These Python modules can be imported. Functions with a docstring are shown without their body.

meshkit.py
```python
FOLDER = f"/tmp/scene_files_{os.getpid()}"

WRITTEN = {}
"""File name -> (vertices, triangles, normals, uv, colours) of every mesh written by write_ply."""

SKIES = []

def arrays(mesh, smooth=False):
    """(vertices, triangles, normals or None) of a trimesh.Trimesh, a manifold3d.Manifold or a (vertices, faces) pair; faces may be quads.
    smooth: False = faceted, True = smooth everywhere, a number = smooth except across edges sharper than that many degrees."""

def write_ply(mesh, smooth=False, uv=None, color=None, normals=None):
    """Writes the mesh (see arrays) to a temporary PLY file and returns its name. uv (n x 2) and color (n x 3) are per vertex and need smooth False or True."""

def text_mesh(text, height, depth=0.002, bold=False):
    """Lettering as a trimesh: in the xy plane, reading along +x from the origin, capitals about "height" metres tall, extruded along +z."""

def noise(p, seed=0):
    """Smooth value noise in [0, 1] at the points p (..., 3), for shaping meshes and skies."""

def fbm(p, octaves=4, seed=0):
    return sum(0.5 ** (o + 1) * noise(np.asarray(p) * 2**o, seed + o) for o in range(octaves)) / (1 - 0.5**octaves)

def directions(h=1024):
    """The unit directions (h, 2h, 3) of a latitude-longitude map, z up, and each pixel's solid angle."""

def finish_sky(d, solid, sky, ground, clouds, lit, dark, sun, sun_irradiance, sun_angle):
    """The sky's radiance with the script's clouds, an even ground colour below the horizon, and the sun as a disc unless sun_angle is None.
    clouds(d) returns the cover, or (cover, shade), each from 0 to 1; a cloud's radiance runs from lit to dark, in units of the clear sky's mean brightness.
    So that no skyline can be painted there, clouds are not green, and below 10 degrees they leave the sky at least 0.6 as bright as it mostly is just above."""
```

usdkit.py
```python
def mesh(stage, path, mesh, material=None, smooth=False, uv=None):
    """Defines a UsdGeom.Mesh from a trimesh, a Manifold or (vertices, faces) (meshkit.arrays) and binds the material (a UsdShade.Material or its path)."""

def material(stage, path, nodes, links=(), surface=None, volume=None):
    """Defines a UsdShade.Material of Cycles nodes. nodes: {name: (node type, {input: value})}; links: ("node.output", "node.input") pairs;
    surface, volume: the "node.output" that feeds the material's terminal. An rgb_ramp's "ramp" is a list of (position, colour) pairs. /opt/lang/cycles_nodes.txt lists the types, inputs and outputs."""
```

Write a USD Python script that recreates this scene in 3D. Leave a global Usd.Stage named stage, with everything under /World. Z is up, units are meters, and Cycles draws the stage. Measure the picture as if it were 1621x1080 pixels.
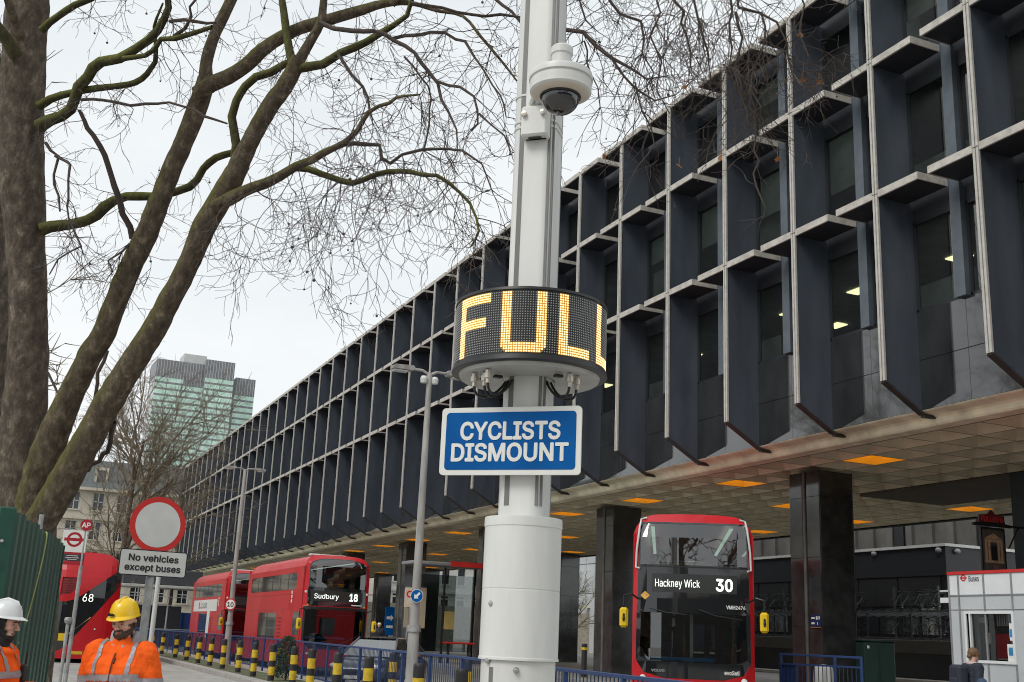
import math, random
import numpy as np
import trimesh
import shapely.geometry as sg
from shapely import affinity
from shapely.ops import unary_union
import manifold3d as m3
import meshkit, usdkit
from pxr import Usd, UsdGeom, UsdLux, UsdShade, Gf, Sdf

PI = math.pi
stage = Usd.Stage.CreateInMemory()
UsdGeom.SetStageUpAxis(stage, 'Z')
UsdGeom.SetStageMetersPerUnit(stage, 1.0)
UsdGeom.Xform.Define(stage, '/World')
UsdGeom.Scope.Define(stage, '/World/Looks')

# ---------------------------------------------------------------- camera
# world: X right (into the office block), Y along its front, Z up; the photographer stands at the origin
FOC, YAW, PITCH, ROLL, EYE = 1783.7, math.radians(23.73), math.radians(14.759), math.radians(2.471), 1.65
fw = np.array([math.sin(YAW) * math.cos(PITCH), math.cos(YAW) * math.cos(PITCH), math.sin(PITCH)])
r0 = np.array([math.cos(YAW), -math.sin(YAW), 0.0])
u0 = np.cross(r0, fw)
rt = math.cos(ROLL) * r0 + math.sin(ROLL) * u0
up = -math.sin(ROLL) * r0 + math.cos(ROLL) * u0
cam = UsdGeom.Camera.Define(stage, '/World/camera')
cam.CreateHorizontalApertureAttr(36.0)
cam.CreateVerticalApertureAttr(36.0 * 682 / 1024)
cam.CreateFocalLengthAttr(36.0 * FOC / 1621)
cam.CreateClippingRangeAttr(Gf.Vec2f(0.1, 3000))
M = Gf.Matrix4d(*[float(v) for v in (*rt, 0, *up, 0, *(-fw), 0, 0, 0, EYE, 1)])
UsdGeom.Xformable(cam).AddTransformOp().Set(M)
cam.CreateExposureAttr(EXPOSURE := 0.17)


def at(x, y, d):
    """The point d metres ahead that the photograph shows at pixel (x, y)."""
    return np.array([0, 0, EYE]) + d * (fw + rt * (x - 810.5) / FOC - up * (y - 540.0) / FOC)


# ---------------------------------------------------------------- sky and sun (bright overcast)
SUN = np.array([-0.62, -0.28, 0.73]); SUN /= np.linalg.norm(SUN)
dome = UsdLux.DomeLight.Define(stage, '/World/sky')
dome.CreateIntensityAttr(1.0)
dome.GetPrim().SetCustomDataByKey('kind', 'structure')
sky = usdkit.material(stage, '/World/Looks/overcast_sky', {
    'sky': ('sky_texture', {'sky_type': 'single_scattering', 'sun_disc': False, 'sun_elevation': float(math.asin(SUN[2])), 'sun_rotation': float(math.atan2(SUN[0], SUN[1])), 'aerosol_density': 3.0}),
    'tc': ('texture_coordinate', {}),
    'mp': ('mapping', {'scale': (1.0, 1.0, 2.6)}),
    'n': ('noise_texture', {'scale': 1.7, 'detail': 5.0, 'roughness': 0.5}),
    'r': ('rgb_ramp', {'ramp': [(0.32, (7.7, 8.35, 8.75)), (0.52, (9.1, 9.5, 9.7)), (0.70, (10.3, 10.5, 10.5))]}),
    'm': ('mix', {'fac': 0.93}),
    'b': ('background_shader', {'strength': 0.09}),
}, [('tc.generated', 'mp.vector'), ('mp.vector', 'n.vector'), ('n.fac', 'r.fac'), ('sky.color', 'm.color1'), ('r.color', 'm.color2'), ('m.color', 'b.color')], surface='b.background')
UsdShade.MaterialBindingAPI.Apply(dome.GetPrim()).Bind(sky)
sun = UsdLux.DistantLight.Define(stage, '/World/sun')
sun.CreateIntensityAttr(0.40); sun.CreateAngleAttr(25.0); sun.CreateNormalizeAttr(True)
sun.CreateColorAttr(Gf.Vec3f(1.0, 0.97, 0.93))
zax = SUN; xax = np.cross([0, 0, 1.0], zax); xax /= np.linalg.norm(xax); yax = np.cross(zax, xax)
UsdGeom.Xformable(sun).AddTransformOp().Set(Gf.Matrix4d(*[float(v) for v in (*xax, 0, *yax, 0, *zax, 0, 0, 0, 30, 1)]))

# ---------------------------------------------------------------- naming
COUNT = {}


def numbered(path):
    k = COUNT.get(path, 0)
    COUNT[path] = k + 1
    return path if k == 0 else f'{path}_{k:03d}'


def tag(prim, label=None, cat=None, group=None, kind=None):
    p = prim.GetPrim() if hasattr(prim, 'GetPrim') else prim
    for k, v in (('label', label), ('category', cat), ('group', group), ('kind', kind)):
        if v:
            p.SetCustomDataByKey(k, v)
    return prim


def thing(name, label, cat, loc=(0, 0, 0), rz=0.0, group=None):
    x = UsdGeom.Xform.Define(stage, numbered('/World/' + name))
    x.AddTranslateOp().Set(Gf.Vec3d(*map(float, loc)))
    if rz:
        x.AddRotateZOp().Set(float(math.degrees(rz)))
    tag(x, label, cat, group)
    return x


def copy_of(src, loc, rz=0.0, label=None, group=None):
    d = src.GetPrim().GetCustomData()
    x = thing(src.GetPrim().GetName().split('_0')[0], label or d.get('label'), d['category'], loc, rz, group or d.get('group'))
    x.GetPrim().GetReferences().AddInternalReference(src.GetPath())
    x.GetPrim().SetInstanceable(True)
    if not rz:
        x.AddRotateZOp().Set(0.0)
    return x


ORD = ['', 'first', 'second', 'third', 'fourth', 'fifth', 'sixth', 'seventh', 'eighth', 'ninth', 'tenth', 'eleventh', 'twelfth', 'thirteenth', 'fourteenth', 'fifteenth', 'sixteenth', 'seventeenth', 'eighteenth', 'nineteenth']
TENS = {2: ('twentieth', 'twenty-'), 3: ('thirtieth', 'thirty-'), 4: ('fortieth', 'forty-'), 5: ('fiftieth', 'fifty-')}


def nth(k):
    return ORD[k] if k < 20 else (TENS[k // 10][0] if k % 10 == 0 else TENS[k // 10][1] + ORD[k % 10])


# ---------------------------------------------------------------- mesh building
class MB:
    """Collects shapes and makes them one mesh."""

    def __init__(self):
        self.v, self.f, self.n = [], [], 0

    def add(self, v, f):
        v = np.asarray(v, float); f = np.asarray(f, int)
        if not len(f):
            return self
        if f.shape[1] == 4:
            f = np.vstack([f[:, [0, 1, 2]], f[:, [0, 2, 3]]])
        self.v.append(v); self.f.append(f + self.n); self.n += len(v)
        return self

    def mesh(self, m):
        return self.add(*meshkit.arrays(m)[:2])

    def box(self, x0, x1, y0, y1, z0, z1, ch=0.0):
        c = ((x0 + x1) / 2, (y0 + y1) / 2, (z0 + z1) / 2)
        return self.obox(c, np.eye(3), (abs(x1 - x0) / 2, abs(y1 - y0) / 2, abs(z1 - z0) / 2), ch)

    def obox(self, c, ax, h, ch=0.0):
        ax = np.asarray(ax, float); h = np.asarray(h, float)
        if ch <= 0:
            v = np.array([[sx, sy, sz] for sx in (-1, 1) for sy in (-1, 1) for sz in (-1, 1)]) * h
            f = [[0, 1, 3, 2], [4, 6, 7, 5], [0, 4, 5, 1], [2, 3, 7, 6], [0, 2, 6, 4], [1, 5, 7, 3]]
            return self.add(np.asarray(c) + v @ ax, f)
        ch = min(ch, h.min() * 0.9)
        pts = []
        for sx in (-1, 1):
            for sy in (-1, 1):
                for sz in (-1, 1):
                    s = np.array([sx, sy, sz])
                    for k in range(3):
                        q = h - ch; q[k] = h[k]
                        pts.append(s * q)
        hull = trimesh.Trimesh(np.array(pts)).convex_hull
        return self.add(np.asarray(c) + np.array(hull.vertices) @ ax, hull.faces)

    def rod(self, a, b, r0, r1=None, n=10, cap=True):
        return self.tube([a, b], [r0, r0 if r1 is None else r1], n, cap)

    def tube(self, pts, rad, n=8, cap=True):
        p = np.asarray(pts, float); rad = np.broadcast_to(np.asarray(rad, float), (len(p),))
        t = np.gradient(p, axis=0); t /= np.linalg.norm(t, axis=1, keepdims=True) + 1e-12
        ref = np.array([0, 0, 1.0]) if abs(t[0, 2]) < 0.9 else np.array([1.0, 0, 0])
        a = np.cross(t[0], ref); a /= np.linalg.norm(a)
        A = []
        for k in range(len(p)):
            a = a - t[k] * (a @ t[k]); a /= np.linalg.norm(a) + 1e-12
            A.append(a)
        A = np.array(A); B = np.cross(t, A)
        ang = np.arange(n) * 2 * PI / n
        v = (p[:, None] + rad[:, None, None] * (np.cos(ang)[None, :, None] * A[:, None] + np.sin(ang)[None, :, None] * B[:, None])).reshape(-1, 3)
        f = [[i * n + j, i * n + (j + 1) % n, (i + 1) * n + (j + 1) % n, (i + 1) * n + j] for i in range(len(p) - 1) for j in range(n)]
        self.add(v, f)
        if cap:
            for i, o in ((0, 1), (len(p) - 1, -1)):
                ring = v[i * n:(i + 1) * n]
                self.add(np.vstack([ring, p[i]]), [[j, n, (j + 1) % n][::o] for j in range(n)])
        return self

    def lathe(self, prof, c=(0, 0, 0), n=24, ax=None):
        """prof: (r, z) pairs, turned about z (or the frame ax) at c."""
        prof = np.asarray(prof, float); ang = np.arange(n) * 2 * PI / n
        v = np.stack([prof[:, 0, None] * np.cos(ang), prof[:, 0, None] * np.sin(ang), np.repeat(prof[:, 1, None], n, 1)], -1).reshape(-1, 3)
        f = [[i * n + j, i * n + (j + 1) % n, (i + 1) * n + (j + 1) % n, (i + 1) * n + j] for i in range(len(prof) - 1) for j in range(n)]
        if ax is not None:
            v = v @ np.asarray(ax, float)
        return self.add(v + np.asarray(c), f)

    def poly(self, P, frame, o, t):
        """A flat shapely polygon in the plane (frame rows: u, v, normal) at o, t thick along the normal."""
        for g in getattr(P, 'geoms', [P]):
            if g.is_empty or g.area < 1e-9 or g.geom_type != 'Polygon':
                continue
            m = trimesh.creation.extrude_polygon(g, t, engine='earcut')
            self.add(np.asarray(o) + np.array(m.vertices) @ np.asarray(frame, float), m.faces)
        return self

    def ball(self, c, r, sub=2):
        m = trimesh.creation.icosphere(sub, 1.0)
        return self.add(np.array(m.vertices) * np.asarray(r) + np.asarray(c), m.faces)

    def quad(self, a, b, c, d):
        return self.add([a, b, c, d], [[0, 1, 2, 3]])

    def arr(self):
        return np.vstack(self.v), np.vstack(self.f)

    def build(self, name, mat, parent=None, label=None, smooth=False, kind=None, fix=False):
        base = str(parent.GetPath()) if parent is not None else '/World'
        v, f = self.arr()
        if fix:
            tm = trimesh.Trimesh(v, f, process=True); trimesh.repair.fix_normals(tm); v, f = np.array(tm.vertices), np.array(tm.faces)
        m = usdkit.mesh(stage, numbered(base + '/' + name), (v, f), mat, smooth=smooth)
        if label or kind:
            tag(m, label, None, None, kind)
        return m


def frame(n, upv=(0, 0, 1)):
    """Rows u, v, n: a vertical plane seen from where n points, u to its reader's right."""
    n = np.asarray(n, float); n = n / np.linalg.norm(n)
    u = np.cross(upv, n); u /= np.linalg.norm(u)
    return np.array([u, np.cross(n, u), n])


def rrect(w, h, r, cx=0, cy=0):
    r = min(r, w / 2 - 1e-4, h / 2 - 1e-4)
    return sg.box(cx - w / 2 + r, cy - h / 2 + r, cx + w / 2 - r, cy + h / 2 - r).buffer(r, 6)


def text_mb(text, height, fr, c, depth=0.004, bold=True, width=None, mb=None, anchor='c'):
    """Lettering centred at c in the plane fr."""
    m = meshkit.text_mesh(text, height, depth, bold)
    v = np.array(m.vertices); lo, hi = v.min(0), v.max(0)
    if width:
        v[:, 0] *= width / (hi[0] - lo[0]); lo, hi = v.min(0), v.max(0)
    x = (lo[0] + hi[0]) / 2 if anchor == 'c' else lo[0]
    v = v - [x, height / 2, 0]
    mb = mb or MB()
    for k, (dx, dy) in enumerate(((0, 0), (1, 0), (-1, 0), (0, 1), (0, -1)) if bold else ((0, 0),)):
        mb.add(np.asarray(c) + (v + [dx * height * 0.022, dy * height * 0.022, k * 0.0003]) @ np.asarray(fr), m.faces)
    return mb


# ---------------------------------------------------------------- materials
MATS = {}


def mat(name, col, rough=0.5, metal=0.0, var=0.12, scale=3.0, bump=0.0, bscale=40.0, spec=0.5, coat=0.0, detail=4.0, stretch=None, emis=None, col2=None, ramp=(0.35, 0.65), tcoord='position'):
    c = np.array(col, float)
    a, b = (c * (1 - var), np.minimum(c * (1 + var), 1.0)) if col2 is None else (c, np.array(col2, float))
    nodes = {'g': ('geometry', {}), 'p': ('principled_bsdf', {'roughness': rough, 'metallic': metal, 'specular_ior_level': spec, 'coat_weight': coat})}
    links = []
    src = 'g.position'
    if tcoord == 'object':
        nodes['tc'] = ('texture_coordinate', {}); src = 'tc.object'
    if stretch:
        nodes['mp'] = ('mapping', {'scale': stretch}); links.append((src, 'mp.vector')); src = 'mp.vector'
    if var or col2 is not None:
        nodes['n'] = ('noise_texture', {'scale': scale, 'detail': detail, 'roughness': 0.6})
        nodes['r'] = ('rgb_ramp', {'ramp': [(ramp[0], a), (ramp[1], b)]})
        links += [(src, 'n.vector'), ('n.fac', 'r.fac'), ('r.color', 'p.base_color')]
    else:
        nodes['p'][1]['base_color'] = tuple(c)
    if bump:
        nodes['nb'] = ('noise_texture', {'scale': bscale, 'detail': 3.0})
        nodes['b'] = ('bump', {'strength': bump, 'distance': 0.02})
        links += [(src, 'nb.vector'), ('nb.fac', 'b.height'), ('b.normal', 'p.normal')]
    if emis:
        nodes['p'][1]['emission_color'] = tuple(emis[:3]); nodes['p'][1]['emission_strength'] = emis[3]
    MATS[name] = usdkit.material(stage, '/World/Looks/' + name, nodes, links, surface='p.BSDF')
    return MATS[name]


def pane(name, tint=(0.75, 0.8, 0.8), rough=0.0, ior=1.5, extra=0.0):
    """Window glass: see-through, with mirror reflections by fresnel."""
    nodes = {'t': ('transparent_bsdf', {'color': tint}), 's': ('glossy_bsdf', {'color': (1, 1, 1), 'roughness': rough}), 'f': ('fresnel', {'IOR': ior}),
             'a': ('math', {'math_type': 'add', 'value2': extra, 'use_clamp': True}), 'm': ('mix_closure', {})}
    MATS[name] = usdkit.material(stage, '/World/Looks/' + name, nodes, [('f.fac', 'a.value1'), ('a.value', 'm.fac'), ('t.BSDF', 'm.closure1'), ('s.BSDF', 'm.closure2')], surface='m.closure')
    return MATS[name]
# ---------------------------------------------------------------- palette
fin_m = mat('blue_grey_fin', (0.056, 0.067, 0.084), 0.34, var=0.22, scale=1.6, stretch=(1, 1, 0.22), spec=0.5, detail=7)
strip_m = mat('aluminium_strip', (0.44, 0.42, 0.38), 0.5, var=0.12, scale=6)
shelf_m = mat('dark_shelf', (0.022, 0.024, 0.030), 0.55, var=0.2)
shelfedge_m = mat('shelf_edge', (0.44, 0.415, 0.37), 0.6, var=0.18, scale=5)
mull_m = mat('mullion_grey', (0.085, 0.105, 0.125), 0.35, var=0.12)
granite_m = mat('polished_granite', (0.016, 0.017, 0.018), 0.055, var=0.5, scale=1.3, stretch=(1, 1, 0.4), bump=0.012, bscale=2.5, spec=0.9, coat=1.0)
pillar_m = mat('pillar_granite', (0.030, 0.031, 0.031), 0.13, var=0.4, scale=2.0, spec=0.8, coat=0.4)
pillard_m = mat('pillar_joint', (0.006, 0.006, 0.006), 0.6, var=0)
steel_m = mat('brushed_steel', (0.42, 0.42, 0.41), 0.38, 1.0, var=0.1)
pipe_m = mat('dull_pipe', (0.10, 0.095, 0.085), 0.45, var=0.2)
cream_m = mat('cream_concrete', (0.76, 0.73, 0.53), 0.8, var=0.22, scale=1.2, bump=0.15, bscale=18)
coffer_m = mat('coffer_concrete', (0.70, 0.655, 0.48), 0.8, var=0.14, scale=0.9)
joint_m = mat('dark_joint', (0.020, 0.016, 0.012), 0.8, var=0)
lampy_m = mat('amber_lamp', (0.8, 0.42, 0.04), 0.4, var=0, emis=(1.0, 0.36, 0.012, 0.22))
lampc_m = mat('amber_lamp_core', (0.9, 0.6, 0.1), 0.4, var=0, emis=(1.0, 0.64, 0.12, 7.0))
trim_m = mat('brown_trim', (0.030, 0.026, 0.024), 0.5, var=0.2)
roof_m = mat('roof_felt', (0.10, 0.10, 0.10), 0.9)
room_m = mat('office_interior', (0.20, 0.22, 0.19), 0.8, var=0.3, scale=0.8)
roomlamp_m = mat('office_lamp', (0.9, 0.85, 0.6), 0.5, var=0, emis=(1.0, 0.90, 0.50, 1.6))
frame_m = mat('window_frame', (0.020, 0.023, 0.028), 0.4, var=0)
pane_m = pane('office_glass', (0.72, 0.79, 0.76), 0.0, 1.55, 0.09)
asphalt_m = mat('asphalt', (0.19, 0.19, 0.185), 0.9, var=0.25, scale=1.0, bump=0.25, bscale=90, detail=8)
paving_m = mat('paving', (0.36, 0.345, 0.315), 0.85, var=0.2, scale=1.5, bump=0.1)
kerb_m = mat('kerb_stone', (0.34, 0.32, 0.29), 0.85)
earth_m = mat('verge', (0.10, 0.105, 0.05), 0.95, var=0.4, scale=3.0)
yline_m = mat('road_paint', (0.62, 0.52, 0.30), 0.8, var=0.25, scale=8)
wline_m = mat('white_road_paint', (0.62, 0.61, 0.58), 0.8, var=0.2, scale=8)

# ---------------------------------------------------------------- ground
def struct(name, mb, m):
    return tag(mb.build(name, m), kind='structure')


struct('ground', MB().quad((-900, -400, -0.012), (1200, -400, -0.012), (1200, 1500, -0.012), (-900, 1500, -0.012)), paving_m)
struct('road', MB().box(2.5, 7.0, -20, 118, -0.30, -0.10), asphalt_m)
struct('bus_station_road', MB().box(10.1, 18.4, -20, 118, -0.20, 0.0), asphalt_m)
struct('pavement', MB().box(-14, 2.36, -20, 118, -0.20, 0.0), paving_m)
isl = MB()
pl = [(7.0, -20), (7.0, 10), (6.2, 16), (6.75, 23), (7.35, 31), (7.5, 37), (7.5, 117), (10.1, 117), (10.1, -20)]
isl.poly(sg.Polygon(pl), np.eye(3), (0, 0, -0.35), 0.49)
struct('traffic_island', isl, paving_m)
ke = MB()
for a, b in zip(pl[1:6], pl[2:7]):
    a, b = np.array(a), np.array(b); L = np.linalg.norm(b - a); n = max(1, int(L / 0.92))
    for k in range(n):
        p, q = a + (b - a) * k / n, a + (b - a) * (k + 1) / n
        d = (q - p) / np.linalg.norm(q - p)
        ke.obox((*((p + q) / 2 - np.array([-d[1], d[0]]) * -0.06), 0.0), [[*d, 0], [-d[1], d[0], 0], [0, 0, 1]], (np.linalg.norm(q - p) / 2 - 0.004, 0.07, 0.15), 0.015)
for y in np.arange(-5, 110, 0.92):
    ke.box(2.364, 2.496, y, y + 0.912, -0.2, 0.006, 0.012)
struct('kerb', ke, kerb_m)
vg = MB().poly(sg.Polygon([(7.75, 30), (8.9, 30.5), (9.0, 66), (7.75, 66)]), np.eye(3), (0, 0, 0.146), 0.012)
struct('verge', vg, earth_m)
con = MB().box(18.4, 60, -10, 118, -0.3, 0.42, 0.02)
struct('concourse_floor', con, mat('concourse_paving', (0.20, 0.195, 0.18), 0.7, var=0.2, scale=1.5))
ln = MB()
ln.box(2.58, 2.70, -5, 110, -0.098, -0.094)
tag(ln.build('lane_line', yline_m), kind='structure')
ln = MB()
for y in np.arange(36, 70, 4.0):
    ln.box(3.1, 3.22, y, y + 1.1, -0.098, -0.094); ln.box(3.5, 3.62, y + 2, y + 2.8, -0.098, -0.094)
ln.box(4.7, 4.8, 20, 34, -0.098, -0.094)
tag(ln.build('road_markings', wline_m), kind='structure')

# ---------------------------------------------------------------- the long office block on pillars
FX, WX, SX, ZS = 17.347, 18.40, 19.172, 6.649          # fin edge, window wall, coffer edge, soffit height
Z1, Z2, Z3, ZF, ZR, ZW = 15.273, 11.925, 7.508, 6.891, 18.10, 6.95
Y0 = 27.917
I0, I1 = -7, 33
block = thing('office_block', 'long dark office block with blue-grey fins raised on black pillars', 'building')
YN, YFAR = Y0 + 3 * I0, Y0 + 3 * I1


def fin_mesh():
    b = MB()
    P = sg.Polygon([(0.03, ZR - 0.02), (0.03, Z3), (WX - FX, ZF), (WX - FX, ZR - 0.02)])
    return b.poly(P, [[1, 0, 0], [0, 0, 1], [0, -1, 0]], (FX, 0.06, 0), 0.12)


for i in range(I0, I1 + 1):
    y = Y0 + 3 * i
    b = MB()
    P = sg.Polygon([(0.03, ZR - 0.02), (0.03, Z3), (WX - FX, ZF), (WX - FX, ZR - 0.02)])
    b.poly(P, [[1, 0, 0], [0, 0, 1], [0, -1, 0]], (FX, y + 0.06, 0), 0.12)
    fin = b.build('fin', fin_m, block)
    e = MB()
    for za, zb in ((Z3, Z2 - 0.012), (Z2 + 0.012, Z1 - 0.012), (Z1 + 0.012, ZR)):
        for s in (-1, 1):
            e.box(FX - 0.025, FX + 0.03, y + s * 0.045 - 0.031, y + s * 0.045 + 0.031, za, zb)
    e.build('edge_strip', strip_m, fin)
    e = MB()
    a, c = np.array([FX + 0.01, y, Z3 - 0.02]), np.array([WX + 0.02, y, ZF - 0.02])
    d = (c - a) / np.linalg.norm(c - a)
    e.obox((a + c) / 2, [d, [0, 1, 0], np.cross(d, [0, 1, 0])], (np.linalg.norm(c - a) / 2, 0.085, 0.02))
    e.box(WX + 0.03, WX + 0.55, y - 0.06, y + 0.06, ZF - 0.08, ZF - 0.01)
    e.build('bottom_trim', trim_m, fin)

rb_ = random.Random(17)
blind_m = mat('roller_blind', (0.17, 0.19, 0.165), 0.8, var=0.15)
for i in range(I0 + 1, I1 + 1):                       # bay between fin i-1 (near) and fin i (far)
    ya, yb = Y0 + 3 * (i - 1) + 0.09, Y0 + 3 * i - 0.09
    ym = (ya + yb) / 2
    near = i < 12
    for z in (Z2, Z1, ZR):
        for p, q in ((ya, ym - 0.15), (ym + 0.15, yb)):
            s = MB().box(FX + 0.03, WX - 0.18, p + 0.03 if p > ya else p, q if q >= yb else q - 0.03, z - 0.085, z + 0.07)
            sh = s.build('shelf', shelf_m, block)
            e = MB().box(FX - 0.02, FX + 0.03, p, q, z - 0.09, z + 0.08)
            if p > ya:
                e.box(FX + 0.03, WX - 0.19, p, p + 0.03, z - 0.09, z + 0.08)
            else:
                e.box(FX + 0.03, WX - 0.19, q - 0.03, q, z - 0.09, z + 0.08)
            e.build('shelf_edge', shelfedge_m, sh)
    MB().box(WX - 0.17, WX - 0.005, ym - 0.15, ym + 0.15, 9.23, ZR - 0.1).build('mullion', mull_m, block)
    for za, zb in ((9.23, Z2 - 0.53), (Z2 + 0.55, Z1 - 0.53), (Z1 + 0.55, ZR - 0.45)):
        for p, q in ((ya - 0.03, ym - 0.15), (ym + 0.15, yb + 0.03)):
            w = MB().quad((WX + 0.03, q, za), (WX + 0.03, p, za), (WX + 0.03, p, zb), (WX + 0.03, q, zb)).build('window', pane_m, block)
            fr = MB()
            for u, v in ((p, p + 0.05), (q - 0.05, q)):
                fr.box(WX - 0.02, WX + 0.06, u, v, za, zb)
            fr.box(WX - 0.02, WX + 0.06, p, q, za, za + 0.06); fr.box(WX - 0.02, WX + 0.06, p, q, zb - 0.06, zb)
            fr.build('frame', frame_m, w)
            if rb_.random() < 0.42:
                h_ = (zb - za) * rb_.choice((0.25, 0.4, 0.55, 0.7))
                MB().box(WX + 0.10, WX + 0.115, p + 0.06, q - 0.06, zb - h_, zb - 0.06).build('blind', blind_m, w)
    for p, q in ((ya - 0.03, ym - 0.004), (ym + 0.004, yb + 0.03)):
        MB().box(WX - 0.035, WX + 0.05, p, q, ZW, 8.09, 0.004).build('granite_panel', granite_m, block)
        MB().box(WX - 0.035, WX + 0.05, p, q, 8.10, 9.225, 0.004).build('granite_panel', granite_m, block)
wl = MB()
for za, zb in ((Z2 - 0.53, Z2 + 0.55), (Z1 - 0.53, Z1 + 0.55), (ZR - 0.45, ZR + 0.06)):
    wl.box(WX, WX + 0.1, YN, YFAR, za, zb)
wl.box(WX + 0.055, WX + 0.15, YN, YFAR, ZW, 9.22)
wl.build('spandrel', shelf_m, block)
tp = MB().box(WX - 0.02, 33.0, YN, YFAR, ZR + 0.07, ZR + 0.25)
tp.build('roof', roof_m, block)
inn = MB()
for z in (9.0, Z2 + 0.2, Z1 + 0.2):
    inn.box(WX + 0.12, 27, YN + 0.1, YFAR - 0.1, z - 0.3, z)
for z in (Z2 - 0.42, Z1 - 0.42, ZR - 0.34):
    inn.box(WX + 0.12, 27, YN + 0.1, YFAR - 0.1, z, z + 0.05)
inn.box(26.5, 27, YN, YFAR, 8, ZR)
rw = random.Random(4)
for y in np.arange(YN + 4, YFAR, 6.0):
    for z in (9.0, Z2 + 0.2, Z1 + 0.2):
        inn.box(WX + 0.5, WX + 1.3, y + rw.uniform(0, 2), y + rw.uniform(2.3, 3.4), z, z + rw.uniform(0.8, 1.7))
inn.build('office_rooms', room_m, block)
ew = MB().box(WX + 0.06, 33, YN - 0.3, YN, ZS, ZR + 0.05).box(WX + 0.06, 33, YFAR, YFAR + 0.3, ZS, ZR + 0.05).box(32.7, 33, YN, YFAR, ZS, ZR + 0.05)
ew.build('outer_wall', shelf_m, block)
for i, z, dx, dy in ((-2, Z2, 2.6, -0.2), (-3, Z2, 2.3, 0.2), (-3, Z2, 4.5, -0.8), (-1, Z2, 2.4, 0.3), (0, Z2, 2.2, 0.1), (0, Z2, 4.2, 0.4), (2, Z2, 2.6, 0), (-3, Z1, 2.0, -0.9), (-1, Z1, 2.0, 0.2), (1, ZR, 2.2, 0), (-4, Z2, 3, 0), (4, Z2, 2.4, 0), (5, Z1, 2.3, 0)):
    y = Y0 + 3 * i - 1.5 + dy; zc = z - (0.43 if z < ZR else 0.35)
    MB().box(WX + dx, WX + dx + 0.4, y - 0.28, y + 0.28, zc - 0.03, zc - 0.002).build('interior_lamp', roomlamp_m, block)
band = MB()
prof = [(WX - 0.03, ZW - 0.005), (WX + 0.02, ZW - 0.03), (WX + 0.30, ZW - 0.075), (WX + 0.37, ZW - 0.12), (WX + 0.40, ZS + 0.07), (WX + 0.45, ZS + 0.03), (SX - 0.02, ZS + 0.0), (SX - 0.02, ZW + 0.2), (WX + 0.06, ZW + 0.2)]
for k, y in enumerate(np.arange(YN, YFAR, 6.0)):
    band = MB().poly(sg.Polygon(prof), [[1, 0, 0], [0, 0, 1], [0, -1, 0]], (0, min(y + 6.0, YFAR) - 0.006, 0), min(6.0, YFAR - y) - 0.012)
    band.build('edge_beam', cream_m, block)

# coffered soffit: 1.2 m pyramids, some of them lamps
CY0 = 21.582 + 1.2 * 0
cells = []
for j in range(0, 11):
    for k in range(-15, 88):
        xa, ya = SX + 1.2 * j, CY0 + 1.2 * k
        if ya < YN or ya + 1.2 > YFAR:
            continue
        if 5 <= j < 8 and ya < 28:                     # a plain flat bay
            continue
        lamp = (j in (1, 5, 9)) and (k % 5 == (1 if j != 5 else 4))
        cells.append((math.hypot(xa, ya), xa, ya, lamp))
cells.sort()


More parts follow.
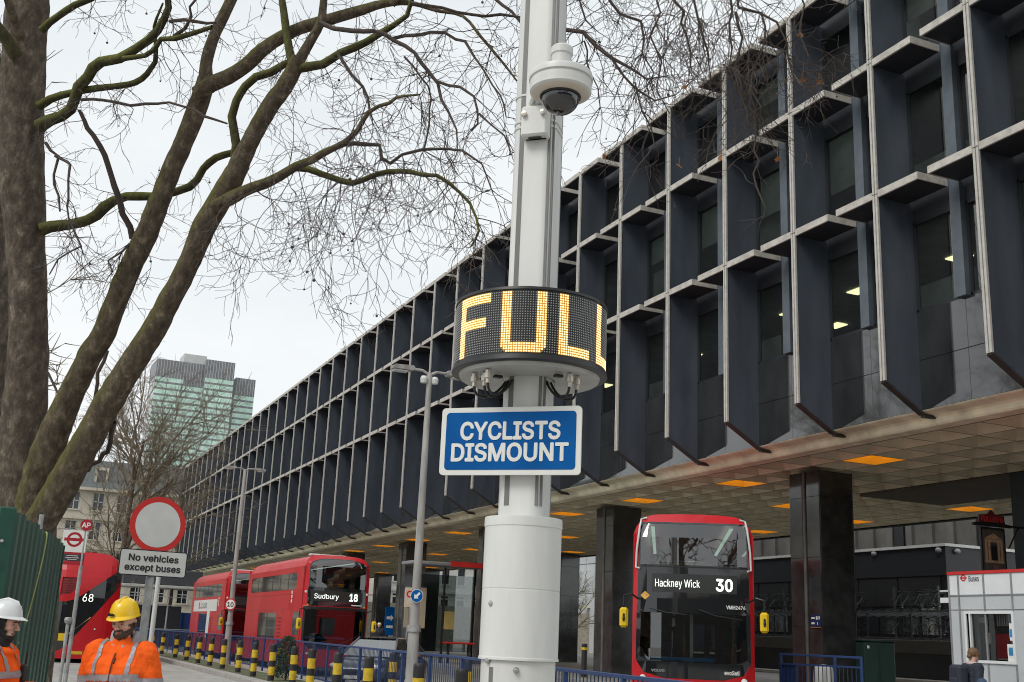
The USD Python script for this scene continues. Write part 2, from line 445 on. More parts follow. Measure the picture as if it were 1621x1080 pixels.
def coffer(b, xa, ya):
    g, h = 0.012, 0.60
    o = np.array([[xa + g, ya + g], [xa + 1.2 - g, ya + g], [xa + 1.2 - g, ya + 1.2 - g], [xa + g, ya + 1.2 - g]])
    c = np.array([xa + 0.6, ya + 0.6])
    i = c + (o - c) * 0.05 / 0.6
    v = np.vstack([np.c_[o, np.full(4, ZS)], np.c_[i, np.full(4, ZS + h)]])
    b.add(v, [[k, 4 + k, 4 + (k + 1) % 4, (k + 1) % 4] for k in range(4)] + [[4, 5, 6, 7][::-1]])
    return b


lamps = [c for c in cells if c[3]]
plain = [c for c in cells if not c[3]]
for _, xa, ya, _ in plain[:300]:
    coffer(MB(), xa, ya).build('coffer', coffer_m, block)
rest = MB()
for _, xa, ya, _ in plain[300:]:
    coffer(rest, xa, ya)
rest.build('coffers', coffer_m, block, kind='stuff')
jt = MB().box(SX - 0.05, 33, YN, YFAR, ZS + 0.61, ZS + 0.65)
for j in range(0, 12):
    x = SX + 1.2 * j
    jt.box(x - 0.012, x + 0.012, YN, YFAR, ZS - 0.004, ZS + 0.61)
for k in range(-15, 89):
    y = CY0 + 1.2 * k
    if YN < y < YFAR:
        jt.box(SX, 32.4, y - 0.0118, y + 0.0118, ZS - 0.003, ZS + 0.61)
jt.build('soffit_joints', joint_m, block)
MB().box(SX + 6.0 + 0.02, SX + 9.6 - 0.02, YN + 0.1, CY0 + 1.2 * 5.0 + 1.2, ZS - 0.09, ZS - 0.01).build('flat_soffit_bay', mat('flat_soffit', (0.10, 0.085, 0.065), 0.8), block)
first = None
NUM = {}
for xa, ya in sorted((c[1], c[2]) for c in lamps if c[2] < 110):
    row = 'front' if xa < 22 else ('middle' if xa < 27 else 'back')
    NUM[row] = NUM.get(row, 0) + 1
    lb = f'square amber coffer light in the soffit, {row} row, {nth(NUM[row])} from the right'
    if first is None:
        first = thing('ceiling_light', lb, 'light', (xa, ya, 0), group='amber coffer lights in the soffit')
        coffer(MB(), 0, 0).build('reflector', lampy_m, first)
        MB().box(0.44, 0.76, 0.44, 0.76, ZS + 0.30, ZS + 0.42, 0.02).build('lamp', lampc_m, first)
    else:
        copy_of(first, (xa, ya, 0), 0, lb)

# pillars
def pillar(x, y, w=1.22, d=1.3):
    b = MB().box(x + 0.03, x + w - 0.03, y + 0.03, y + d - 0.03, 0.40, ZS - 0.03)
    p = b.build('pillar', pillard_m, block)
    zs = [0.42, 2.3, 4.2, 5.9, ZS - 0.02]
    for a, c in zip(zs[:-1], zs[1:]):
        for u, v in ((y, y + d * 0.42), (y + d * 0.58, y + d)):
            for xx in (x, x + w - 0.034):
                MB().box(xx, xx + 0.034, u, v, a, c - 0.008, 0.004).build('granite_slab', pillar_m, p)
        for yy in (y - 0.004, y + d - 0.034):
            MB().box(x + 0.036, x + w - 0.036, yy, yy + 0.034, a, c - 0.008, 0.004).build('granite_slab', pillar_m, p)
    MB().rod((x + 0.01, y + d * 0.5, 0.42), (x + 0.01, y + d * 0.5, ZS - 0.02), 0.055, n=12).build('drain_pipe', pipe_m, p)


for k in range(-1, 9):
    pillar(20.85, 25.5 + 11.8 * k)
    if k >= 2:
        pillar(30.6, 25.5 + 11.8 * k)
# ---------------------------------------------------------------- street furniture
def zat(x, y, X, Y):
    """Height at which the sight line of pixel (x, y) passes the plumb line over (X, Y)."""
    d = fw + rt * (x - 810.5) / FOC - up * (y - 540.0) / FOC
    return EYE + d[2] * math.hypot(X, Y) / math.hypot(d[0], d[1])


def onplane(x, y, p0, n):
    """Where the sight line of pixel (x, y) meets the plane through p0 with normal n."""
    d = fw + rt * (x - 810.5) / FOC - up * (y - 540.0) / FOC
    o = np.array([0, 0, EYE])
    return o + d * (((np.asarray(p0) - o) @ n) / (d @ n))


def plan(x, y, d):
    return at(x, y, d)[:2]


def facing(vx, vy, right=True):
    """Frame of a vertical board whose level lines run towards pixel (vx, vy)."""
    d = fw + rt * (vx - 810.5) / FOC - up * (vy - 540.0) / FOC
    u = np.array([d[0], d[1], 0.0]) * (1 if right else -1); u /= np.linalg.norm(u)
    return np.array([u, [0, 0, 1.0], np.cross(u, [0, 0, 1.0])])


white_m = mat('white_powder_coat', (0.62, 0.625, 0.60), 0.4, var=0.11, scale=3.5, stretch=(1, 1, 0.16), spec=0.5, detail=7)
whited_m = mat('white_sheet_metal', (0.60, 0.60, 0.57), 0.42, var=0.10, scale=4, stretch=(1, 1, 0.25))
groove_m = mat('grey_groove', (0.16, 0.16, 0.155), 0.5, var=0)
black_m = mat('black_plastic', (0.012, 0.012, 0.013), 0.4, var=0)
blackg_m = mat('black_gloss', (0.010, 0.010, 0.012), 0.12, var=0)
rubber_m = mat('rubber', (0.014, 0.014, 0.014), 0.75, var=0.2)
blue_m = mat('sign_blue', (0.0, 0.085, 0.30), 0.6, var=0.10, scale=5, spec=0.12)
signw_m = mat('sign_white', (0.70, 0.70, 0.66), 0.45, var=0.04, scale=3)
signg_m = mat('sign_grey_white', (0.56, 0.56, 0.53), 0.5, var=0.05, scale=6)
signr_m = mat('sign_red', (0.52, 0.016, 0.012), 0.42, var=0.06)
darkred_m = mat('flag_red', (0.36, 0.012, 0.022), 0.45, var=0.06)
galv_m = mat('galvanised_steel', (0.34, 0.345, 0.34), 0.5, 0.35, var=0.2, scale=9)
lampst_m = mat('weathered_post', (0.33, 0.32, 0.30), 0.6, var=0.25, scale=5, stretch=(1, 1, 0.2))
navy_m = mat('navy_paint', (0.013, 0.042, 0.145), 0.45, var=0.15, scale=6)
navyb_m = mat('navy_bar', (0.012, 0.030, 0.085), 0.5, var=0.15)
yell_m = mat('bollard_yellow', (0.62, 0.42, 0.02), 0.5, var=0.16, scale=9)
green_m = mat('hoarding_green', (0.011, 0.052, 0.036), 0.42, var=0.22, scale=2.2, stretch=(1, 1, 0.4))
greenl_m = mat('hoarding_frame', (0.009, 0.060, 0.040), 0.45, var=0.15)
ledoff_m = mat('led_unlit', (0.42, 0.42, 0.40), 0.35, var=0)
ledon_m = mat('led_lit', (1.0, 0.6, 0.15), 0.4, var=0, emis=(1.0, 0.64, 0.33, 2.0))
ledrim_m = mat('led_glow', (0.3, 0.25, 0.03), 0.4, var=0, emis=(1.0, 0.28, 0.02, 0.30))
brass_m = mat('gland_metal', (0.55, 0.50, 0.43), 0.35, 0.7, var=0.1)
dome_m = mat('smoked_dome', (0.012, 0.011, 0.014), 0.05, var=0, spec=0.8, coat=0.6)
beige_m = mat('camera_underside', (0.56, 0.50, 0.42), 0.5, var=0.05)

# mast
MX, MY = at(840, 540, 5.1)[:2]
FS = facing(-5020, 755, False)                          # the blue sign's plane
mast = thing('mast', 'tall white steel mast with a cylinder cover near its foot', 'mast', (MX, MY, 0))
sq = rrect(0.205, 0.19, 0.055)
FP = np.array([FS[0], FS[2] * -1, [0, 0, 1.0]])
MB().poly(sq, FP, (0, 0, 0.0), 8.2).build('shaft', white_m, mast, smooth=30)
gv = MB()
nrm, uu = FS[2], FS[0]
for u, w in ((-0.052, 0.011), (0.078, 0.006), (0.094, 0.004)):
    for s in (1, -1):
        off = 0.095 if abs(u) < 0.06 else (0.088 if abs(u) < 0.08 else 0.074)
        gv.obox(np.array([*(uu * u + nrm * s * (off - 0.006))[:2], 5.2]), FP, (w, 0.0075, 3.0))
gv.build('groove', groove_m, mast)
zc1, zc0 = zat(826, 822, MX, MY), zat(818, 1045, MX, MY)
cov = [(0.0, zc1), (0.168, zc1), (0.169, zc1 - 0.008), (0.169, zc1 - 0.040), (0.1665, zc1 - 0.042), (0.1665, zc1 - 0.30), (0.164, zc1 - 0.303), (0.1665, zc1 - 0.306), (0.1665, zc0 + 0.012), (0.170, zc0 + 0.010), (0.170, zc0), (0.12, zc0)]
MB().lathe(cov[::-1], n=56).build('cylinder_cover', white_m, mast, smooth=30)
MB().lathe([(0.12, zc0), (0.157, zc0 - 0.001), (0.157, 0.03), (0.20, 0.028), (0.20, 0.0)][::-1], n=48).build('base_housing', whited_m, mast, smooth=30)
gb = MB()
for u in (-0.072,):
    gb.obox((*(uu * u + nrm * 0.140)[:2], zc0 / 2), FP, (0.009, 0.004, zc0 / 2 - 0.03))
gb.build('base_groove', groove_m, mast)
for px, py in ((789, 955), (787, 1047), (834, 1062)):
    u = (px - 820) / FOC * 4.95
    rr = math.sqrt(max(0.1665 ** 2 - u * u, 0))
    z = zat(px, py, MX * 0.965, MY * 0.965)
    c = np.array([*(uu * u + nrm * rr)[:2], z])
    MB().lathe([(0.0, 0.008), (0.009, 0.007), (0.012, 0.0), (0.012, -0.01)][::-1], c, 14, FS).build('bolt', steel_m, mast)
sm = MB()
for y in (164, 205, 214):
    z = zat(826, y, MX, MY)
    MB().poly(sq.buffer(0.004).difference(sq.buffer(-0.01)), FP, (0, 0, z), 0.010).build('collar', whited_m, mast)

# round LED display
zt, zb = zat(842, 450, MX * 0.925, MY * 0.925), zat(842, 557, MX * 0.925, MY * 0.925)
RD = 0.340
led = thing('led_display', 'round black LED display on the mast spelling FULL in orange', 'display', (MX, MY, 0))
MB().lathe([(0.11, zt + 0.004), (RD - 0.01, zt + 0.004), (RD + 0.004, zt), (RD + 0.006, zt - 0.012), (RD, zt - 0.014), (RD, zb), (RD + 0.006, zb - 0.002), (RD + 0.009, zb - 0.022), (RD - 0.006, zb - 0.027), (RD - 0.03, zb - 0.026)][::-1], n=96).build('drum', black_m, led, smooth=30)
MB().lathe([(0.115, zb - 0.042), (RD - 0.030, zb - 0.042), (RD - 0.022, zb - 0.024), (0.115, zb - 0.024)], n=64).build('underside', mat('drum_underside', (0.40, 0.40, 0.385), 0.5, var=0.12, scale=6), led, smooth=30)
GLY = {}
def strokes():
    on = set()
    def rect(c0, c1, r0, r1):
        on.update((c, r) for c in range(c0, c1) for r in range(r0, r1))
    rect(-35, -31, 0, 25); rect(-35, -17, 21, 25); rect(-35, -19, 11, 15)
    rect(-12, -8, 0, 25); rect(2, 6, 0, 25); rect(-12, 6, 0, 4)
    on.difference_update({(-12, 0), (5, 0), (-12, 1), (5, 1), (-11, 0), (4, 0)})
    rect(11, 15, 0, 25); rect(11, 26, 0, 4)
    rect(31, 35, 0, 25); rect(31, 46, 0, 4)
    return on
ON = strokes()
NC = 196; pit = 2 * PI / NC
rows = 25; dz = (zt - 0.020 - (zb + 0.006)) / rows
a0 = math.atan2(-MY, -MX)
lit, dim, glow = MB(), MB(), MB()
for c in range(-60, NC - 60):
    a = a0 + (c + 0.5) * pit
    n_ = np.array([math.cos(a), math.sin(a), 0]); t_ = np.array([-math.sin(a), math.cos(a), 0])
    for r in range(rows):
        z = zb + 0.006 + (r + 0.5) * dz
        on = (c, r) in ON
        w = 0.0031 if on else 0.0024
        p = n_ * (RD + 0.0022) + np.array([0, 0, z])
        q = n_ * (RD + 0.0002) + np.array([0, 0, z])
        k = [(1, 0), (0, 1), (-1, 0), (0, -1)] if not on else [(math.cos(x), math.sin(x)) for x in np.arange(6) * PI / 3]
        ring = [p + t_ * (w * x) + np.array([0, 0, w * y]) for x, y in k]
        ring2 = [q + t_ * (w * x * 1.3) + np.array([0, 0, w * y * 1.3]) for x, y in k]
        m = len(k)
        (lit if on else dim).add(ring + ring2, [[0, i, i + 1] for i in range(1, m - 1)] + [[i, m + i, (i + 1) % m] for i in range(m)] + [[m + i, m + (i + 1) % m, (i + 1) % m] for i in range(m)])
        if on:
            s = 0.0058
            b = n_ * (RD + 0.0008)
            glow.add([b + t_ * (s * x) + np.array([0, 0, z + s * y]) for x, y in ((-1, -1), (1, -1), (1, 1), (-1, 1))], [[0, 1, 2, 3]])
dim.build('unlit_dots', ledoff_m, led, kind='stuff')
lit.build('lit_dots', ledon_m, led, kind='stuff')
glow.build('lens_glow', ledrim_m, led, kind='stuff')
for ang, rr in ((-62, 0.27), (-52, 0.245), (-40, 0.275), (42, 0.26), (56, 0.25)):
    a = a0 + math.radians(ang)
    c = np.array([math.cos(a) * rr, math.sin(a) * rr, zb - 0.05])
    MB().lathe([(0, -0.055), (0.010, -0.055), (0.010, -0.035), (0.017, -0.033), (0.017, -0.012), (0.013, -0.011), (0.013, 0.002)], c, 12).build('cable_gland', brass_m, led)
    mid = c * [0.62, 0.62, 1] + [0, 0, -0.10]
    end = np.array([math.cos(a) * 0.115, math.sin(a) * 0.115, zb - 0.06])
    P = [(1 - t) ** 3 * (c + [0, 0, -0.05]) + 3 * (1 - t) ** 2 * t * (c + [0, 0, -0.13]) + 3 * (1 - t) * t * t * mid + t ** 3 * end for t in np.linspace(0, 1, 10)]
    MB().tube(P, 0.006, 7).build('cable', black_m, led)
bx = MB()
for ang, rr in ((-46, 0.19), (33, 0.23), (-70, 0.21)):
    a = a0 + math.radians(ang)
    bx.box(math.cos(a) * rr - 0.02, math.cos(a) * rr + 0.02, math.sin(a) * rr - 0.012, math.sin(a) * rr + 0.012, zb - 0.064, zb - 0.051, 0.003)
bx.build('latch', black_m, led)

# blue sign
sc = onplane(808, 698.5, [MX + FS[2][0] * 0.13, MY + FS[2][1] * 0.13, 2], FS[2])
cs = thing('direction_sign', 'blue CYCLISTS DISMOUNT sign with white border on the mast', 'sign')
MB().poly(rrect(0.633, 0.296, 0.018), FS, sc, 0.012).build('panel', signw_m, cs)
MB().poly(rrect(0.588, 0.252, 0.016), FS, sc + FS[2] * 0.0124, 0.0012).build('blue_field', blue_m, cs)
lt = text_mb('CYCLISTS', 0.073, FS, sc + FS[2] * 0.0138 + FS[1] * 0.044, 0.001, True, 0.450)
text_mb('DISMOUNT', 0.073, FS, sc + FS[2] * 0.0138 - FS[1] * 0.050, 0.001, True, 0.525, lt)
lt.build('lettering', signw_m, cs)
bk = MB()
for dz_ in (0.09, -0.09):
    bk.obox(sc + FS[1] * dz_ - FS[2] * 0.02, FS, (0.20, 0.012, 0.018))
    bk.obox(np.array([MX, MY, (sc + FS[1] * dz_)[2]]), FS, (0.11, 0.012, 0.102))
bk.build('bracket', whited_m, cs)

# dome camera on its bracket
cc = at(888, 128, 4.72)
cv = thing('cctv_camera', 'white dome security camera under a hood on the mast', 'security camera')
hood = [(0.0, 0.046), (0.05, 0.044), (0.110, 0.036), (0.131, 0.024), (0.134, 0.012), (0.134, -0.004), (0.127, -0.006), (0.127, -0.012), (0.1295, -0.014), (0.1295, -0.034), (0.1285, -0.036), (0.1285, -0.056), (0.118, -0.062)]
MB().lathe(hood[::-1], cc, 56).build('hood', white_m, cv, smooth=30)
MB().lathe([(0.080, -0.075), (0.106, -0.071), (0.119, -0.061), (0.119, -0.05)], cc, 56).build('underside', beige_m, cv, smooth=30)
dm = trimesh.creation.icosphere(3, 1.0)
MB().add(np.array(dm.vertices) * [0.079, 0.079, 0.072] + cc + [0, 0, -0.080], dm.faces).build('dome', dome_m, cv, smooth=True)
MB().lathe([(0.082, -0.082), (0.086, -0.078), (0.086, -0.066), (0.078, -0.066)], cc, 40).build('dome_ring', black_m, cv, smooth=30)
MB().lathe([(0.0, 0.155), (0.040, 0.155), (0.047, 0.147), (0.047, 0.118), (0.042, 0.116), (0.042, 0.04)][::-1], cc, 32).build('neck', white_m, cv, smooth=30)
pm_ = np.array([MX, MY, 0]) + nrm * 0.105
pc = np.array([pm_[0], pm_[1], cc[2] + 0.17]) + uu * 0.02
MB().obox(pc + nrm * 0.012 + [0, 0, -0.115], FS, (0.062, 0.075, 0.040), 0.008).obox(pc + [0, 0, -0.04], FS, (0.054, 0.15, 0.014), 0.006).build('wall_plate', white_m, cv)
ar = MB()
for s in (-1, 1):
    a_ = pc + uu * (0.034 * s) + [0, 0, 0.02]
    b_ = cc + uu * (0.022 * s) + [0, 0, 0.135]
    a_ = a_ - [0, 0, 0.03]
    ar.tube([a_ + [0, 0, -0.10], a_, (a_ + b_) / 2 + [0, 0, 0.03], b_], [0.012] * 4, 8)
ar.tube([pc, (pc + cc) / 2 + [0, 0, 0.06], cc + [0, 0, 0.13]], [0.02, 0.02, 0.02], 8)
ar.build('arm', white_m, cv, smooth=30)
sl = MB().poly(affinity.scale(sg.Point(0, 0).buffer(1, 12), 0.034, 0.011), [uu, nrm, [0, 0, 1]], pc + nrm * 0.022 + [0, 0, -0.193], 0.002)
sl.build('vent_slot', black_m, cv)
nb = MB()
for s in (-1, 1):
    nb.lathe([(0, 0.02), (0.012, 0.018), (0.014, 0.0)][::-1], pc + nrm * 0.052 + uu * (0.045 * s) + [0, 0, -0.085], 12, FS)
nb.build('knob', brass_m, cv)

# no-vehicles sign
FR = facing(3680, 1130, True)
rc = at(250, 831, 12.3)
ns = thing('no_vehicles_sign', 'round red-ringed white sign above a No vehicles except buses plate', 'road sign')
MB().poly(sg.Point(0, 0).buffer(0.303, 48), FR, rc, 0.006).build('disc', signr_m, ns)
MB().poly(sg.Point(0, 0).buffer(0.243, 48), FR, rc + FR[2] * 0.0064, 0.001).build('white_field', signg_m, ns)
pcn = onplane(242.5, 892, rc + FR[2] * 0.004, FR[2])
MB().poly(rrect(0.728, 0.278, 0.03), FR, pcn, 0.006).build('plate_border', black_m, ns)
MB().poly(rrect(0.706, 0.256, 0.022), FR, pcn + FR[2] * 0.0064, 0.001).build('plate', signg_m, ns)
lt = text_mb('No vehicles', 0.066, FR, pcn + FR[2] * 0.0078 + FR[1] * 0.052, 0.001, True, 0.535)
text_mb('except buses', 0.066, FR, pcn + FR[2] * 0.0078 - FR[1] * 0.05, 0.001, True, 0.60, lt)
lt.build('lettering', black_m, ns)
pb = rc - FR[2] * 0.055
pst = MB().rod((pb[0], pb[1], 0), (pb[0], pb[1], rc[2] + 0.2), 0.044, n=20).lathe([(0.0, 0.012), (0.046, 0.0)], (pb[0], pb[1], rc[2] + 0.2), 20)
pst.build('post', galv_m, ns, smooth=30)
cl = MB()
for z in (rc[2] + 0.13, rc[2] - 0.16, pcn[2]):
    cl.obox((pb[0], pb[1], z), FR, (0.06, 0.015, 0.052))
cl.build('clamp', galv_m, ns)

# bus stop
bd = 20.7
bp = at(127, 905, bd)
BX, BY = bp[0], bp[1]
bs = thing('bus_stop', 'bus stop post with red AP disc and roundel flag', 'bus stop')
FB = facing(9000, 1350, True)
zT = zat(142, 832, BX, BY)
MB().rod((BX, BY, 0), (BX, BY, zT - 0.10), 0.038, 0.034, 14).build('post', galv_m, bs, smooth=30)
MB().rod((BX - 0.09, BY, 0.0), (BX - 0.09, BY, zT - 1.75), 0.03, 0.03, 12).lathe([(0, 0.06), (0.06, 0.05), (0.07, 0), (0.05, -0.05), (0.0, -0.06)][::-1], (BX - 0.09, BY, zT - 1.72), 14).build('side_post', galv_m, bs)
tc = np.array([BX, BY, zT]) + FB[2] * 0.01
MB().poly(sg.Point(0, 0).buffer(0.105, 32), FB, tc, 0.03).build('letter_disc', darkred_m, bs)
text_mb('AP', 0.085, FB, tc + FB[2] * 0.0305, 0.001).build('letters', signw_m, bs)
fc = onplane(118, 857, [BX, BY, 2], FB[2])
MB().poly(rrect(0.42, 0.40, 0.01), FB, fc, 0.03).build('flag', signw_m, bs)
ring = sg.Point(0, 0.03).buffer(0.135, 32).difference(sg.Point(0, 0.03).buffer(0.092, 32)).union(rrect(0.36, 0.055, 0.002, 0, 0.03))
MB().poly(ring, FB, fc + FB[2] * 0.0304, 0.001).build('roundel', darkred_m, bs)
MB().poly(sg.box(-0.21, -0.235, 0.21, -0.20), FB, fc, 0.03).build('red_band', darkred_m, bs)
MB().poly(sg.box(-0.21, -0.36, 0.21, -0.238), FB, fc, 0.03).build('route_panel', mat('dark_panel', (0.035, 0.035, 0.045), 0.5), bs)
tl = MB()
for zz, w in ((-0.265, 0.20), (-0.30, 0.24), (-0.33, 0.16)):
    tl.poly(sg.box(-w / 2, zz - 0.006, w / 2, zz + 0.006), FB, fc + FB[2] * 0.0304, 0.001)
tl.build('route_lines', signg_m, bs)
MB().poly(sg.box(-0.21, -0.43, 0.21, -0.363), FB, fc, 0.03).build('lower_band', darkred_m, bs)

# street lamps
def street_lamp(X, Y, H, label, rb, rtp):
    t = thing('street_lamp', label, 'street lamp', (X, Y, 0.14))
    MB().tube([(0, 0, 0), (0, 0, 1.6), (0, 0, 1.62), (0, 0, H)], [rb, rb * 0.97, rb * 0.82, rtp], 16).build('post', lampst_m, t, smooth=40)
    MB().rod((0, 0, 1.55), (0, 0, 1.68), rb + 0.025, rb + 0.02, 16).build('collar', galv_m, t)
    for s in (-1, 1):
        MB().tube([(0, 0, H - 0.03), (s * 0.16, 0, H + 0.05), (s * 0.42, 0, H + 0.05)], [0.032, 0.03, 0.026], 8).build('arm', lampst_m, t)
        h = MB()
        P = sg.Polygon([(0.36, 0.03), (0.40, 0.075), (0.80, 0.06), (0.85, 0.01), (0.84, -0.03), (0.40, -0.03)])
        h.poly(P, [[s, 0, 0], [0, 0, 1], [0, -s, 0]], (0, 0.11 * s, H + 0.03), 0.22)
        hd = h.build('lamp_head', lampst_m, t)
        MB().box(s * 0.50, s * 0.82, -0.09, 0.09, H - 0.045, H - 0.002, 0.015).build('lens', mat('lamp_lens', (0.55, 0.56, 0.55), 0.25, var=0) if 'lamp_lens' not in MATS else MATS['lamp_lens'], hd)
    return t


LX2, LY2 = plan(655, 1000, 22.6)
l2 = street_lamp(LX2, LY2, zat(684, 592, LX2, LY2) - 0.14, 'tall double-headed street lamp with small blue arrow sign, just left of the mast', 0.115, 0.055)
h2 = zat(683, 603, LX2, LY2) - 0.14
for s in (-1, 1):
    MB().lathe([(0, 0.09), (0.06, 0.085), (0.085, 0.03), (0.07, -0.06), (0, -0.075)][::-1], (0.12 * s, 0, h2), 14).rod((0.0, 0, h2), (0.1 * s, 0, h2), 0.02).build('floodlight', white_m, l2)
l1x, l1y = plan(362, 1000, 45.5)
l1 = street_lamp(l1x, l1y, zat(394, 744, l1x, l1y) - 0.14, 'slim double-headed street lamp with 10 speed sign in front of the red buses', 0.13, 0.07)
FL = facing(-9000, 580, False)
c10 = onplane(365, 957, [l1x + FL[2][0] * 0.14, l1y + FL[2][1] * 0.14, 2], FL[2])
sp = thing('speed_sign', 'small round red-ringed 10 speed sign on the lamp post', 'road sign')
MB().poly(sg.Point(0, 0).buffer(0.235, 32), FL, c10, 0.01).build('disc', signr_m, sp)
MB().poly(sg.Point(0, 0).buffer(0.185, 32), FL, c10 + FL[2] * 0.0105, 0.002).build('white_field', signw_m, sp)
text_mb('10', 0.17, FL, c10 + FL[2] * 0.013, 0.002).build('numerals', black_m, sp)
ca = onplane(660, 943.5, [LX2 + FL[2][0] * 0.13, LY2 + FL[2][1] * 0.13, 2], FL[2])
bsn = thing('keep_left_sign', 'small round blue sign with white arrow pointing down left on the lamp post', 'road sign')
MB().poly(sg.Point(0, 0).buffer(0.130, 32), FL, ca, 0.008).build('disc', signw_m, bsn)
MB().poly(sg.Point(0, 0).buffer(0.121, 32), FL, ca + FL[2] * 0.0085, 0.002).build('blue_field', blue_m, bsn)
arrow = affinity.rotate(sg.Polygon([(-0.075, 0), (-0.005, 0.062), (-0.005, 0.022), (0.085, 0.022), (0.085, -0.022), (-0.005, -0.022), (-0.005, -0.062)]), 45, origin=(0, 0))
MB().poly(arrow, FL, ca + FL[2] * 0.011, 0.002).build('arrow', signw_m, bsn)
wpx, wpy = plan(243, 980, 40)
wp = thing('white_post', 'thin white post standing behind the no vehicles sign', 'post', (wpx, wpy, 0.0))
MB().rod((0, 0, 0), (0, 0, zat(250, 905, wpx, wpy)), 0.09, 0.075, 14).build('tube', white_m, wp, smooth=30)
MB().rod((0, 0, 0), (0, 0, 0.35), 0.12, 0.11, 14).build('base', galv_m, wp)

# bollards
bol = None
BOL = [(8.4, 66), (8.2, 60.5), (8.05, 54.9), (8.0, 51.3), (7.98, 48.2), (7.95, 45.3), (7.93, 42.6), (7.9, 39.6), (7.82, 36.8), (7.8, 34.2), (7.75, 31.4), (7.45, 28.4), (7.15, 25.0), (6.98, 22.2), (6.55, 18.1), (6.42, 15.9), (9.6, 48.5), (9.62, 45.2), (9.6, 41.3), (9.55, 36.2), (9.5, 33.0), (9.3, 27.6), (9.0, 22.0), (8.55, 17.3)]
for k, (x, y) in enumerate(BOL):
    g = 'banded bollards along the kerb of the island' if k < 16 else 'banded bollards behind the blue railing'
    lb = f'black and yellow bollard in the kerb row, {nth(16 - k)} from the mast end' if k < 16 else f'banded bollard standing behind the blue railing, {nth(24 - k)} from the mast end'
    if bol is None:
        bol = thing('bollard', lb, 'bollard', (x, y, 0.14), group=g)
        MB().lathe([(0.0, 1.05), (0.075, 1.045), (0.092, 1.02), (0.095, 0.98), (0.095, 0.0)][::-1], n=18).build('post', mat('bollard_black', (0.018, 0.018, 0.019), 0.5), bol, smooth=35)
        for z in (0.17, 0.58):
            MB().lathe([(0.0955, z), (0.0975, z), (0.0975, z + 0.24), (0.0955, z + 0.24)], n=18).build('yellow_band', yell_m, bol, smooth=35)
    else:
        copy_of(bol, (x, y, 0.14), 0, lb, g)

# blue guard railings
RL = [(9.25, 88), (9.2, 58), (9.25, 37), (8.78, 31.2), (8.3, 23.8), (8.05, 19.3), (7.25, 14.5), (6.75, 10.4), (6.5, 7.0), (6.4, 4.0)]
pts = [np.array(p) for p in RL]
seg, out = 2.0, [pts[0]]
acc = 0.0
for a, b in zip(pts[:-1], pts[1:]):
    L = np.linalg.norm(b - a); s = seg - acc
    while s <= L:
        out.append(a + (b - a) * s / L); s += seg
    acc = (acc + L) % seg
rail = None
GR = 'blue guard rail panels between the bollards and the buses'
for kq, (a, b) in enumerate(zip(out[:-1], out[1:])):
    d = b - a; rz = math.atan2(d[1], d[0])
    lb = f'blue barred guard rail panel, {nth(len(out) - 1 - kq)} from the near end'
    if rail is None:
        rail = thing('guard_rail', lb, 'railing', (*a, 0.14), rz, GR)
        MB().box(-0.03, 0.03, -0.03, 0.03, 0, 1.15, 0.006).build('post', navy_m, rail)
        MB().box(0.03, 1.97, -0.025, 0.025, 1.10, 1.15, 0.006).build('top_rail', navy_m, rail)
        MB().box(0.03, 1.97, -0.02, 0.02, 0.12, 0.16).build('bottom_rail', navy_m, rail)
        for k in range(14):
            x = 0.03 + 1.94 * (k + 1) / 15
            MB().box(x - 0.006, x + 0.006, -0.006, 0.006, 0.16, 1.10).build('bar', navyb_m, rail)
    else:
        copy_of(rail, (*a, 0.14), rz, lb)

# green hoarding round the plane tree
ho = thing('hoarding', 'dark green ribbed steel hoarding round the plane tree trunks', 'hoarding')
A, B = np.array([0.04, 9.55]), np.array([0.61, 13.3])
HT = 2.44
d = (B - A) / np.linalg.norm(B - A); nn = np.array([d[1], -d[0]])
L = np.linalg.norm(B - A)
k, s = 0, 0.09
while s < L - 0.05:
    w = 0.30
    e = min(s + w, L)
    prof = [(0, 0), (0.07, 0), (0.10, 0.05), (0.22, 0.05), (0.25, 0.0), (e - s - 0.004, 0), (e - s - 0.004, -0.02), (0, -0.02)] if e - s > 0.27 else [(0, 0), (e - s, 0), (e - s, -0.02), (0, -0.02)]
    o = A + d * s
    MB().poly(sg.Polygon(prof), [[*d, 0], [*nn, 0], [0, 0, 1]], (*o, 0.02), HT - 0.02 + 0.012 * math.sin(k * 2.1)).build('ribbed_panel', green_m, ho)
    s = e; k += 1
MB().box(A[0] - 0.07, A[0] + 0.05, A[1] - 0.06, A[1] + 0.06, 0, HT + 0.02, 0.01).build('corner_post', greenl_m, ho)
MB().box(B[0] - 0.05, B[0] + 0.05, B[1] - 0.05, B[1] + 0.05, 0, HT - 0.02, 0.01).build('corner_post', green_m, ho)
x = A[0] - 0.08
for k in range(6):
    MB().box(x - 0.30 + 0.004, x, A[1] - 0.015, A[1] + 0.015, 0.03, HT - 0.01, 0.004).build('flat_panel', greenl_m, ho)
    MB().box(x - 0.30 - 0.02, x - 0.30 + 0.02, A[1] - 0.05, A[1] - 0.016, 0.03, HT - 0.01, 0.004).build('rib', green_m, ho)
    x -= 0.30
b = MB()
for z in (0.4, 1.25, 2.15):
    b.box(A[0] - 1.9, A[0] - 0.07, A[1] + 0.02, A[1] + 0.08, z, z + 0.05)
    b.obox((*((A + B) / 2 - nn * 0.06), z), [[*d, 0], [*nn, 0], [0, 0, 1]], (L / 2, 0.025, 0.025))
b.build('back_rail', galv_m, ho)
bo = MB()
for z in (0.45, 0.9, 1.45, 1.75, 2.0, 2.2):
    bo.ball((A[0] - 0.02, A[1] - 0.065, z), 0.014, 1)
    for q in (0.35, 1.0, 1.6, 2.6):
        bo.ball((*(A + d * q + nn * 0.02), z), 0.013, 1)
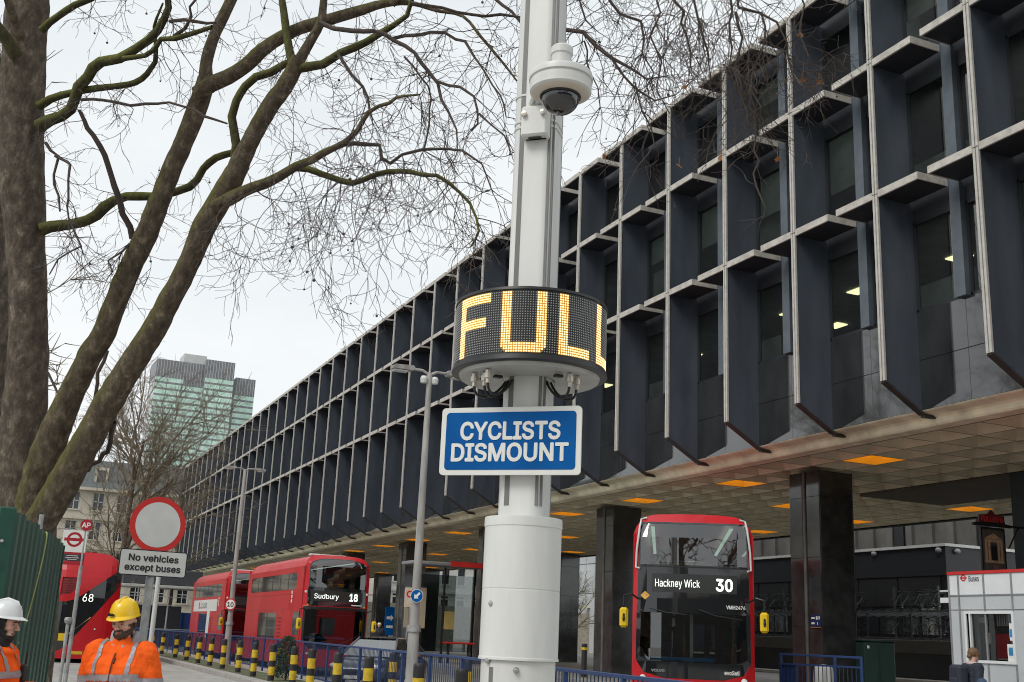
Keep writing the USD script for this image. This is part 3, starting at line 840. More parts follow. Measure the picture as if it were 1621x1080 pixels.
bo.build('bolt_heads', galv_m, ho)
MB().tube([(A[0] - 0.16, A[1] - 0.10, 2.12), (A[0] - 0.05, A[1] - 0.11, 2.12)], 0.016, 8).rod((A[0] - 0.16, A[1] - 0.10, 2.12), (A[0] - 0.16, A[1] - 0.02, 2.12), 0.012).build('handle', galv_m, ho)
q = A + d * 2.9 - nn * 0.12
MB().rod((*q, 0.3), (*q, HT + 0.22), 0.024, n=10).build('scaffold_tube', galv_m, ho)
cp = [np.array([*(A + d * (1.9 - 0.55 * t) + nn * (0.06 + 0.03 * math.sin(t * 5))), HT - 0.02 - 0.95 * t + 0.15 * math.sin(t * 6)]) for t in np.linspace(0, 1, 12)]
MB().tube(cp, 0.006, 6).build('loose_cord', mat('cord_yellow', (0.42, 0.40, 0.12), 0.6), ho)
# ---------------------------------------------------------------- buses
red_m = mat('bus_red', (0.50, 0.010, 0.016), 0.33, var=0.06, scale=1.2, coat=0.12, spec=0.35)
redd_m = mat('bus_red_dark', (0.20, 0.006, 0.010), 0.4, var=0.1)
gl_m = mat('bus_black_glass', (0.010, 0.011, 0.012), 0.035, var=0, spec=0.7, coat=0.3)
bpane_m = pane('bus_glass', (0.50, 0.55, 0.54), 0.0, 1.6, 0.09)
bside_m = mat('bus_side_glass', (0.020, 0.023, 0.024), 0.05, var=0, spec=0.8, coat=0.4)
bdark_m = mat('bus_trim_black', (0.012, 0.012, 0.013), 0.35, var=0.1)
disp_m = mat('display_panel', (0.030, 0.032, 0.030), 0.25, var=0.1)
ltx_m = mat('display_text', (0.8, 0.8, 0.75), 0.5, var=0, emis=(0.92, 1.0, 0.92, 0.80))
yel_m = mat('mirror_yellow', (0.72, 0.48, 0.01), 0.35, var=0.05)
seat_m = mat('bus_seat', (0.06, 0.03, 0.08), 0.8, var=0.3, scale=20)
floor_m = mat('bus_interior', (0.085, 0.085, 0.085), 0.7, var=0.2)
pole_m = mat('grab_yellow', (0.55, 0.36, 0.05), 0.4, var=0)
lite_m = mat('headlamp', (0.75, 0.75, 0.72), 0.15, var=0.05)
amber_m = mat('amber_lens', (0.65, 0.25, 0.02), 0.25, var=0)
tail_m = mat('tail_lens', (0.35, 0.01, 0.01), 0.25, var=0)
lblue_m = mat('dash_blue', (0.07, 0.33, 0.68), 0.6, var=0.2)
ad_m = mat('advert_white', (0.66, 0.65, 0.63), 0.4, var=0.05)
strpl_m = mat('cabin_strip_light', (0.8, 0.85, 0.75), 0.4, var=0, emis=(0.75, 1.0, 0.80, 0.55))
HW = 1.26


def zroof(x):
    a = abs(x) / HW
    return 4.40 - 0.06 * a * a - 0.40 * a ** 9


def fcurve(x, z):
    a = min(abs(x) / HW, 1.0)
    y = 0.05 * a * a + 0.20 * a ** 8
    y += 0.07 * max(0.0, (z - 2.35) / 2.0)
    if z > 3.95:
        y += 0.42 * ((z - 3.95) / 0.45) ** 2
    if z < 0.8:
        y += 0.06 * ((0.8 - z) / 0.5) ** 2
    return y


def cpanel(P, F, off=0.0, t=0.03, dx=0.22, dz=0.32, mb=None, edges=True):
    """A polygon in (x, z) laid on the surface y = F(x, z): front skin, back skin and edge walls."""
    mb = mb or MB()
    for g in getattr(P, 'geoms', [P]):
        if g.is_empty or g.geom_type != 'Polygon' or g.area < 1e-6:
            continue
        x0, z0, x1, z1 = g.bounds
        nx, nz = max(1, int(math.ceil((x1 - x0) / dx))), max(1, int(math.ceil((z1 - z0) / dz)))
        for i in range(nx):
            col = g.intersection(sg.box(x0 + (x1 - x0) * i / nx, z0, x0 + (x1 - x0) * (i + 1) / nx, z1))
            if col.is_empty:
                continue
            for j in range(nz):
                c = col.intersection(sg.box(x0 - 1, z0 + (z1 - z0) * j / nz, x1 + 1, z0 + (z1 - z0) * (j + 1) / nz))
                for q in getattr(c, 'geoms', [c]):
                    if q.geom_type != 'Polygon' or q.area < 1e-7:
                        continue
                    v, f = trimesh.creation.triangulate_polygon(q, engine='earcut')
                    v3 = np.array([[a, F(a, b) - off, b] for a, b in v])
                    mb.add(v3, f)
        if edges:
            for ring in [g.exterior, *g.interiors]:
                r = np.array(ring.segmentize(0.25).coords)
                a = np.array([[x, F(x, z) - off, z] for x, z in r]); b = a + [0, t, 0]
                n = len(r)
                mb.add(np.vstack([a, b]), [[k, k + 1, n + k + 1, n + k] for k in range(n - 1)])
    return mb


def outline(z0=0.33):
    xs = np.linspace(-HW, HW, 41)
    return sg.Polygon([(-HW, z0 + 0.05), (-HW + 0.06, z0), (HW - 0.06, z0), (HW, z0 + 0.05)] + [(x, zroof(x)) for x in xs[::-1]])


def roof_and_back(t, L, z0=0.33, backname='rear_panel'):
    xs = np.linspace(-HW, HW, 33)
    ys = [None, 0.9, 2.0, L / 2, L - 1.0, L - 0.30, L - 0.12, L - 0.05]
    V = []
    for x in xs:
        for k, y in enumerate(ys):
            z = zroof(x)
            if y is None:
                y = fcurve(x, z)
            dzz = 0.0 if k < 5 else (0.03, 0.12, 0.30)[k - 5] * (1 if abs(x) < 1.2 else 0.5)
            V.append([x, y, z - dzz])
    n = len(ys)
    F = [[i * n + k, (i + 1) * n + k, (i + 1) * n + k + 1, i * n + k + 1] for i in range(len(xs) - 1) for k in range(n - 1)]
    MB().add(V, F).build('roof', red_m, t, smooth=40)
    MB().poly(sg.box(-HW + 0.02, z0, HW - 0.02, 4.08), [[1, 0, 0], [0, 0, 1], [0, -1, 0]], (0, L, 0), 0.05).build(backname, red_m, t)


def side(t, L, s, wins, doors=(), z0=0.33, y0=0.25, extras=()):
    fr = [[0, 1, 0], [0, 0, 1], [s, 0, 0]]
    P = sg.box(y0, z0, L - 0.04, zroof(HW))
    arches = unary_union([sg.Point(y, 0.48).buffer(0.56, 20) for y in (2.55, L - 3.0)])
    P = P.difference(arches)
    holes = [rrect(b - a, d - c, 0.07, (a + b) / 2, (c + d) / 2) for a, b, c, d in wins] + [sg.box(a, c, b, d) for a, b, c, d in doors]
    Q = P.difference(unary_union(holes)) if holes else P
    MB().poly(Q, fr, (s * (HW - 0.03), 0, 0), 0.03).build('side_panel', red_m, t)
    MB().poly(Q.buffer(-0.01), fr, (s * (HW - 0.046), 0, 0), 0.012).build('inner_lining', floor_m, t)
    for a, b, c, d in wins:
        w = MB().poly(rrect(b - a - 0.01, d - c - 0.01, 0.065, (a + b) / 2, (c + d) / 2), fr, (s * (HW - 0.022), 0, 0), 0.012).build('side_window', bside_m, t)
        n = max(1, int(round((b - a) / 1.35)))
        m = MB()
        for k in range(1, n):
            y = a + (b - a) * k / n
            m.box(s * (HW - 0.012), s * (HW - 0.004), y - 0.022, y + 0.022, c + 0.02, d - 0.02)
        if d - c > 0.4:
            for k in range(n):
                m.box(s * (HW - 0.012), s * (HW - 0.005), a + (b - a) * k / n + 0.06, a + (b - a) * (k + 1) / n - 0.06, d - 0.22, d - 0.205)
        m.build('window_bar', bdark_m, w)
    for a, b, c, d in doors:
        dr = MB().box(s * (HW - 0.04), s * (HW - 0.02), a, b, c, d).build('door', bside_m, t)
        MB().box(s * (HW - 0.02), s * (HW - 0.006), a, a + 0.05, c, d).box(s * (HW - 0.02), s * (HW - 0.006), b - 0.05, b, c, d).box(s * (HW - 0.02), s * (HW - 0.006), (a + b) / 2 - 0.03, (a + b) / 2 + 0.03, c, d).build('door_frame', bdark_m, dr)
    for y in (2.55, L - 3.0):
        x0, x1 = s * (HW - 0.30), s * (HW - 0.02)
        ax = [[0, 0, 1], [0, 1, 0], [s, 0, 0]]
        w = MB().lathe([(0.30, 0.0), (0.47, 0.0), (0.49, 0.03), (0.49, 0.25), (0.46, 0.28), (0.30, 0.27)], (x0, y, 0.49), 28, ax).build('wheel', rubber_m, t, smooth=40)
        MB().lathe([(0.0, 0.18), (0.10, 0.20), (0.14, 0.14), (0.27, 0.19), (0.30, 0.26), (0.31, 0.26)], (x0, y, 0.49), 24, ax).build('rim', galv_m, w, smooth=40)
        MB().lathe([(0.50, -0.4), (0.56, -0.4), (0.56, 0.0), (0.555, 0.0)], (x1, y, 0.48), 24, ax).build('wheel_arch', bdark_m, t)


def mirrors(t, z=2.55, drop=0.62):
    for s in (-1, 1):
        x = s * (HW + 0.17)
        m = MB().tube([(s * 1.15, 0.10, z + 0.02), (s * 1.28, -0.10, z + 0.10), (x, -0.18, z + 0.06), (x, -0.18, z - 0.15)], 0.022, 8).build('mirror_arm', bdark_m, t)
        hd = MB().obox((x, -0.15, z - drop * 0.62), np.eye(3), (0.088, 0.07, 0.205), 0.045).build('mirror', yel_m, t)
        MB().obox((x, -0.232, z - drop * 0.62), np.eye(3), (0.02, 0.012, 0.08), 0.01).ball((x, -0.235, z - drop * 0.62 - 0.02), 0.03, 1).build('mirror_pivot', bdark_m, hd)


def cabin(t, L, front_seats=True):
    b = MB()
    b.box(-1.22, 1.22, 0.35, L - 0.1, 0.30, 0.36)
    b.box(-1.22, 1.22, 0.55, L - 0.1, 2.30, 2.38)
    b.box(-1.22, 1.22, L - 0.5, L - 0.4, 0.36, 4.0)
    b.box(-0.95, 0.95, 0.20, 0.75, 0.36, 1.28, 0.05)
    b.box(-0.2, -0.15, 0.9, 2.0, 0.36, 1.9); b.box(-0.9, -0.2, 2.0, 2.06, 0.36, 2.1)
    b.build('deck', floor_m, t)
    st = MB()
    for y in np.arange(1.3, L - 1.2, 0.85):
        for x in (-0.98, -0.52, 0.52, 0.98):
            st.box(x - 0.21, x + 0.21, y, y + 0.42, 2.75, 2.86, 0.03); st.box(x - 0.21, x + 0.21, y + 0.38, y + 0.48, 2.80, 3.48, 0.04)
            if y > 3.6:
                st.box(x - 0.21, x + 0.21, y + 0.38, y + 0.48, 0.95, 1.75, 0.04)
    st.box(-0.85, -0.40, 1.2, 1.32, 0.95, 1.75, 0.05)
    st.build('seats', seat_m, t, kind='stuff')
    MB().tube([(-0.55, 0.42, 3.33), (0.40, 0.42, 3.33)], 0.018, 8).build('grab_rail', pole_m, t)
    MB().box(-1.05, 0.45, 0.16, 0.50, 1.33, 1.41, 0.03).build('dashboard', lblue_m, t)
    MB().box(-0.9, -0.82, 1.2, L - 1.5, 4.17, 4.19).box(0.82, 0.9, 1.2, L - 1.5, 4.17, 4.19).build('strip_light', strpl_m, t)
    sw = MB()
    ang = np.linspace(0, 2 * PI, 20)
    sw.tube([(-0.62 + 0.2 * math.cos(a), 0.72 + 0.1 * math.sin(a), 1.42 + 0.17 * math.sin(a)) for a in ang], 0.016, 6).build('steering_wheel', bdark_m, t)


FX_ = [[1, 0, 0], [0, 0, 1], [0, -1, 0]]


def front_text(t, text, h, x, z, w=None, m=None, name='route_text', bold=True):
    b = text_mb(text, h, FX_, (x, 0, z), 0.004, bold, w)
    v, f = b.arr()
    v = v.copy(); v[:, 1] += np.array([fcurve(a, c) for a, c in zip(v[:, 0], v[:, 2])]) - 0.020
    MB().add(v, f).build(name, m or ltx_m, t)


def bus_tall_glass(label, dest, num, loc, rz, L=10.4, code=None):
    """Front with one dark mask from the upper windscreen to the bumper."""
    t = thing('double_decker_bus', label, 'bus', loc, rz)
    O = outline()
    MK = sg.Polygon([(-1.06, 4.16), (1.06, 4.16), (1.12, 4.0), (1.125, 2.5), (1.145, 2.25), (1.15, 1.34), (1.0, 1.12), (0.6, 1.02), (-0.6, 1.02), (-1.0, 1.12), (-1.15, 1.34), (-1.145, 2.25), (-1.125, 2.5), (-1.12, 4.0)]).buffer(0.03, 4)
    U = sg.Polygon([(-1.05, 4.15), (1.05, 4.15), (1.11, 3.98), (1.115, 3.28), (-1.115, 3.28), (-1.11, 3.98)])
    Wd = sg.Polygon([(-1.08, 2.30), (1.08, 2.30), (1.10, 1.40), (0.9, 1.32), (-0.9, 1.32), (-1.10, 1.40)])
    cpanel(O.difference(MK), fcurve, 0, 0.05).build('front_panel', red_m, t, smooth=35)
    cpanel(MK.difference(U).difference(Wd), fcurve, 0.002, 0.04).build('front_mask', gl_m, t, smooth=35)
    for P in (U, Wd):
        cpanel(P.buffer(-0.004), fcurve, -0.004, 0.008, edges=False).build('windscreen', bpane_m, t, smooth=True)
    cpanel(sg.box(-1.10, 3.235, 1.12, 3.262), fcurve, 0.012, 0.02).build('glazing_bar', steel_m if 0 else bdark_m, t)
    cpanel(sg.box(-0.86, 2.72, 0.90, 3.10), fcurve, 0.008, 0.008).build('display', disp_m, t, smooth=True)
    front_text(t, dest, 0.155, -0.33, 2.905, 0.93, bold=False)
    front_text(t, num, 0.235, 0.64, 2.895, 0.34)
    if code:
        front_text(t, code, 0.070, 0.87, 2.45, 0.39, signw_m, 'fleet_number')
        front_text(t, 'VOLVO', 0.050, -0.72, 1.135, 0.27, galv_m, 'badge')
        front_text(t, 'evoSeti', 0.075, 0.78, 1.145, 0.30, signw_m, 'badge')
        cpanel(affinity.rotate(sg.box(-0.075, -0.075, 0.075, 0.075), 45).buffer(0.0) if 0 else affinity.translate(affinity.scale(affinity.rotate(sg.box(-0.07, -0.07, 0.07, 0.07), 45), 1.0, 0.9), -1.0, 2.64), fcurve, 0.008, 0.006).build('diamond_sticker', mat('sticker_orange', (0.62, 0.33, 0.06), 0.5), t)
    for s in (-1, 1):
        tip = [(s * x, fcurve(x, z) - 0.035, z) for x, z in ((0.98, 4.285), (1.10, 4.25), (1.13, 4.05), (1.185, 3.6), (1.20, 3.22), (1.12, 3.20))]
        MB().tube(tip, 0.022, 8).build('branch_guard', white_m, t, smooth=40)
        MB().lathe([(0, 0.03), (0.06, 0.02), (0.065, 0)][::-1], (s * 1.03, fcurve(1.03, 0.98) - 0.002, 0.98), 16, [[1, 0, 0], [0, 0, 1], [0, -1, 0]]).build('headlight', lite_m, t)
        MB().lathe([(0, 0.03), (0.09, 0.02), (0.10, 0)][::-1], (s * 0.98, fcurve(0.98, 0.70) - 0.002, 0.70), 16, [[1, 0, 0], [0, 0, 1], [0, -1, 0]]).build('headlight', lite_m, t)
        pts = [(s * 0.15 - 0.05, 2.36), (s * 0.15 + 0.30 if s > 0 else -0.20, 2.25), (0.62 if s > 0 else -0.25, 2.16)]
        wl_ = [(0.12, 2.38), (0.45, 2.27), (1.0, 2.20)] if s > 0 else [(-0.9, 2.38), (-0.55, 2.30), (-0.12, 2.27)]
        MB().tube([(x, fcurve(x, z) - 0.03, z) for x, z in wl_], [0.014, 0.012, 0.007], 6).build('wiper', bdark_m, t)
    cpanel(sg.box(-0.26, 0.46, 0.26, 0.57), fcurve, 0.012, 0.01).build('number_plate', signw_m, t)
    roof_and_back(t, L)
    side(t, L, -1, [(0.75, L - 0.7, 3.10, 3.80), (0.75, 1.7, 1.40, 2.25), (3.4, L - 3.4, 1.40, 2.25)])
    side(t, L, 1, [(0.75, L - 0.7, 3.10, 3.80), (2.0, 4.4, 1.30, 2.25), (6.0, L - 1.5, 1.40, 2.25)], doors=[(0.62, 1.8, 0.42, 2.25), (4.6, 5.9, 0.42, 2.25)])
    mirrors(t)
    cabin(t, L)
    MB().box(-0.05, 0.02, 0.9, 0.95, 1.3, 2.3).build('cab_pole', steel_m, t)
    return t


def bus_arch_glass(label, dest, num, loc, rz, L=10.4, ad=False):
    """Front with an arched upper windscreen over a black destination band, and a separate lower windscreen."""
    t = thing('double_decker_bus', label, 'bus', loc, rz)
    O = outline()
    xs = np.linspace(-1.07, 1.07, 15)
    UM = sg.Polygon([(x, 4.24 - 0.20 * (abs(x) / 1.07) ** 4) for x in xs] + [(1.10, 2.52), (-1.10, 2.52)]).buffer(0.02, 4)
    U = sg.Polygon([(x * 0.985, 4.23 - 0.20 * (abs(x) / 1.07) ** 4) for x in xs] + [(1.07, 3.17), (-1.07, 3.17)])
    LM = sg.Polygon([(-1.2, 2.46), (1.2, 2.46), (1.19, 1.25), (0.9, 0.98), (-0.9, 0.98), (-1.19, 1.25)]).buffer(0.02, 4)
    Wd = sg.Polygon([(-1.15, 2.38), (1.15, 2.38), (1.15, 1.30), (0.9, 1.06), (-0.9, 1.06), (-1.15, 1.30)])
    cpanel(O.difference(UM).difference(LM), fcurve, 0, 0.05).build('front_panel', red_m, t, smooth=35)
    cpanel(UM.difference(U), fcurve, 0.002, 0.04).build('destination_mask', gl_m, t, smooth=35)
    cpanel(LM.difference(Wd), fcurve, 0.002, 0.04).build('windscreen_surround', bdark_m, t, smooth=35)
    for P in (U, Wd):
        cpanel(P.buffer(-0.004), fcurve, -0.004, 0.008, edges=False).build('windscreen', bpane_m, t, smooth=True)
    cpanel(sg.box(-1.0, 2.68, 0.98, 3.06), fcurve, 0.008, 0.008).build('display', disp_m, t, smooth=True)
    if dest:
        front_text(t, dest, 0.175, -0.42, 2.86, 0.92, bold=False)
        front_text(t, num, 0.26, 0.62, 2.86, 0.32)
    cpanel(sg.box(0.55, 2.56, 0.95, 2.60), fcurve, 0.010, 0.006).build('fleet_strip', signw_m, t)
    for s in (-1, 1):
        for z, m_, nm in ((3.0, lite_m, 'marker_light'), (0.80, lite_m, 'headlight')):
            x = 1.17 if z > 2 else 0.98
            MB().lathe([(0, 0.03), (0.045, 0.02), (0.05, 0)][::-1], (s * x, fcurve(x, z) - 0.002, z), 14, [[1, 0, 0], [0, 0, 1], [0, -1, 0]]).build(nm, m_, t)
        MB().lathe([(0, 0.03), (0.04, 0.02), (0.045, 0)][::-1], (s * 1.08, fcurve(1.08, 2.52) - 0.002, 2.52), 14, [[1, 0, 0], [0, 0, 1], [0, -1, 0]]).build('indicator', amber_m, t)
        wl_ = [(0.15, 1.12), (0.5, 1.30), (0.95, 1.5)] if s > 0 else [(-0.85, 1.12), (-0.45, 1.22), (0.05, 1.30)]
        MB().tube([(x, fcurve(x, z) - 0.03, z) for x, z in wl_], [0.014, 0.012, 0.007], 6).build('wiper', bdark_m, t)
    roof_and_back(t, L)
    MB().box(-0.55, 0.55, 1.2, 1.9, 4.38, 4.46, 0.03).box(-1.0, -0.6, 0.65, 1.0, 4.35, 4.43, 0.03).build('roof_pod', white_m, t)
    side(t, L, -1, [(1.35, L - 0.8, 3.10, 3.72), (4.3, 7.6, 1.25, 2.25)])
    side(t, L, 1, [(0.9, L - 0.8, 3.10, 3.72), (2.0, 4.4, 1.30, 2.25), (6.0, L - 1.5, 1.40, 2.25)], doors=[(0.62, 1.8, 0.42, 2.25), (4.6, 5.9, 0.42, 2.25)])
    sd = MB().poly(rrect(0.95, 0.85, 0.06, 1.0, 1.85), [[0, 1, 0], [0, 0, 1], [-1, 0, 0]], (-HW - 0.004, 0, 0), 0.008)
    sd.build('cab_window', bside_m, t)
    ln_ = MB()
    for a, b, c, d in ((2.2, 9.4, 2.92, 2.935), (2.2, 9.4, 2.34, 2.352), (2.2, 2.212, 2.34, 2.935), (3.2, 3.212, 0.6, 2.34), (4.1, 4.112, 0.6, 2.34), (7.8, 7.812, 0.6, 2.34), (8.8, 8.812, 0.6, 2.34), (1.7, 1.712, 0.6, 2.9)):
        ln_.box(-HW - 0.003, -HW + 0.01, a, b, c, d)
    ln_.build('panel_joint', redd_m, t)
    vn = MB()
    for k in range(6):
        vn.box(-HW - 0.006, -HW + 0.01, 3.4, 3.9, 1.3 + 0.14 * k, 1.37 + 0.14 * k)
    vn.build('vent', redd_m, t)
    fl = MB()
    for k in range(3):
        fl.box(-HW - 0.004, -HW + 0.01, 1.85, 2.02, 2.62 + 0.16 * k, 2.74 + 0.16 * k)
    fl.build('side_marking', signw_m, t)
    mirrors(t, 2.3, 0.75)
    cabin(t, L)
    if ad:
        a = MB().poly(sg.Polygon([(2.3, 2.96), (9.6, 2.96), (9.6, 2.36), (5.0, 2.36), (5.0, 1.0), (4.2, 1.0), (4.2, 2.36), (2.3, 2.36)]), [[0, 1, 0], [0, 0, 1], [-1, 0, 0]], (-HW - 0.001, 0, 0), 0.005)
        ap = a.build('advert', ad_m, t)
        rb_ = MB()
        rb_.poly(sg.Point(7.7, 2.66).buffer(0.2, 12).difference(sg.box(7.6, 2.6, 7.72, 2.75)), [[0, 1, 0], [0, 0, 1], [-1, 0, 0]], (-HW - 0.0065, 0, 0), 0.003)
        rb_.build('advert_mark', signr_m, ap)
        lt_ = MB()
        rr_ = random.Random(5)
        y = 7.2
        while y > 5.2:
            w = rr_.uniform(0.16, 0.30)
            lt_.poly(sg.Point(0, 0).buffer(1, 8).difference(sg.Point(0, 0).buffer(0.62, 8)) if rr_.random() < 0.5 else sg.box(-0.9, -1, -0.4, 1).union(sg.box(-0.9, -1, 0.9, -0.6)), np.array([[0, w / 2, 0], [0, 0, 0.15], [-1, 0, 0]]), (-HW - 0.0065, y, 2.66), 0.003)
            y -= w + 0.1
        lt_.build('advert_letters', bdark_m, ap)
    return t


b30 = bus_tall_glass('red double decker bus facing the camera on route 30 to Hackney Wick', 'Hackney Wick', '30', (*at(1097.5, 1000, 23.3)[:2], 0.0), 0.0, code='VMH2476')
c_ = at(1097.5, 1000, 23.3)
b30rz = math.atan2(-c_[0], c_[1]) - math.radians(-1.5)
b30.GetPrim().GetAttribute('xformOp:translate').Set(Gf.Vec3d(float(c_[0]), float(c_[1]), 0.0))
b30.AddRotateZOp().Set(math.degrees(b30rz))
b18 = bus_arch_glass('red double decker bus on route 18 to Sudbury, ahead of the advert bus', 'Sudbury', '18', (11.78, 41.9, 0.0), 0.0)
b3 = bus_arch_glass('red double decker bus with a white advert on its side, behind the Sudbury bus', None, None, (11.9, 58.0, 0.0), 0.0, ad=True)


def bus_rear():
    t = thing('double_decker_bus', 'red double decker bus seen from behind with a slanting glass stair, route 68', 'bus', (3.50, 48.9, -0.10), 0.0)
    def zr(x):
        a = abs(x) / HW
        return 4.40 - 0.12 * a * a - 0.62 * a ** 6
    def F(x, z):
        a = min(abs(x) / HW, 1)
        y = 0.08 * a * a + 0.30 * a ** 6
        if z > 2.6:
            y += 0.55 * ((z - 2.6) / 1.8) ** 2.2
        return y
    xs = np.linspace(-HW, HW, 41)
    O = sg.Polygon([(-HW, 0.32), (-HW + 0.08, 0.25), (HW - 0.08, 0.25), (HW, 0.32)] + [(x, zr(x)) for x in xs[::-1]])
    dome = sg.Polygon([(-1.3, 2.42), (-0.75, 2.42), (-0.45, 2.52), (-0.2, 2.68), (1.3, 3.86), (1.3, 4.6), (-1.3, 4.6)]).buffer(-0.05).buffer(0.05, 6).intersection(O)
    low = sg.Polygon([(1.3, 3.20), (-0.30, 1.05), (-0.55, 0.70), (-0.9, 0.50), (-1.3, 0.45), (-1.3, 0.2), (1.3, 0.2)]).intersection(O)
    gr = sg.Polygon([(-0.98, 3.36), (-0.42, 3.36), (-0.38, 3.0), (-0.62, 2.72), (-1.0, 2.66)])
    cpanel(dome.difference(gr), F, 0.0, 0.06, dx=0.2, dz=0.25).build('upper_panel', red_m, t, smooth=45)
    cpanel(gr, F, -0.05, 0.02).build('engine_grille', redd_m, t)
    gs = MB()
    for k in range(6):
        z = 2.78 + k * 0.09
        cpanel(sg.box(-0.95, z, -0.48, z + 0.03), F, -0.03, 0.01, mb=gs)
    gs.build('grille_slats', redd_m, t)
    cpanel(low, F, 0.0, 0.06, dx=0.2).build('lower_panel', red_m, t, smooth=45)
    cpanel(O.difference(dome).difference(low), F, -0.012, 0.04, dx=0.2).build('stair_glass', gl_m, t, smooth=45)
    nb_ = text_mb('68', 0.30, FX_, (0.05, 0, 2.60), 0.004, False, 0.40)
    v, f = nb_.arr(); v = v.copy(); v[:, 1] += np.array([F(a, c) for a, c in zip(v[:, 0], v[:, 2])]) + 0.004
    MB().add(v, f).build('route_text', ltx_m, t)
    for x, z, r, m_, nm in ((-1.02, 1.02, 0.075, amber_m, 'indicator'), (-1.04, 0.82, 0.075, tail_m, 'tail_light'), (-1.05, 0.62, 0.055, lite_m, 'reversing_light'), (0.98, 1.02, 0.075, amber_m, 'indicator'), (0.98, 0.82, 0.075, tail_m, 'tail_light')):
        MB().lathe([(0, 0.03), (r, 0.02), (r * 1.1, -0.03)][::-1], (x, F(x, z), z), 14, [[1, 0, 0], [0, 0, 1], [0, -1, 0]]).build(nm, m_, t)
    cpanel(sg.box(-0.86, 0.92, -0.62, 1.2), F, 0.004, 0.012).build('yellow_sticker', yel_m, t)
    cpanel(sg.box(-0.45, 0.42, 0.10, 0.54), F, 0.012, 0.012).build('number_plate', yell_m, t)
    for a, b in (((0.45, 1.4), 0.03), ((0.62, 0.9), 0.03)):
        MB().lathe([(0, 0.02), (b, 0.012), (b * 1.2, -0.01)][::-1], (a[0], F(*a), a[1]), 10, [[1, 0, 0], [0, 0, 1], [0, -1, 0]]).build('reflector', lite_m, t)
    hr = MB()
    hr.tube([(-0.55, F(-.55, 1.1) + 0.02, 1.15), (0.25, F(.25, 1.9) + 0.02, 1.85)], 0.018, 6)
    hr.build('stair_rail', pole_m, t)
    L = 10.8
    V = []
    ys = [None, 1.2, 2.5, L - 0.4, L - 0.1]
    xs = np.linspace(-HW, HW, 33)
    for x in xs:
        for k, y in enumerate(ys):
            V.append([x, F(x, zr(x)) if y is None else y, zr(x) - (0.25 if k == 4 else 0)])
    n = len(ys)
    MB().add(V, [[i * n + k, (i + 1) * n + k, (i + 1) * n + k + 1, i * n + k + 1] for i in range(32) for k in range(n - 1)]).build('roof', red_m, t, smooth=40)
    for s in (-1, 1):
        fr = [[0, 1, 0], [0, 0, 1], [s, 0, 0]]
        P = sg.Polygon([(F(HW, 0.3), 0.28), (L - 0.1, 0.28), (L - 0.1, zr(HW)), (F(HW, zr(HW)), zr(HW)), (F(HW, 3.2), 3.2), (F(HW, 2.6), 2.6)]).difference(unary_union([sg.Point(y, 0.48).buffer(0.56, 16) for y in (3.0, L - 2.6)]))
        MB().poly(P, fr, (s * (HW - 0.03), 0, 0), 0.03).build('side_panel', red_m, t)
        for c, d in ((1.4, 2.2), (3.02, 3.55)):
            MB().poly(rrect(8.0, d - c, 0.1, 5.6, (c + d) / 2), fr, (s * (HW + 0.001), 0, 0), 0.008).build('side_window', bside_m, t)
        for y in (3.0, L - 2.6):
            MB().lathe([(0.30, 0.0), (0.47, 0.0), (0.49, 0.03), (0.49, 0.25), (0.46, 0.28), (0.10, 0.22), (0.0, 0.22)], (s * (HW - 0.30), y, 0.49), 24, [[0, 0, 1], [0, 1, 0], [s, 0, 0]]).build('wheel', rubber_m, t, smooth=40)
    MB().box(-1.2, 1.2, 0.5, L - 0.2, 0.22, 0.30).box(-1.22, 1.22, L - 0.12, L - 0.06, 0.3, 3.9).build('chassis', bdark_m, t)
    return t


bus_rear()

# ---------------------------------------------------------------- parked car behind the railing
carp_m = mat('car_paint', (0.075, 0.085, 0.10), 0.22, 0.4, var=0.05, coat=0.5)
carg_m = pane('car_glass', (0.35, 0.40, 0.40), 0.0, 1.6, 0.22)


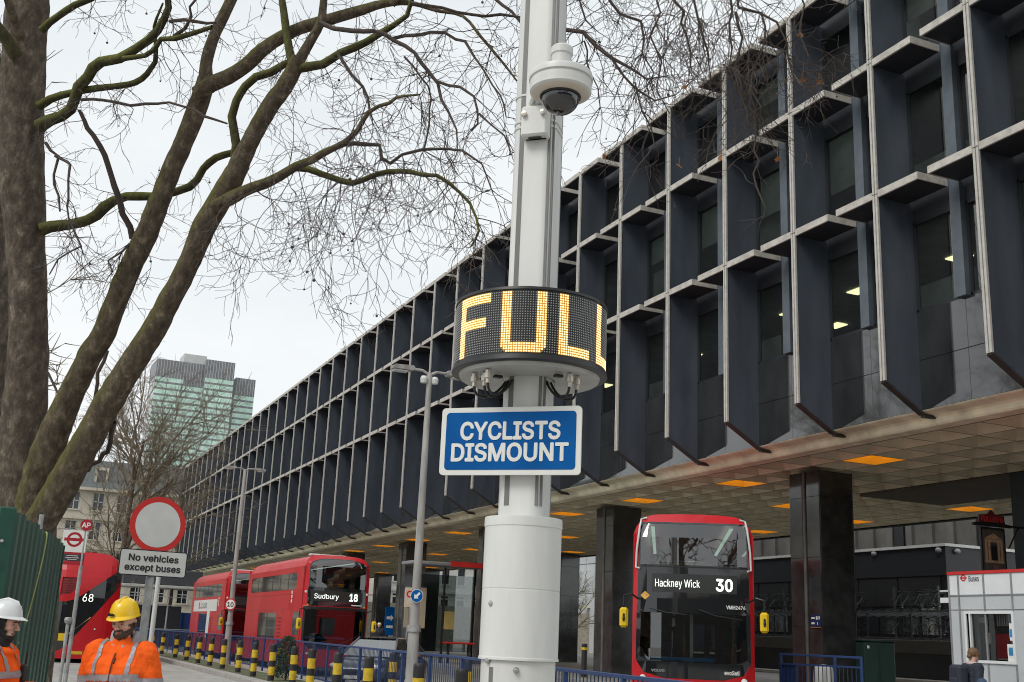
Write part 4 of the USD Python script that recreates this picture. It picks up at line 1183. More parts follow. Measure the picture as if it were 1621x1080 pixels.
def car(loc, rz):
    t = thing('parked_car', 'dark silver car parked behind the blue railing in front of the Sudbury bus', 'car', loc, rz)
    # local: nose towards -y
    ys = [0.0, 0.06, 0.25, 0.7, 1.15, 1.9, 2.5, 3.2, 3.8, 4.15, 4.28]
    zb_ = [0.42, 0.30, 0.26, 0.24, 0.24, 0.24, 0.24, 0.24, 0.26, 0.32, 0.42]
    zt_ = [0.58, 0.70, 0.80, 0.88, 0.94, 0.96, 0.97, 0.98, 0.97, 0.90, 0.75]
    hw = [0.55, 0.72, 0.82, 0.88, 0.90, 0.91, 0.91, 0.91, 0.89, 0.84, 0.72]
    V = []; n = 16
    for y, a, b, h in zip(ys, zb_, zt_, hw):
        for k in range(n):
            u = 2 * PI * k / n
            cx, cz = math.cos(u), math.sin(u)
            e = 0.42
            V.append([h * math.copysign(abs(cx) ** e, cx), y, (a + b) / 2 + (b - a) / 2 * math.copysign(abs(cz) ** e, cz)])
    F = [[i * n + k, i * n + (k + 1) % n, (i + 1) * n + (k + 1) % n, (i + 1) * n + k] for i in range(len(ys) - 1) for k in range(n)]
    b = MB().add(V, F)
    b.add(V[:n], [[0, k, k + 1] for k in range(1, n - 1)]); b.add(V[-n:], [[0, k + 1, k] for k in range(1, n - 1)])
    b.build('body', carp_m, t, smooth=50)
    yb, yt = [1.10, 1.75, 2.9, 3.95], [0, 0, 0, 0]
    base = np.array([[-0.86, 1.05, 0.94], [0.86, 1.05, 0.94], [0.86, 4.0, 0.96], [-0.86, 4.0, 0.96]])
    top = np.array([[-0.62, 1.85, 1.47], [0.62, 1.85, 1.47], [0.62, 3.35, 1.47], [-0.62, 3.35, 1.47]])
    for nm, ids in (('windscreen', (0, 1)), ('side_glass', (1, 2)), ('rear_glass', (2, 3)), ('side_glass', (3, 0))):
        i, j = ids
        MB().quad(base[i], base[j], top[j], top[i]).build(nm, carg_m, t)
    rf = MB()
    g = []
    for u in np.linspace(-1, 1, 9):
        for w in np.linspace(0, 1, 7):
            g.append([0.645 * u, 1.80 + 1.6 * w, 1.475 + 0.06 * (1 - u * u) * (1 - (2 * w - 1) ** 2 * 0.8)])
    rf.add(g, [[a * 7 + c, (a + 1) * 7 + c, (a + 1) * 7 + c + 1, a * 7 + c + 1] for a in range(8) for c in range(6)])
    rf.build('roof', carp_m, t, smooth=True)
    pl_ = MB()
    for i in range(4):
        pl_.tube([base[i], (base[i] + top[i]) / 2 * [1.02, 1, 1], top[i]], 0.035, 6)
    for x in (-0.76, 0.76):
        pl_.tube([(x * 1.12, 2.55, 0.97), (x * 0.83, 2.55, 1.48)], 0.03, 6)
    pl_.build('pillars', carp_m, t)
    MB().box(-0.7, 0.7, 1.2, 3.8, 0.9, 0.955).box(-0.6, -0.2, 2.0, 2.15, 0.95, 1.38, 0.04).box(0.2, 0.6, 2.0, 2.15, 0.95, 1.38, 0.04).build('cabin_interior', bdark_m, t)
    for s in (-1, 1):
        MB().ball((s * 0.62, 0.10, 0.66), (0.17, 0.09, 0.075), 2).build('headlight', lite_m, t)
        MB().ball((s * 1.0, 1.30, 0.98), (0.11, 0.07, 0.08), 2).build('door_mirror', carp_m, t)
        for y in (0.85, 3.45):
            w = MB().lathe([(0.0, 0.12), (0.20, 0.16), (0.21, 0.2), (0.31, 0.2), (0.33, 0.17), (0.33, 0.0), (0.2, 0.0)], (s * 0.70, y, 0.33), 24, [[0, 0, 1], [0, 1, 0], [s, 0, 0]]).build('wheel', rubber_m, t, smooth=40)
            MB().lathe([(0.0, 0.205), (0.06, 0.206), (0.19, 0.205), (0.20, 0.20)], (s * 0.70, y, 0.33), 20, [[0, 0, 1], [0, 1, 0], [s, 0, 0]]).build('rim', steel_m, w)
    MB().box(-0.42, 0.42, -0.012, 0.10, 0.40, 0.56, 0.02).build('grille', bdark_m, t)
    MB().box(-0.26, 0.26, -0.022, 0.02, 0.30, 0.40, 0.004).build('number_plate', signw_m, t)
    return t


car((9.98, 33.3, 0.0), math.radians(-40))
# ---------------------------------------------------------------- plane trees
def bark(name, a, b, moss, amount, scale):
    nodes = {'g': ('geometry', {}), 'mp': ('mapping', {'scale': (1, 1, 0.55)}), 'n': ('noise_texture', {'scale': scale, 'detail': 7.0, 'roughness': 0.65}),
             'r': ('rgb_ramp', {'ramp': [(0.30, a), (0.52, tuple(np.array(a) * 0.5 + np.array(b) * 0.5)), (0.62, b), (0.74, tuple(np.array(b) * 1.7))]}),
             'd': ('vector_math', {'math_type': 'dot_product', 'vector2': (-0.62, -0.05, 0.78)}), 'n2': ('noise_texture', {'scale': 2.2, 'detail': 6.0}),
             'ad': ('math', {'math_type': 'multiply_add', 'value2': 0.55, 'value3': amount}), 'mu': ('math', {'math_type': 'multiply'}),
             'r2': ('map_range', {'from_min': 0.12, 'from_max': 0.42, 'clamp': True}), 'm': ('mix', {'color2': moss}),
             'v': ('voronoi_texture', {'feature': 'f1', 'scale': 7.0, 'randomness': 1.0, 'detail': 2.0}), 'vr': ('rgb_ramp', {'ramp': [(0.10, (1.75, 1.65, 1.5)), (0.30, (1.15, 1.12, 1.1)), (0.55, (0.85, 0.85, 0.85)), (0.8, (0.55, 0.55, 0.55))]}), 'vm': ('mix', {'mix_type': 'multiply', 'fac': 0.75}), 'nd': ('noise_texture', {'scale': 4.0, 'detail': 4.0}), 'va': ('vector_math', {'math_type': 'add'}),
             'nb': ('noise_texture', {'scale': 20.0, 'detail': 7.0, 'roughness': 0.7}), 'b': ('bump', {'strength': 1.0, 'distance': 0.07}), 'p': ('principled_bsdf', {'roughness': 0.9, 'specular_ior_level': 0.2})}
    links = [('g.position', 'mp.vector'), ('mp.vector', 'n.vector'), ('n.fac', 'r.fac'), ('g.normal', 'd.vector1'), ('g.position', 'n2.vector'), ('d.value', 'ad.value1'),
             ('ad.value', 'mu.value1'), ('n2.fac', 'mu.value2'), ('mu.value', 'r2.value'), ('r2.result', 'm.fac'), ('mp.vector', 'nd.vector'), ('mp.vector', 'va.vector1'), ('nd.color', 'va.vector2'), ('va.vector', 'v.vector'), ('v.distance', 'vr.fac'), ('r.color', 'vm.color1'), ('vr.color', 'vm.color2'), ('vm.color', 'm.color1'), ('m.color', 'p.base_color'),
             ('mp.vector', 'nb.vector'), ('nb.fac', 'b.height'), ('b.normal', 'p.normal')]
    return usdkit.material(stage, '/World/Looks/' + name, nodes, links, surface='p.BSDF')


trunk_m = bark('plane_bark', (0.105, 0.082, 0.064), (0.33, 0.27, 0.21), (0.085, 0.088, 0.022), 0.03, 9.0)
limb_m = bark('limb_bark', (0.095, 0.072, 0.052), (0.30, 0.24, 0.17), (0.135, 0.132, 0.030), 0.17, 11.0)
branch_m = bark('mossy_branch', (0.075, 0.066, 0.036), (0.15, 0.14, 0.065), (0.16, 0.165, 0.045), 0.36, 9.0)
twig_m = mat('dark_twig', (0.066, 0.050, 0.042), 0.85, var=0.25, scale=2)
pale_m = mat('pale_twig', (0.17, 0.14, 0.095), 0.85, var=0.3, scale=1)
leaf_m = mat('dry_leaf', (0.32, 0.13, 0.04), 0.8, var=0.3, scale=20)
rng = np.random.default_rng(11)


def spline(P, step):
    P = np.asarray(P, float)
    Q = np.vstack([2 * P[0] - P[1], P, 2 * P[-1] - P[-2]])
    out = []
    for i in range(1, len(Q) - 2):
        n = max(1, int(np.linalg.norm((Q[i + 1] - Q[i])[:3]) / step))
        for k in range(n):
            t = k / n
            out.append(0.5 * (2 * Q[i] + (Q[i + 1] - Q[i - 1]) * t + (2 * Q[i - 1] - 5 * Q[i] + 4 * Q[i + 1] - Q[i + 2]) * t * t + (3 * Q[i] - Q[i - 1] - 3 * Q[i + 1] + Q[i + 2]) * t ** 3))
    out.append(P[-1])
    return np.array(out)


def traced(px, d0, d1, step=0.18):
    """(x, y, width) along a branch of the photograph, at distances from d0 to d1, as points with radii."""
    n = len(px)
    L = np.cumsum([0] + [math.dist(px[k][:2], px[k + 1][:2]) for k in range(n - 1)]); L = L / L[-1]
    P = []
    for (x, y, w), s in zip(px, L):
        d = d0 + (d1 - d0) * s
        P.append([*at(x, y, d), max(w, 1.2) * d / FOC / 2])
    return spline(P, step)


def bumpy(mb, C, n=12, amp=0.06, seed=0, rough=0.0):
    p, r = C[:, :3], C[:, 3]
    t = np.gradient(p, axis=0); t /= np.linalg.norm(t, axis=1, keepdims=True)
    a = np.cross(t[0], [0.3, 0.9, 0.2]); a /= np.linalg.norm(a)
    V = []
    ang = np.arange(n) * 2 * PI / n
    for k in range(len(p)):
        a = a - t[k] * (a @ t[k]); a /= np.linalg.norm(a)
        b = np.cross(t[k], a)
        V.append(p[k] + r[k] * (np.cos(ang)[:, None] * a + np.sin(ang)[:, None] * b))
    V = np.array(V)
    rr = r[:, None, None]
    nz = meshkit.fbm(V * (0.9 / np.maximum(rr, 0.05)) * 0.6, 4, seed) - 0.5
    U = V - p[:, None]
    V = p[:, None] + U * (1 + nz[..., None] * amp * 4)
    if rough:
        U = U / np.linalg.norm(U, axis=2, keepdims=True)
        h = 1 - np.abs(meshkit.fbm(V * [11, 11, 5], 3, seed + 40) - 0.5) * 4
        g = meshkit.fbm(V * [2.3, 2.3, 1.6], 3, seed + 50)
        V = V + U * (rough * (h + 1.2 * np.maximum(0, g - 0.55) * 6))[..., None]
    f = [[i * n + j, i * n + (j + 1) % n, (i + 1) * n + (j + 1) % n, (i + 1) * n + j] for i in range(len(p) - 1) for j in range(n)]
    mb.add(V.reshape(-1, 3), f)
    return mb


class Twigs:
    def __init__(self, seed):
        self.b = MB(); self.r = np.random.default_rng(seed); self.tips = []; self.n = 0

    def grow(self, p, d, L, r, level, droop=0.10, wig=0.34, kids=5, sides=3):
        R = self.r
        st = (0.085, 0.065, 0.05)[level]
        n = max(4, int(L / st))
        P = [np.array(p, float)]
        d = np.array(d, float); d /= np.linalg.norm(d)
        w = R.normal(0, 1, 3) * 0.07
        for k in range(n):
            w = w * 0.78 + R.normal(0, 1, 3) * wig * 0.33
            d = d + w + np.array([0, 0, -droop * 0.5])
            if R.random() < 0.14:                       # a kink at a bud
                d = d + R.normal(0, 0.30, 3)
            d /= np.linalg.norm(d)
            P.append(P[-1] + d * st)
        P = np.array(P)
        self.b.tube(P, np.linspace(r, max(r * 0.42, 0.0022), n + 1), sides, False)
        self.n += n
        if level < 2:
            m = max(1, int(kids * L + R.random()))
            ph = R.uniform(0, 2 * PI)
            for j in range(m):
                k = int(np.clip(n * (0.18 + 0.80 * (j + R.uniform(0.2, 0.8)) / m), 1, n))
                t = P[min(k + 1, n)] - P[k - 1]; t /= np.linalg.norm(t)
                a = np.cross(t, [0.3, 0.2, 0.9]); a /= np.linalg.norm(a); c = np.cross(t, a)
                ph += PI + R.normal(0, 0.5)
                q = t * 0.72 + (a * math.cos(ph) + c * math.sin(ph)) * 0.72
                self.grow(P[k], q, L * R.uniform(0.30, 0.62) * (1.15 - 0.6 * k / n), max(r * 0.62, 0.003), level + 1, droop * 1.2, wig, kids * 1.15, 3)
        elif R.random() < 0.25:
            self.tips.append(P[-1])

    def along(self, C, every, L, r, droop=0.1, updown=0.0, kids=4, start=0.15):
        R = self.r
        s = np.cumsum(np.r_[0, np.linalg.norm(np.diff(C[:, :3], axis=0), axis=1)])
        m = int(s[-1] / every)
        for _ in range(m):
            k = int(np.clip(np.searchsorted(s, s[-1] * R.uniform(start, 1.0)), 1, len(C) - 1))
            t = C[k, :3] - C[k - 1, :3]; t /= np.linalg.norm(t) + 1e-9
            q = R.normal(0, 1, 3); q -= t * (q @ t); q /= np.linalg.norm(q)
            q = q + t * R.uniform(0, 0.9) + np.array([0, 0, updown])
            self.grow(C[k, :3], q, L * R.uniform(0.5, 1.5), r * R.uniform(0.8, 1.25), 0, droop, kids=kids)


tree = thing('plane_tree', 'big bare plane tree with three mossy leaning stems behind the green hoarding', 'tree')
base_px = 905
T = traced([(28, 1010, 120), (34, 900, 108), (34, 820, 98), (34, 760, 84), (36, 690, 72), (43, 600, 61), (45, 520, 56), (43, 430, 56), (38, 340, 62), (33, 240, 68), (34, 150, 66), (40, 60, 64), (46, -60, 58), (56, -260, 44), (62, -460, 26)], 14.6, 14.6, 0.07)
T[0, 2] = -0.05
bumpy(MB(), T, 44, 0.045, 1, 0.009).build('trunk', trunk_m, tree, smooth=70)
LB = traced([(42, 960, 66), (50, 840, 62), (66, 745, 52), (90, 675, 45), (115, 620, 38), (144, 560, 36), (163, 530, 35), (196, 447, 34), (235, 363, 33), (267, 280, 30), (292, 222, 29), (314, 167, 29), (327, 125, 27)], 14.2, 14.0, 0.06)
bumpy(MB(), LB, 32, 0.05, 2, 0.006).build('limb', limb_m, tree, smooth=70)
RB = traced([(10, 1000, 48), (24, 930, 48), (52, 850, 50), (86, 790, 48), (112, 745, 48), (137, 700, 44), (168, 643, 43), (201, 588, 40), (239, 530, 38), (269, 474, 34), (298, 419, 33), (322, 363, 34), (353, 308, 35), (372, 275, 33), (397, 222, 27), (428, 167, 26), (449, 139, 26), (466, 108, 24), (474, 90, 20)], 13.9, 13.2, 0.06)
bumpy(MB(), RB, 32, 0.05, 3, 0.006).build('limb', limb_m, tree, smooth=70)
tw = Twigs(5)
BR = [  # (points, distance at the foot, at the tip, look, twig spacing or None)
    ([(327, 130, 25), (326, 105, 20), (331, 80, 19), (342, 50, 18), (361, 10, 18), (385, -50, 16), (405, -160, 12)], 14.0, 14.2, 'l', None),
    ([(312, 148, 24), (334, 134, 26), (361, 122, 24), (389, 104, 23), (417, 78, 22), (444, 60, 20), (475, 45, 20), (511, 34, 19), (567, 18, 17), (608, 6, 13), (650, 5, 8), (692, 17, 6), (733, 26, 5), (761, 58, 5), (794, 97, 4), (818, 128, 3)], 13.9, 12.5, 'l', 0.30),
    ([(474, 95, 18), (494, 61, 15), (508, 35, 14), (512, 5, 12), (520, -60, 10), (540, -160, 7)], 13.2, 13.0, 'l', 0.6),
    ([(466, 112, 17), (458, 80, 13), (453, 48, 13), (449, 17, 12), (444, -20, 10), (440, -90, 8)], 13.2, 13.5, 'b', 0.6),
    ([(470, 110, 14), (487, 106, 15), (511, 102, 14), (539, 84, 13), (562, 75, 13), (580, 67, 12), (600, 54, 11), (622, 41, 9), (644, 25, 8), (652, 0, 7), (660, -50, 5)], 13.2, 12.6, 'b', 0.30),
    ([(372, 250, 15), (374, 230, 15), (370, 205, 14), (367, 185, 14), (374, 160, 13), (388, 137, 13), (405, 122, 13), (428, 115, 13), (450, 102, 12), (466, 96, 9)], 13.4, 13.3, 'b', None),
    ([(340, 326, 20), (362, 316, 22), (384, 304, 19), (400, 297, 18), (421, 290, 17), (442, 280, 16), (469, 263, 14), (495, 253, 13), (511, 243, 12), (544, 227, 10), (558, 215, 9), (567, 205, 8), (583, 178, 7), (600, 168, 6), (617, 163, 6), (628, 154, 5), (664, 150, 3)], 13.2, 12.0, 'l', 0.26),
    ([(469, 266, 11), (489, 268, 11), (510, 276, 10), (525, 281, 10), (558, 290, 10), (589, 279, 9), (614, 272, 9), (650, 272, 8), (670, 277, 7), (692, 278, 6), (711, 290, 6), (728, 305, 5), (744, 322, 5), (754, 345, 4), (758, 366, 4), (746, 390, 3)], 12.9, 11.6, 'b', 0.20),
    ([(544, 229, 8), (578, 228, 7), (600, 231, 6), (608, 250, 6), (617, 258, 6), (636, 244, 5), (672, 236, 5), (706, 236, 4), (733, 240, 4), (761, 258, 3), (778, 300, 2)], 12.6, 11.8, 'd', 0.22),
    ([(506, 36, 8), (528, 44, 8), (555, 49, 8), (592, 51, 7), (622, 64, 7), (655, 86, 6), (678, 111, 6), (692, 133, 5), (700, 158, 5), (711, 180, 4), (719, 208, 3), (724, 240, 2)], 13.0, 12.0, 'd', 0.22),
    ([(692, 129, 5), (725, 139, 5), (747, 153, 4), (758, 178, 4), (752, 195, 3), (747, 207, 3)], 12.3, 12.0, 'd', 0.3),
    ([(758, 180, 4), (775, 195, 3), (800, 215, 3), (808, 240, 2)], 12.0, 11.8, 'd', 0.3),
    ([(618, 62, 6), (640, 58, 6), (664, 55, 6), (703, 55, 5), (736, 69, 5), (747, 90, 4), (760, 105, 3), (790, 150, 3), (801, 185, 2)], 12.9, 12.2, 'd', 0.22),
    ([(535, 85, 6), (542, 97, 6), (555, 117, 5), (575, 136, 5), (583, 155, 4), (585, 175, 4)], 13.0, 12.7, 'd', 0.25),
    ([(640, 90, 4), (678, 140, 3), (681, 175, 3), (676, 210, 3), (671, 238, 3)], 12.5, 12.2, 'd', 0.3),
    ([(650, 5, 6), (700, 12, 5), (745, 24, 5), (790, 22, 5), (822, 28, 4), (840, 60, 3)], 12.6, 12.2, 'd', 0.25),
    ([(740, -10, 6), (780, 0, 6), (812, 20, 5), (830, 45, 4), (835, 90, 3)], 12.8, 12.5, 'd', 0.3),
    ([(62, 168, 15), (80, 157, 13), (97, 151, 12), (139, 142, 11), (180, 137, 10), (214, 131, 10), (233, 117, 9), (246, 98, 8), (247, 72, 7), (244, 42, 5), (258, 5, 3)], 14.4, 13.6, 'b', 0.45),
    ([(62, 200, 22), (80, 190, 19), (97, 184, 18), (112, 173, 17), (119, 155, 17), (124, 138, 18), (139, 122, 17), (147, 108, 18), (160, 98, 17), (189, 93, 16), (205, 84, 15), (217, 76, 14), (236, 63, 14), (250, 48, 13), (260, 30, 12), (267, 12, 11), (265, -10, 10), (262, -70, 8)], 14.4, 13.4, 'b', 0.5),
    ([(195, 93, 9), (212, 91, 8), (230, 88, 8), (244, 79, 8), (255, 62, 8), (278, 61, 9), (305, 53, 8), (336, 43, 7)], 13.8, 13.3, 'b', 0.4),
    ([(268, 34, 6), (290, 33, 6), (305, 35, 6), (325, 35, 5), (342, 36, 4)], 13.4, 13.3, 'd', 0.4),
    ([(275, 58, 7), (292, 45, 6), (302, 28, 5), (302, 10, 4), (318, -5, 4), (340, -20, 3)], 13.5, 13.4, 'd', 0.4),
    ([(66, 363, 22), (80, 359, 19), (111, 355, 17), (138, 349, 17), (153, 341, 18), (165, 328, 18), (180, 318, 16), (200, 311, 14), (220, 311, 14), (240, 311, 13), (278, 304, 13), (300, 296, 13), (312, 285, 12), (322, 267, 12), (342, 250, 12), (367, 242, 11)], 14.5, 14.4, 'b', 0.5),
    ([(210, 378, 11), (203, 360, 10), (194, 340, 10), (186, 308, 10), (176, 280, 9), (164, 247, 9), (147, 214, 8), (133, 189, 7), (125, 174, 5)], 14.1, 13.6, 'd', 0.4),
    ([(128, 158, 5), (145, 155, 5), (161, 156, 5), (185, 163, 5), (206, 168, 5), (231, 164, 5), (269, 162, 4), (294, 169, 4), (325, 183, 5), (360, 196, 3)], 13.9, 13.5, 'd', 0.45),
    ([(66, 48, 13), (78, 36, 12), (92, 26, 11), (119, 8, 11), (144, -2, 10), (190, -30, 8), (240, -80, 6)], 14.4, 14.0, 'b', 0.5),
    ([(26, 90, 22), (10, 62, 20), (-6, 40, 18), (-40, 0, 14)], 14.3, 14.0, 'b', None),
    ([(34, 62, 17), (25, 38, 15), (15, 8, 13), (4, -30, 12)], 14.1, 13.6, 'l', None),
    ([(72, 226, 6), (80, 240, 5), (87, 248, 5), (86, 275, 4), (90, 310, 4), (95, 335, 3)], 14.2, 14.0, 'd', 0.3),
    ([(87, 247, 5), (100, 254, 5), (111, 262, 5), (108, 285, 4), (105, 310, 4), (109, 345, 3), (118, 370, 4), (128, 390, 4), (112, 398, 3), (92, 410, 3), (78, 435, 2)], 14.1, 13.7, 'd', 0.25),
    ([(180, 668, 9), (176, 690, 8), (170, 712, 8), (155, 728, 7), (140, 745, 6)], 13.8, 14.4, 'd', None),
    ([(170, 555, 6), (157, 590, 6), (148, 640, 6), (135, 680, 6)], 14.5, 14.3, 'd', None),
    ([(76, 590, 4), (88, 615, 4), (98, 645, 3), (95, 670, 3)], 14.3, 14.0, 'd', 0.4),
    ([(205, 386, 4), (190, 400, 4), (172, 412, 3), (178, 430, 3)], 14.0, 13.7, 'd', 0.3),
    # hanging growth on the right, from a limb that passes above the frame
    ([(620, 8, 12), (680, -70, 12), (800, -130, 11), (950, -150, 10), (1120, -150, 9), (1280, -130, 8), (1400, -60, 6)], 13.0, 12.0, 'l', 0.35),
    ([(800, -130, 8), (840, -40, 8), (868, 30, 7), (895, 50, 7), (918, 54, 7), (943, 72, 7), (971, 92, 6), (999, 106, 4), (1025, 122, 3), (1060, 120, 2)], 12.6, 11.8, 'd', 0.20),
    ([(968, 90, 5), (985, 119, 4), (1010, 142, 4), (1038, 156, 3), (1070, 150, 2)], 12.2, 11.8, 'd', 0.2),
    ([(930, -150, 5), (955, -40, 5), (968, 0, 5), (985, 22, 5), (1013, 36, 5), (1021, 61, 4), (1018, 84, 3), (1035, 115, 2)], 12.4, 12.0, 'd', 0.2),
    ([(1060, -150, 5), (1070, -40, 5), (1071, 0, 5), (1082, 20, 5), (1077, 36, 4), (1088, 56, 4), (1096, 83, 3), (1090, 120, 2)], 12.2, 11.8, 'd', 0.2),
    ([(1090, -150, 5), (1096, -40, 5), (1099, 0, 4), (1104, 28, 4), (1113, 56, 4), (1121, 83, 3), (1125, 120, 2)], 12.2, 11.8, 'd', 0.2),
    ([(1150, -150, 5), (1154, -40, 4), (1156, 0, 4), (1154, 36, 4), (1152, 61, 4), (1157, 80, 3), (1150, 110, 2), (1165, 140, 2)], 12.2, 11.8, 'd', 0.18),
    ([(1160, -150, 6), (1165, -50, 5), (1168, 0, 5), (1171, 12, 5), (1202, 19, 4), (1229, 36, 4), (1245, 68, 3), (1255, 110, 3), (1275, 140, 2)], 12.0, 11.6, 'd', 0.18),
    ([(1165, 20, 5), (1172, 60, 4), (1163, 100, 4), (1168, 130, 4), (1174, 166, 4), (1192, 190, 4), (1199, 215, 3), (1193, 240, 3), (1204, 255, 3), (1190, 278, 3), (1197, 300, 3), (1212, 330, 2)], 12.0, 11.5, 'd', 0.16),
    ([(1205, 20, 4), (1210, 60, 3), (1196, 100, 3), (1185, 140, 3), (1205, 170, 2)], 12.0, 11.6, 'd', 0.2),
    ([(1260, -130, 4), (1262, -40, 4), (1272, 10, 3), (1265, 50, 3), (1280, 90, 2)], 11.9, 11.6, 'd', 0.2),
    ([(1030, -150, 4), (1035, -30, 4), (1045, 20, 3), (1030, 60, 3), (1050, 100, 3), (1040, 140, 2), (1060, 180, 2)], 12.3, 11.8, 'd', 0.2),
    ([(900, -150, 4), (905, -40, 4), (915, 0, 3), (925, 30, 3), (940, 45, 2)], 12.6, 12.3, 'd', 0.25),
    ([(925, 65, 3), (930, 100, 3), (945, 140, 2), (950, 170, 2)], 12.2, 12.0, 'd', 0.25),
    ([(1005, 130, 3), (1020, 180, 3), (1035, 225, 2), (1012, 260, 2)], 12.0, 11.7, 'd', 0.22),
]
CURVES = []
LOOK = {'l': limb_m, 'b': branch_m, 'd': twig_m}
for k, (px, d0, d1, look, every) in enumerate(BR):
    C = traced(px, d0, d1, 0.10 if px[0][2] > 9 else 0.13)
    big = px[0][2]
    if look == 'd':                                     # fine branches zigzag from node to node
        C[1:-1, :3] += rng.normal(0, 0.012, (len(C) - 2, 3))
    bumpy(MB(), C, 12 if big > 12 else (8 if big > 6 else 5), 0.05 if big > 6 else 0.02, 20 + k).build('branch', LOOK[look], tree, smooth=70)
    CURVES.append((C, px))
    if every:
        dk = look == 'd'
        tw.along(C, every, 0.55 if dk else 0.7, 0.0054 if dk else 0.006, 0.11 if px[0][1] > 120 or dk else 0.05, -0.25, 4.6)
# long hanging tresses under the outer branches
R = np.random.default_rng(9)
for x0, x1, y0, y1, n, L in ((395, 700, 275, 330, 17, 1.5), (400, 620, 300, 380, 10, 1.0), (640, 790, 285, 370, 9, 0.8), (270, 345, 400, 560, 9, 0.7), (80, 190, 380, 560, 15, 0.8), (80, 330, 170, 400, 16, 0.7), (400, 790, 40, 260, 40, 0.8), (900, 1280, -80, 60, 44, 1.1), (1030, 1270, 20, 150, 30, 0.8), (895, 1010, 60, 220, 13, 0.7), (90, 330, -20, 60, 18, 0.7), (440, 640, 110, 180, 14, 0.8)):
    pool = []
    for C, px in CURVES:                                # hang them from the branches that pass here
        q = C[:, :3] - np.array([0, 0, EYE])
        dd = q @ fw
        u, v = 810.5 + FOC * (q @ rt) / dd, 540 - FOC * (q @ up) / dd
        ok = (u > x0 - 25) & (u < x1 + 25) & (v > y0 - 40) & (v < y1 + 30)
        pool += [C[i, :3] for i in np.nonzero(ok)[0]]
    if not pool:
        continue
    for _ in range(n):
        p = pool[R.integers(len(pool))]
        tw.grow(p, [R.normal(0, 0.55), R.normal(0, 0.55), -0.7], L * R.uniform(0.6, 1.5), 0.0060, 0, 0.12, 0.32, 4.4)
tw.b.build('twigs', twig_m, tree, kind='stuff')
sb = MB()
ico = trimesh.creation.icosphere(1, 1.0)
for p in tw.tips:
    if R.random() < 0.16:
        sb.add(np.array(ico.vertices) * R.uniform(0.010, 0.017) + p - [0, 0, 0.05], ico.faces)
        sb.tube([p, p - [0, 0, 0.05]], 0.0025, 3, False)
sb.build('seed_balls', twig_m, tree, kind='stuff')
for x, y in ((1267, 56), (1296, 130), (1075, 263), (1271, 127), (1083, 138), (1231, 252), (957, 248), (1140, 250)):
    c = at(x, y, 11.7)
    P = sg.Polygon([(0.6 * a_, 0.6 * b_) for a_, b_ in [(0, -0.05), (0.03, -0.03), (0.065, -0.035), (0.04, 0.0), (0.05, 0.04), (0.015, 0.03), (0, 0.065), (-0.015, 0.03), (-0.05, 0.04), (-0.04, 0.0), (-0.065, -0.035), (-0.03, -0.03)]])
    a, b = R.normal(size=3), R.normal(size=3)
    a /= np.linalg.norm(a); b -= a * (a @ b); b /= np.linalg.norm(b)
    MB().poly(P, [a, b, np.cross(a, b)], c, 0.004).tube([c, c + [0, 0, 0.1]], 0.003, 3).build('leaf', leaf_m, tree)

# second trunk behind, at the picture's left edge
t2 = thing('plane_tree', 'dark trunk of a second plane tree at the left edge behind the first', 'tree')
T2 = traced([(-45, 1000, 110), (-40, 860, 100), (-30, 700, 92), (-27, 500, 88), (-26, 380, 84), (-34, 200, 80), (-50, 0, 76), (-80, -250, 60), (-90, -460, 30)], 17.2, 17.2, 0.25)
bumpy(MB(), T2, 18, 0.05, 71).build('trunk', trunk_m, t2, smooth=70)
C = traced([(-30, 130, 26), (0, 118, 20), (8, 112, 14), (6, 100, 10), (-6, 90, 6)], 16.6, 16.2)
bumpy(MB(), C, 10, 0.05, 72).build('branch', branch_m, t2, smooth=70)
C = traced([(-60, -50, 40), (-120, -150, 30), (-200, -300, 16)], 17, 17.5)
bumpy(MB(), C, 10, 0.05, 73).build('branch', limb_m, t2, smooth=70)


# two slender street trees farther off
def small_tree(X, Y, H, seed, label, lean, thick=1.0):
    t = thing('street_tree', label, 'tree', (X, Y, -0.1))
    R = np.random.default_rng(seed)
    tr = [np.array([0, 0, 0.0])]
    d = np.array([lean, 0, 1.0])
    for k in range(14):
        d = d + R.normal(0, 0.05, 3); d /= np.linalg.norm(d)
        tr.append(tr[-1] + d * H * 0.055)
    tr = np.array(tr)
    MB().tube(spline(tr, 0.4), np.linspace(0.23 * thick, 0.075 * thick, len(spline(tr, 0.4))), 10).build('trunk', trunk_m, t, smooth=60)
    tt = MB(); tw_ = MB()

    def go(p, d, L, r, lv):
        n = max(3, int(L / 0.4)); P = [p]
        for _ in range(n):
            d = d + R.normal(0, 0.13, 3) + np.array([0, 0, 0.035]); d /= np.linalg.norm(d)
            P.append(P[-1] + d * L / n)
        (tt if lv < 1 else tw_).tube(P, np.linspace(r, r * 0.35, n + 1), 6 if lv < 1 else 3, False)
        if lv < 3:
            for _ in range((7, 5, 4)[lv]):
                k = R.integers(1, n + 1)
                q = P[k] - P[k - 1]; q = q / np.linalg.norm(q) + R.normal(0, 0.55, 3)
                go(P[k], q / np.linalg.norm(q), L * R.uniform(0.35, 0.6), max(r * 0.5, 0.014 * thick), lv + 1)
    for k in range(12):
        i = R.integers(5, 14)
        a = R.uniform(0, 2 * PI)
        go(tr[i], np.array([math.cos(a) * 0.75, math.sin(a) * 0.75, R.uniform(0.5, 1.2)]), H * R.uniform(0.28, 0.46), 0.07, 0)
    tt.build('limbs', pale_m, t, kind='stuff')
    tw_.build('crown_twigs', pale_m, t, kind='stuff')


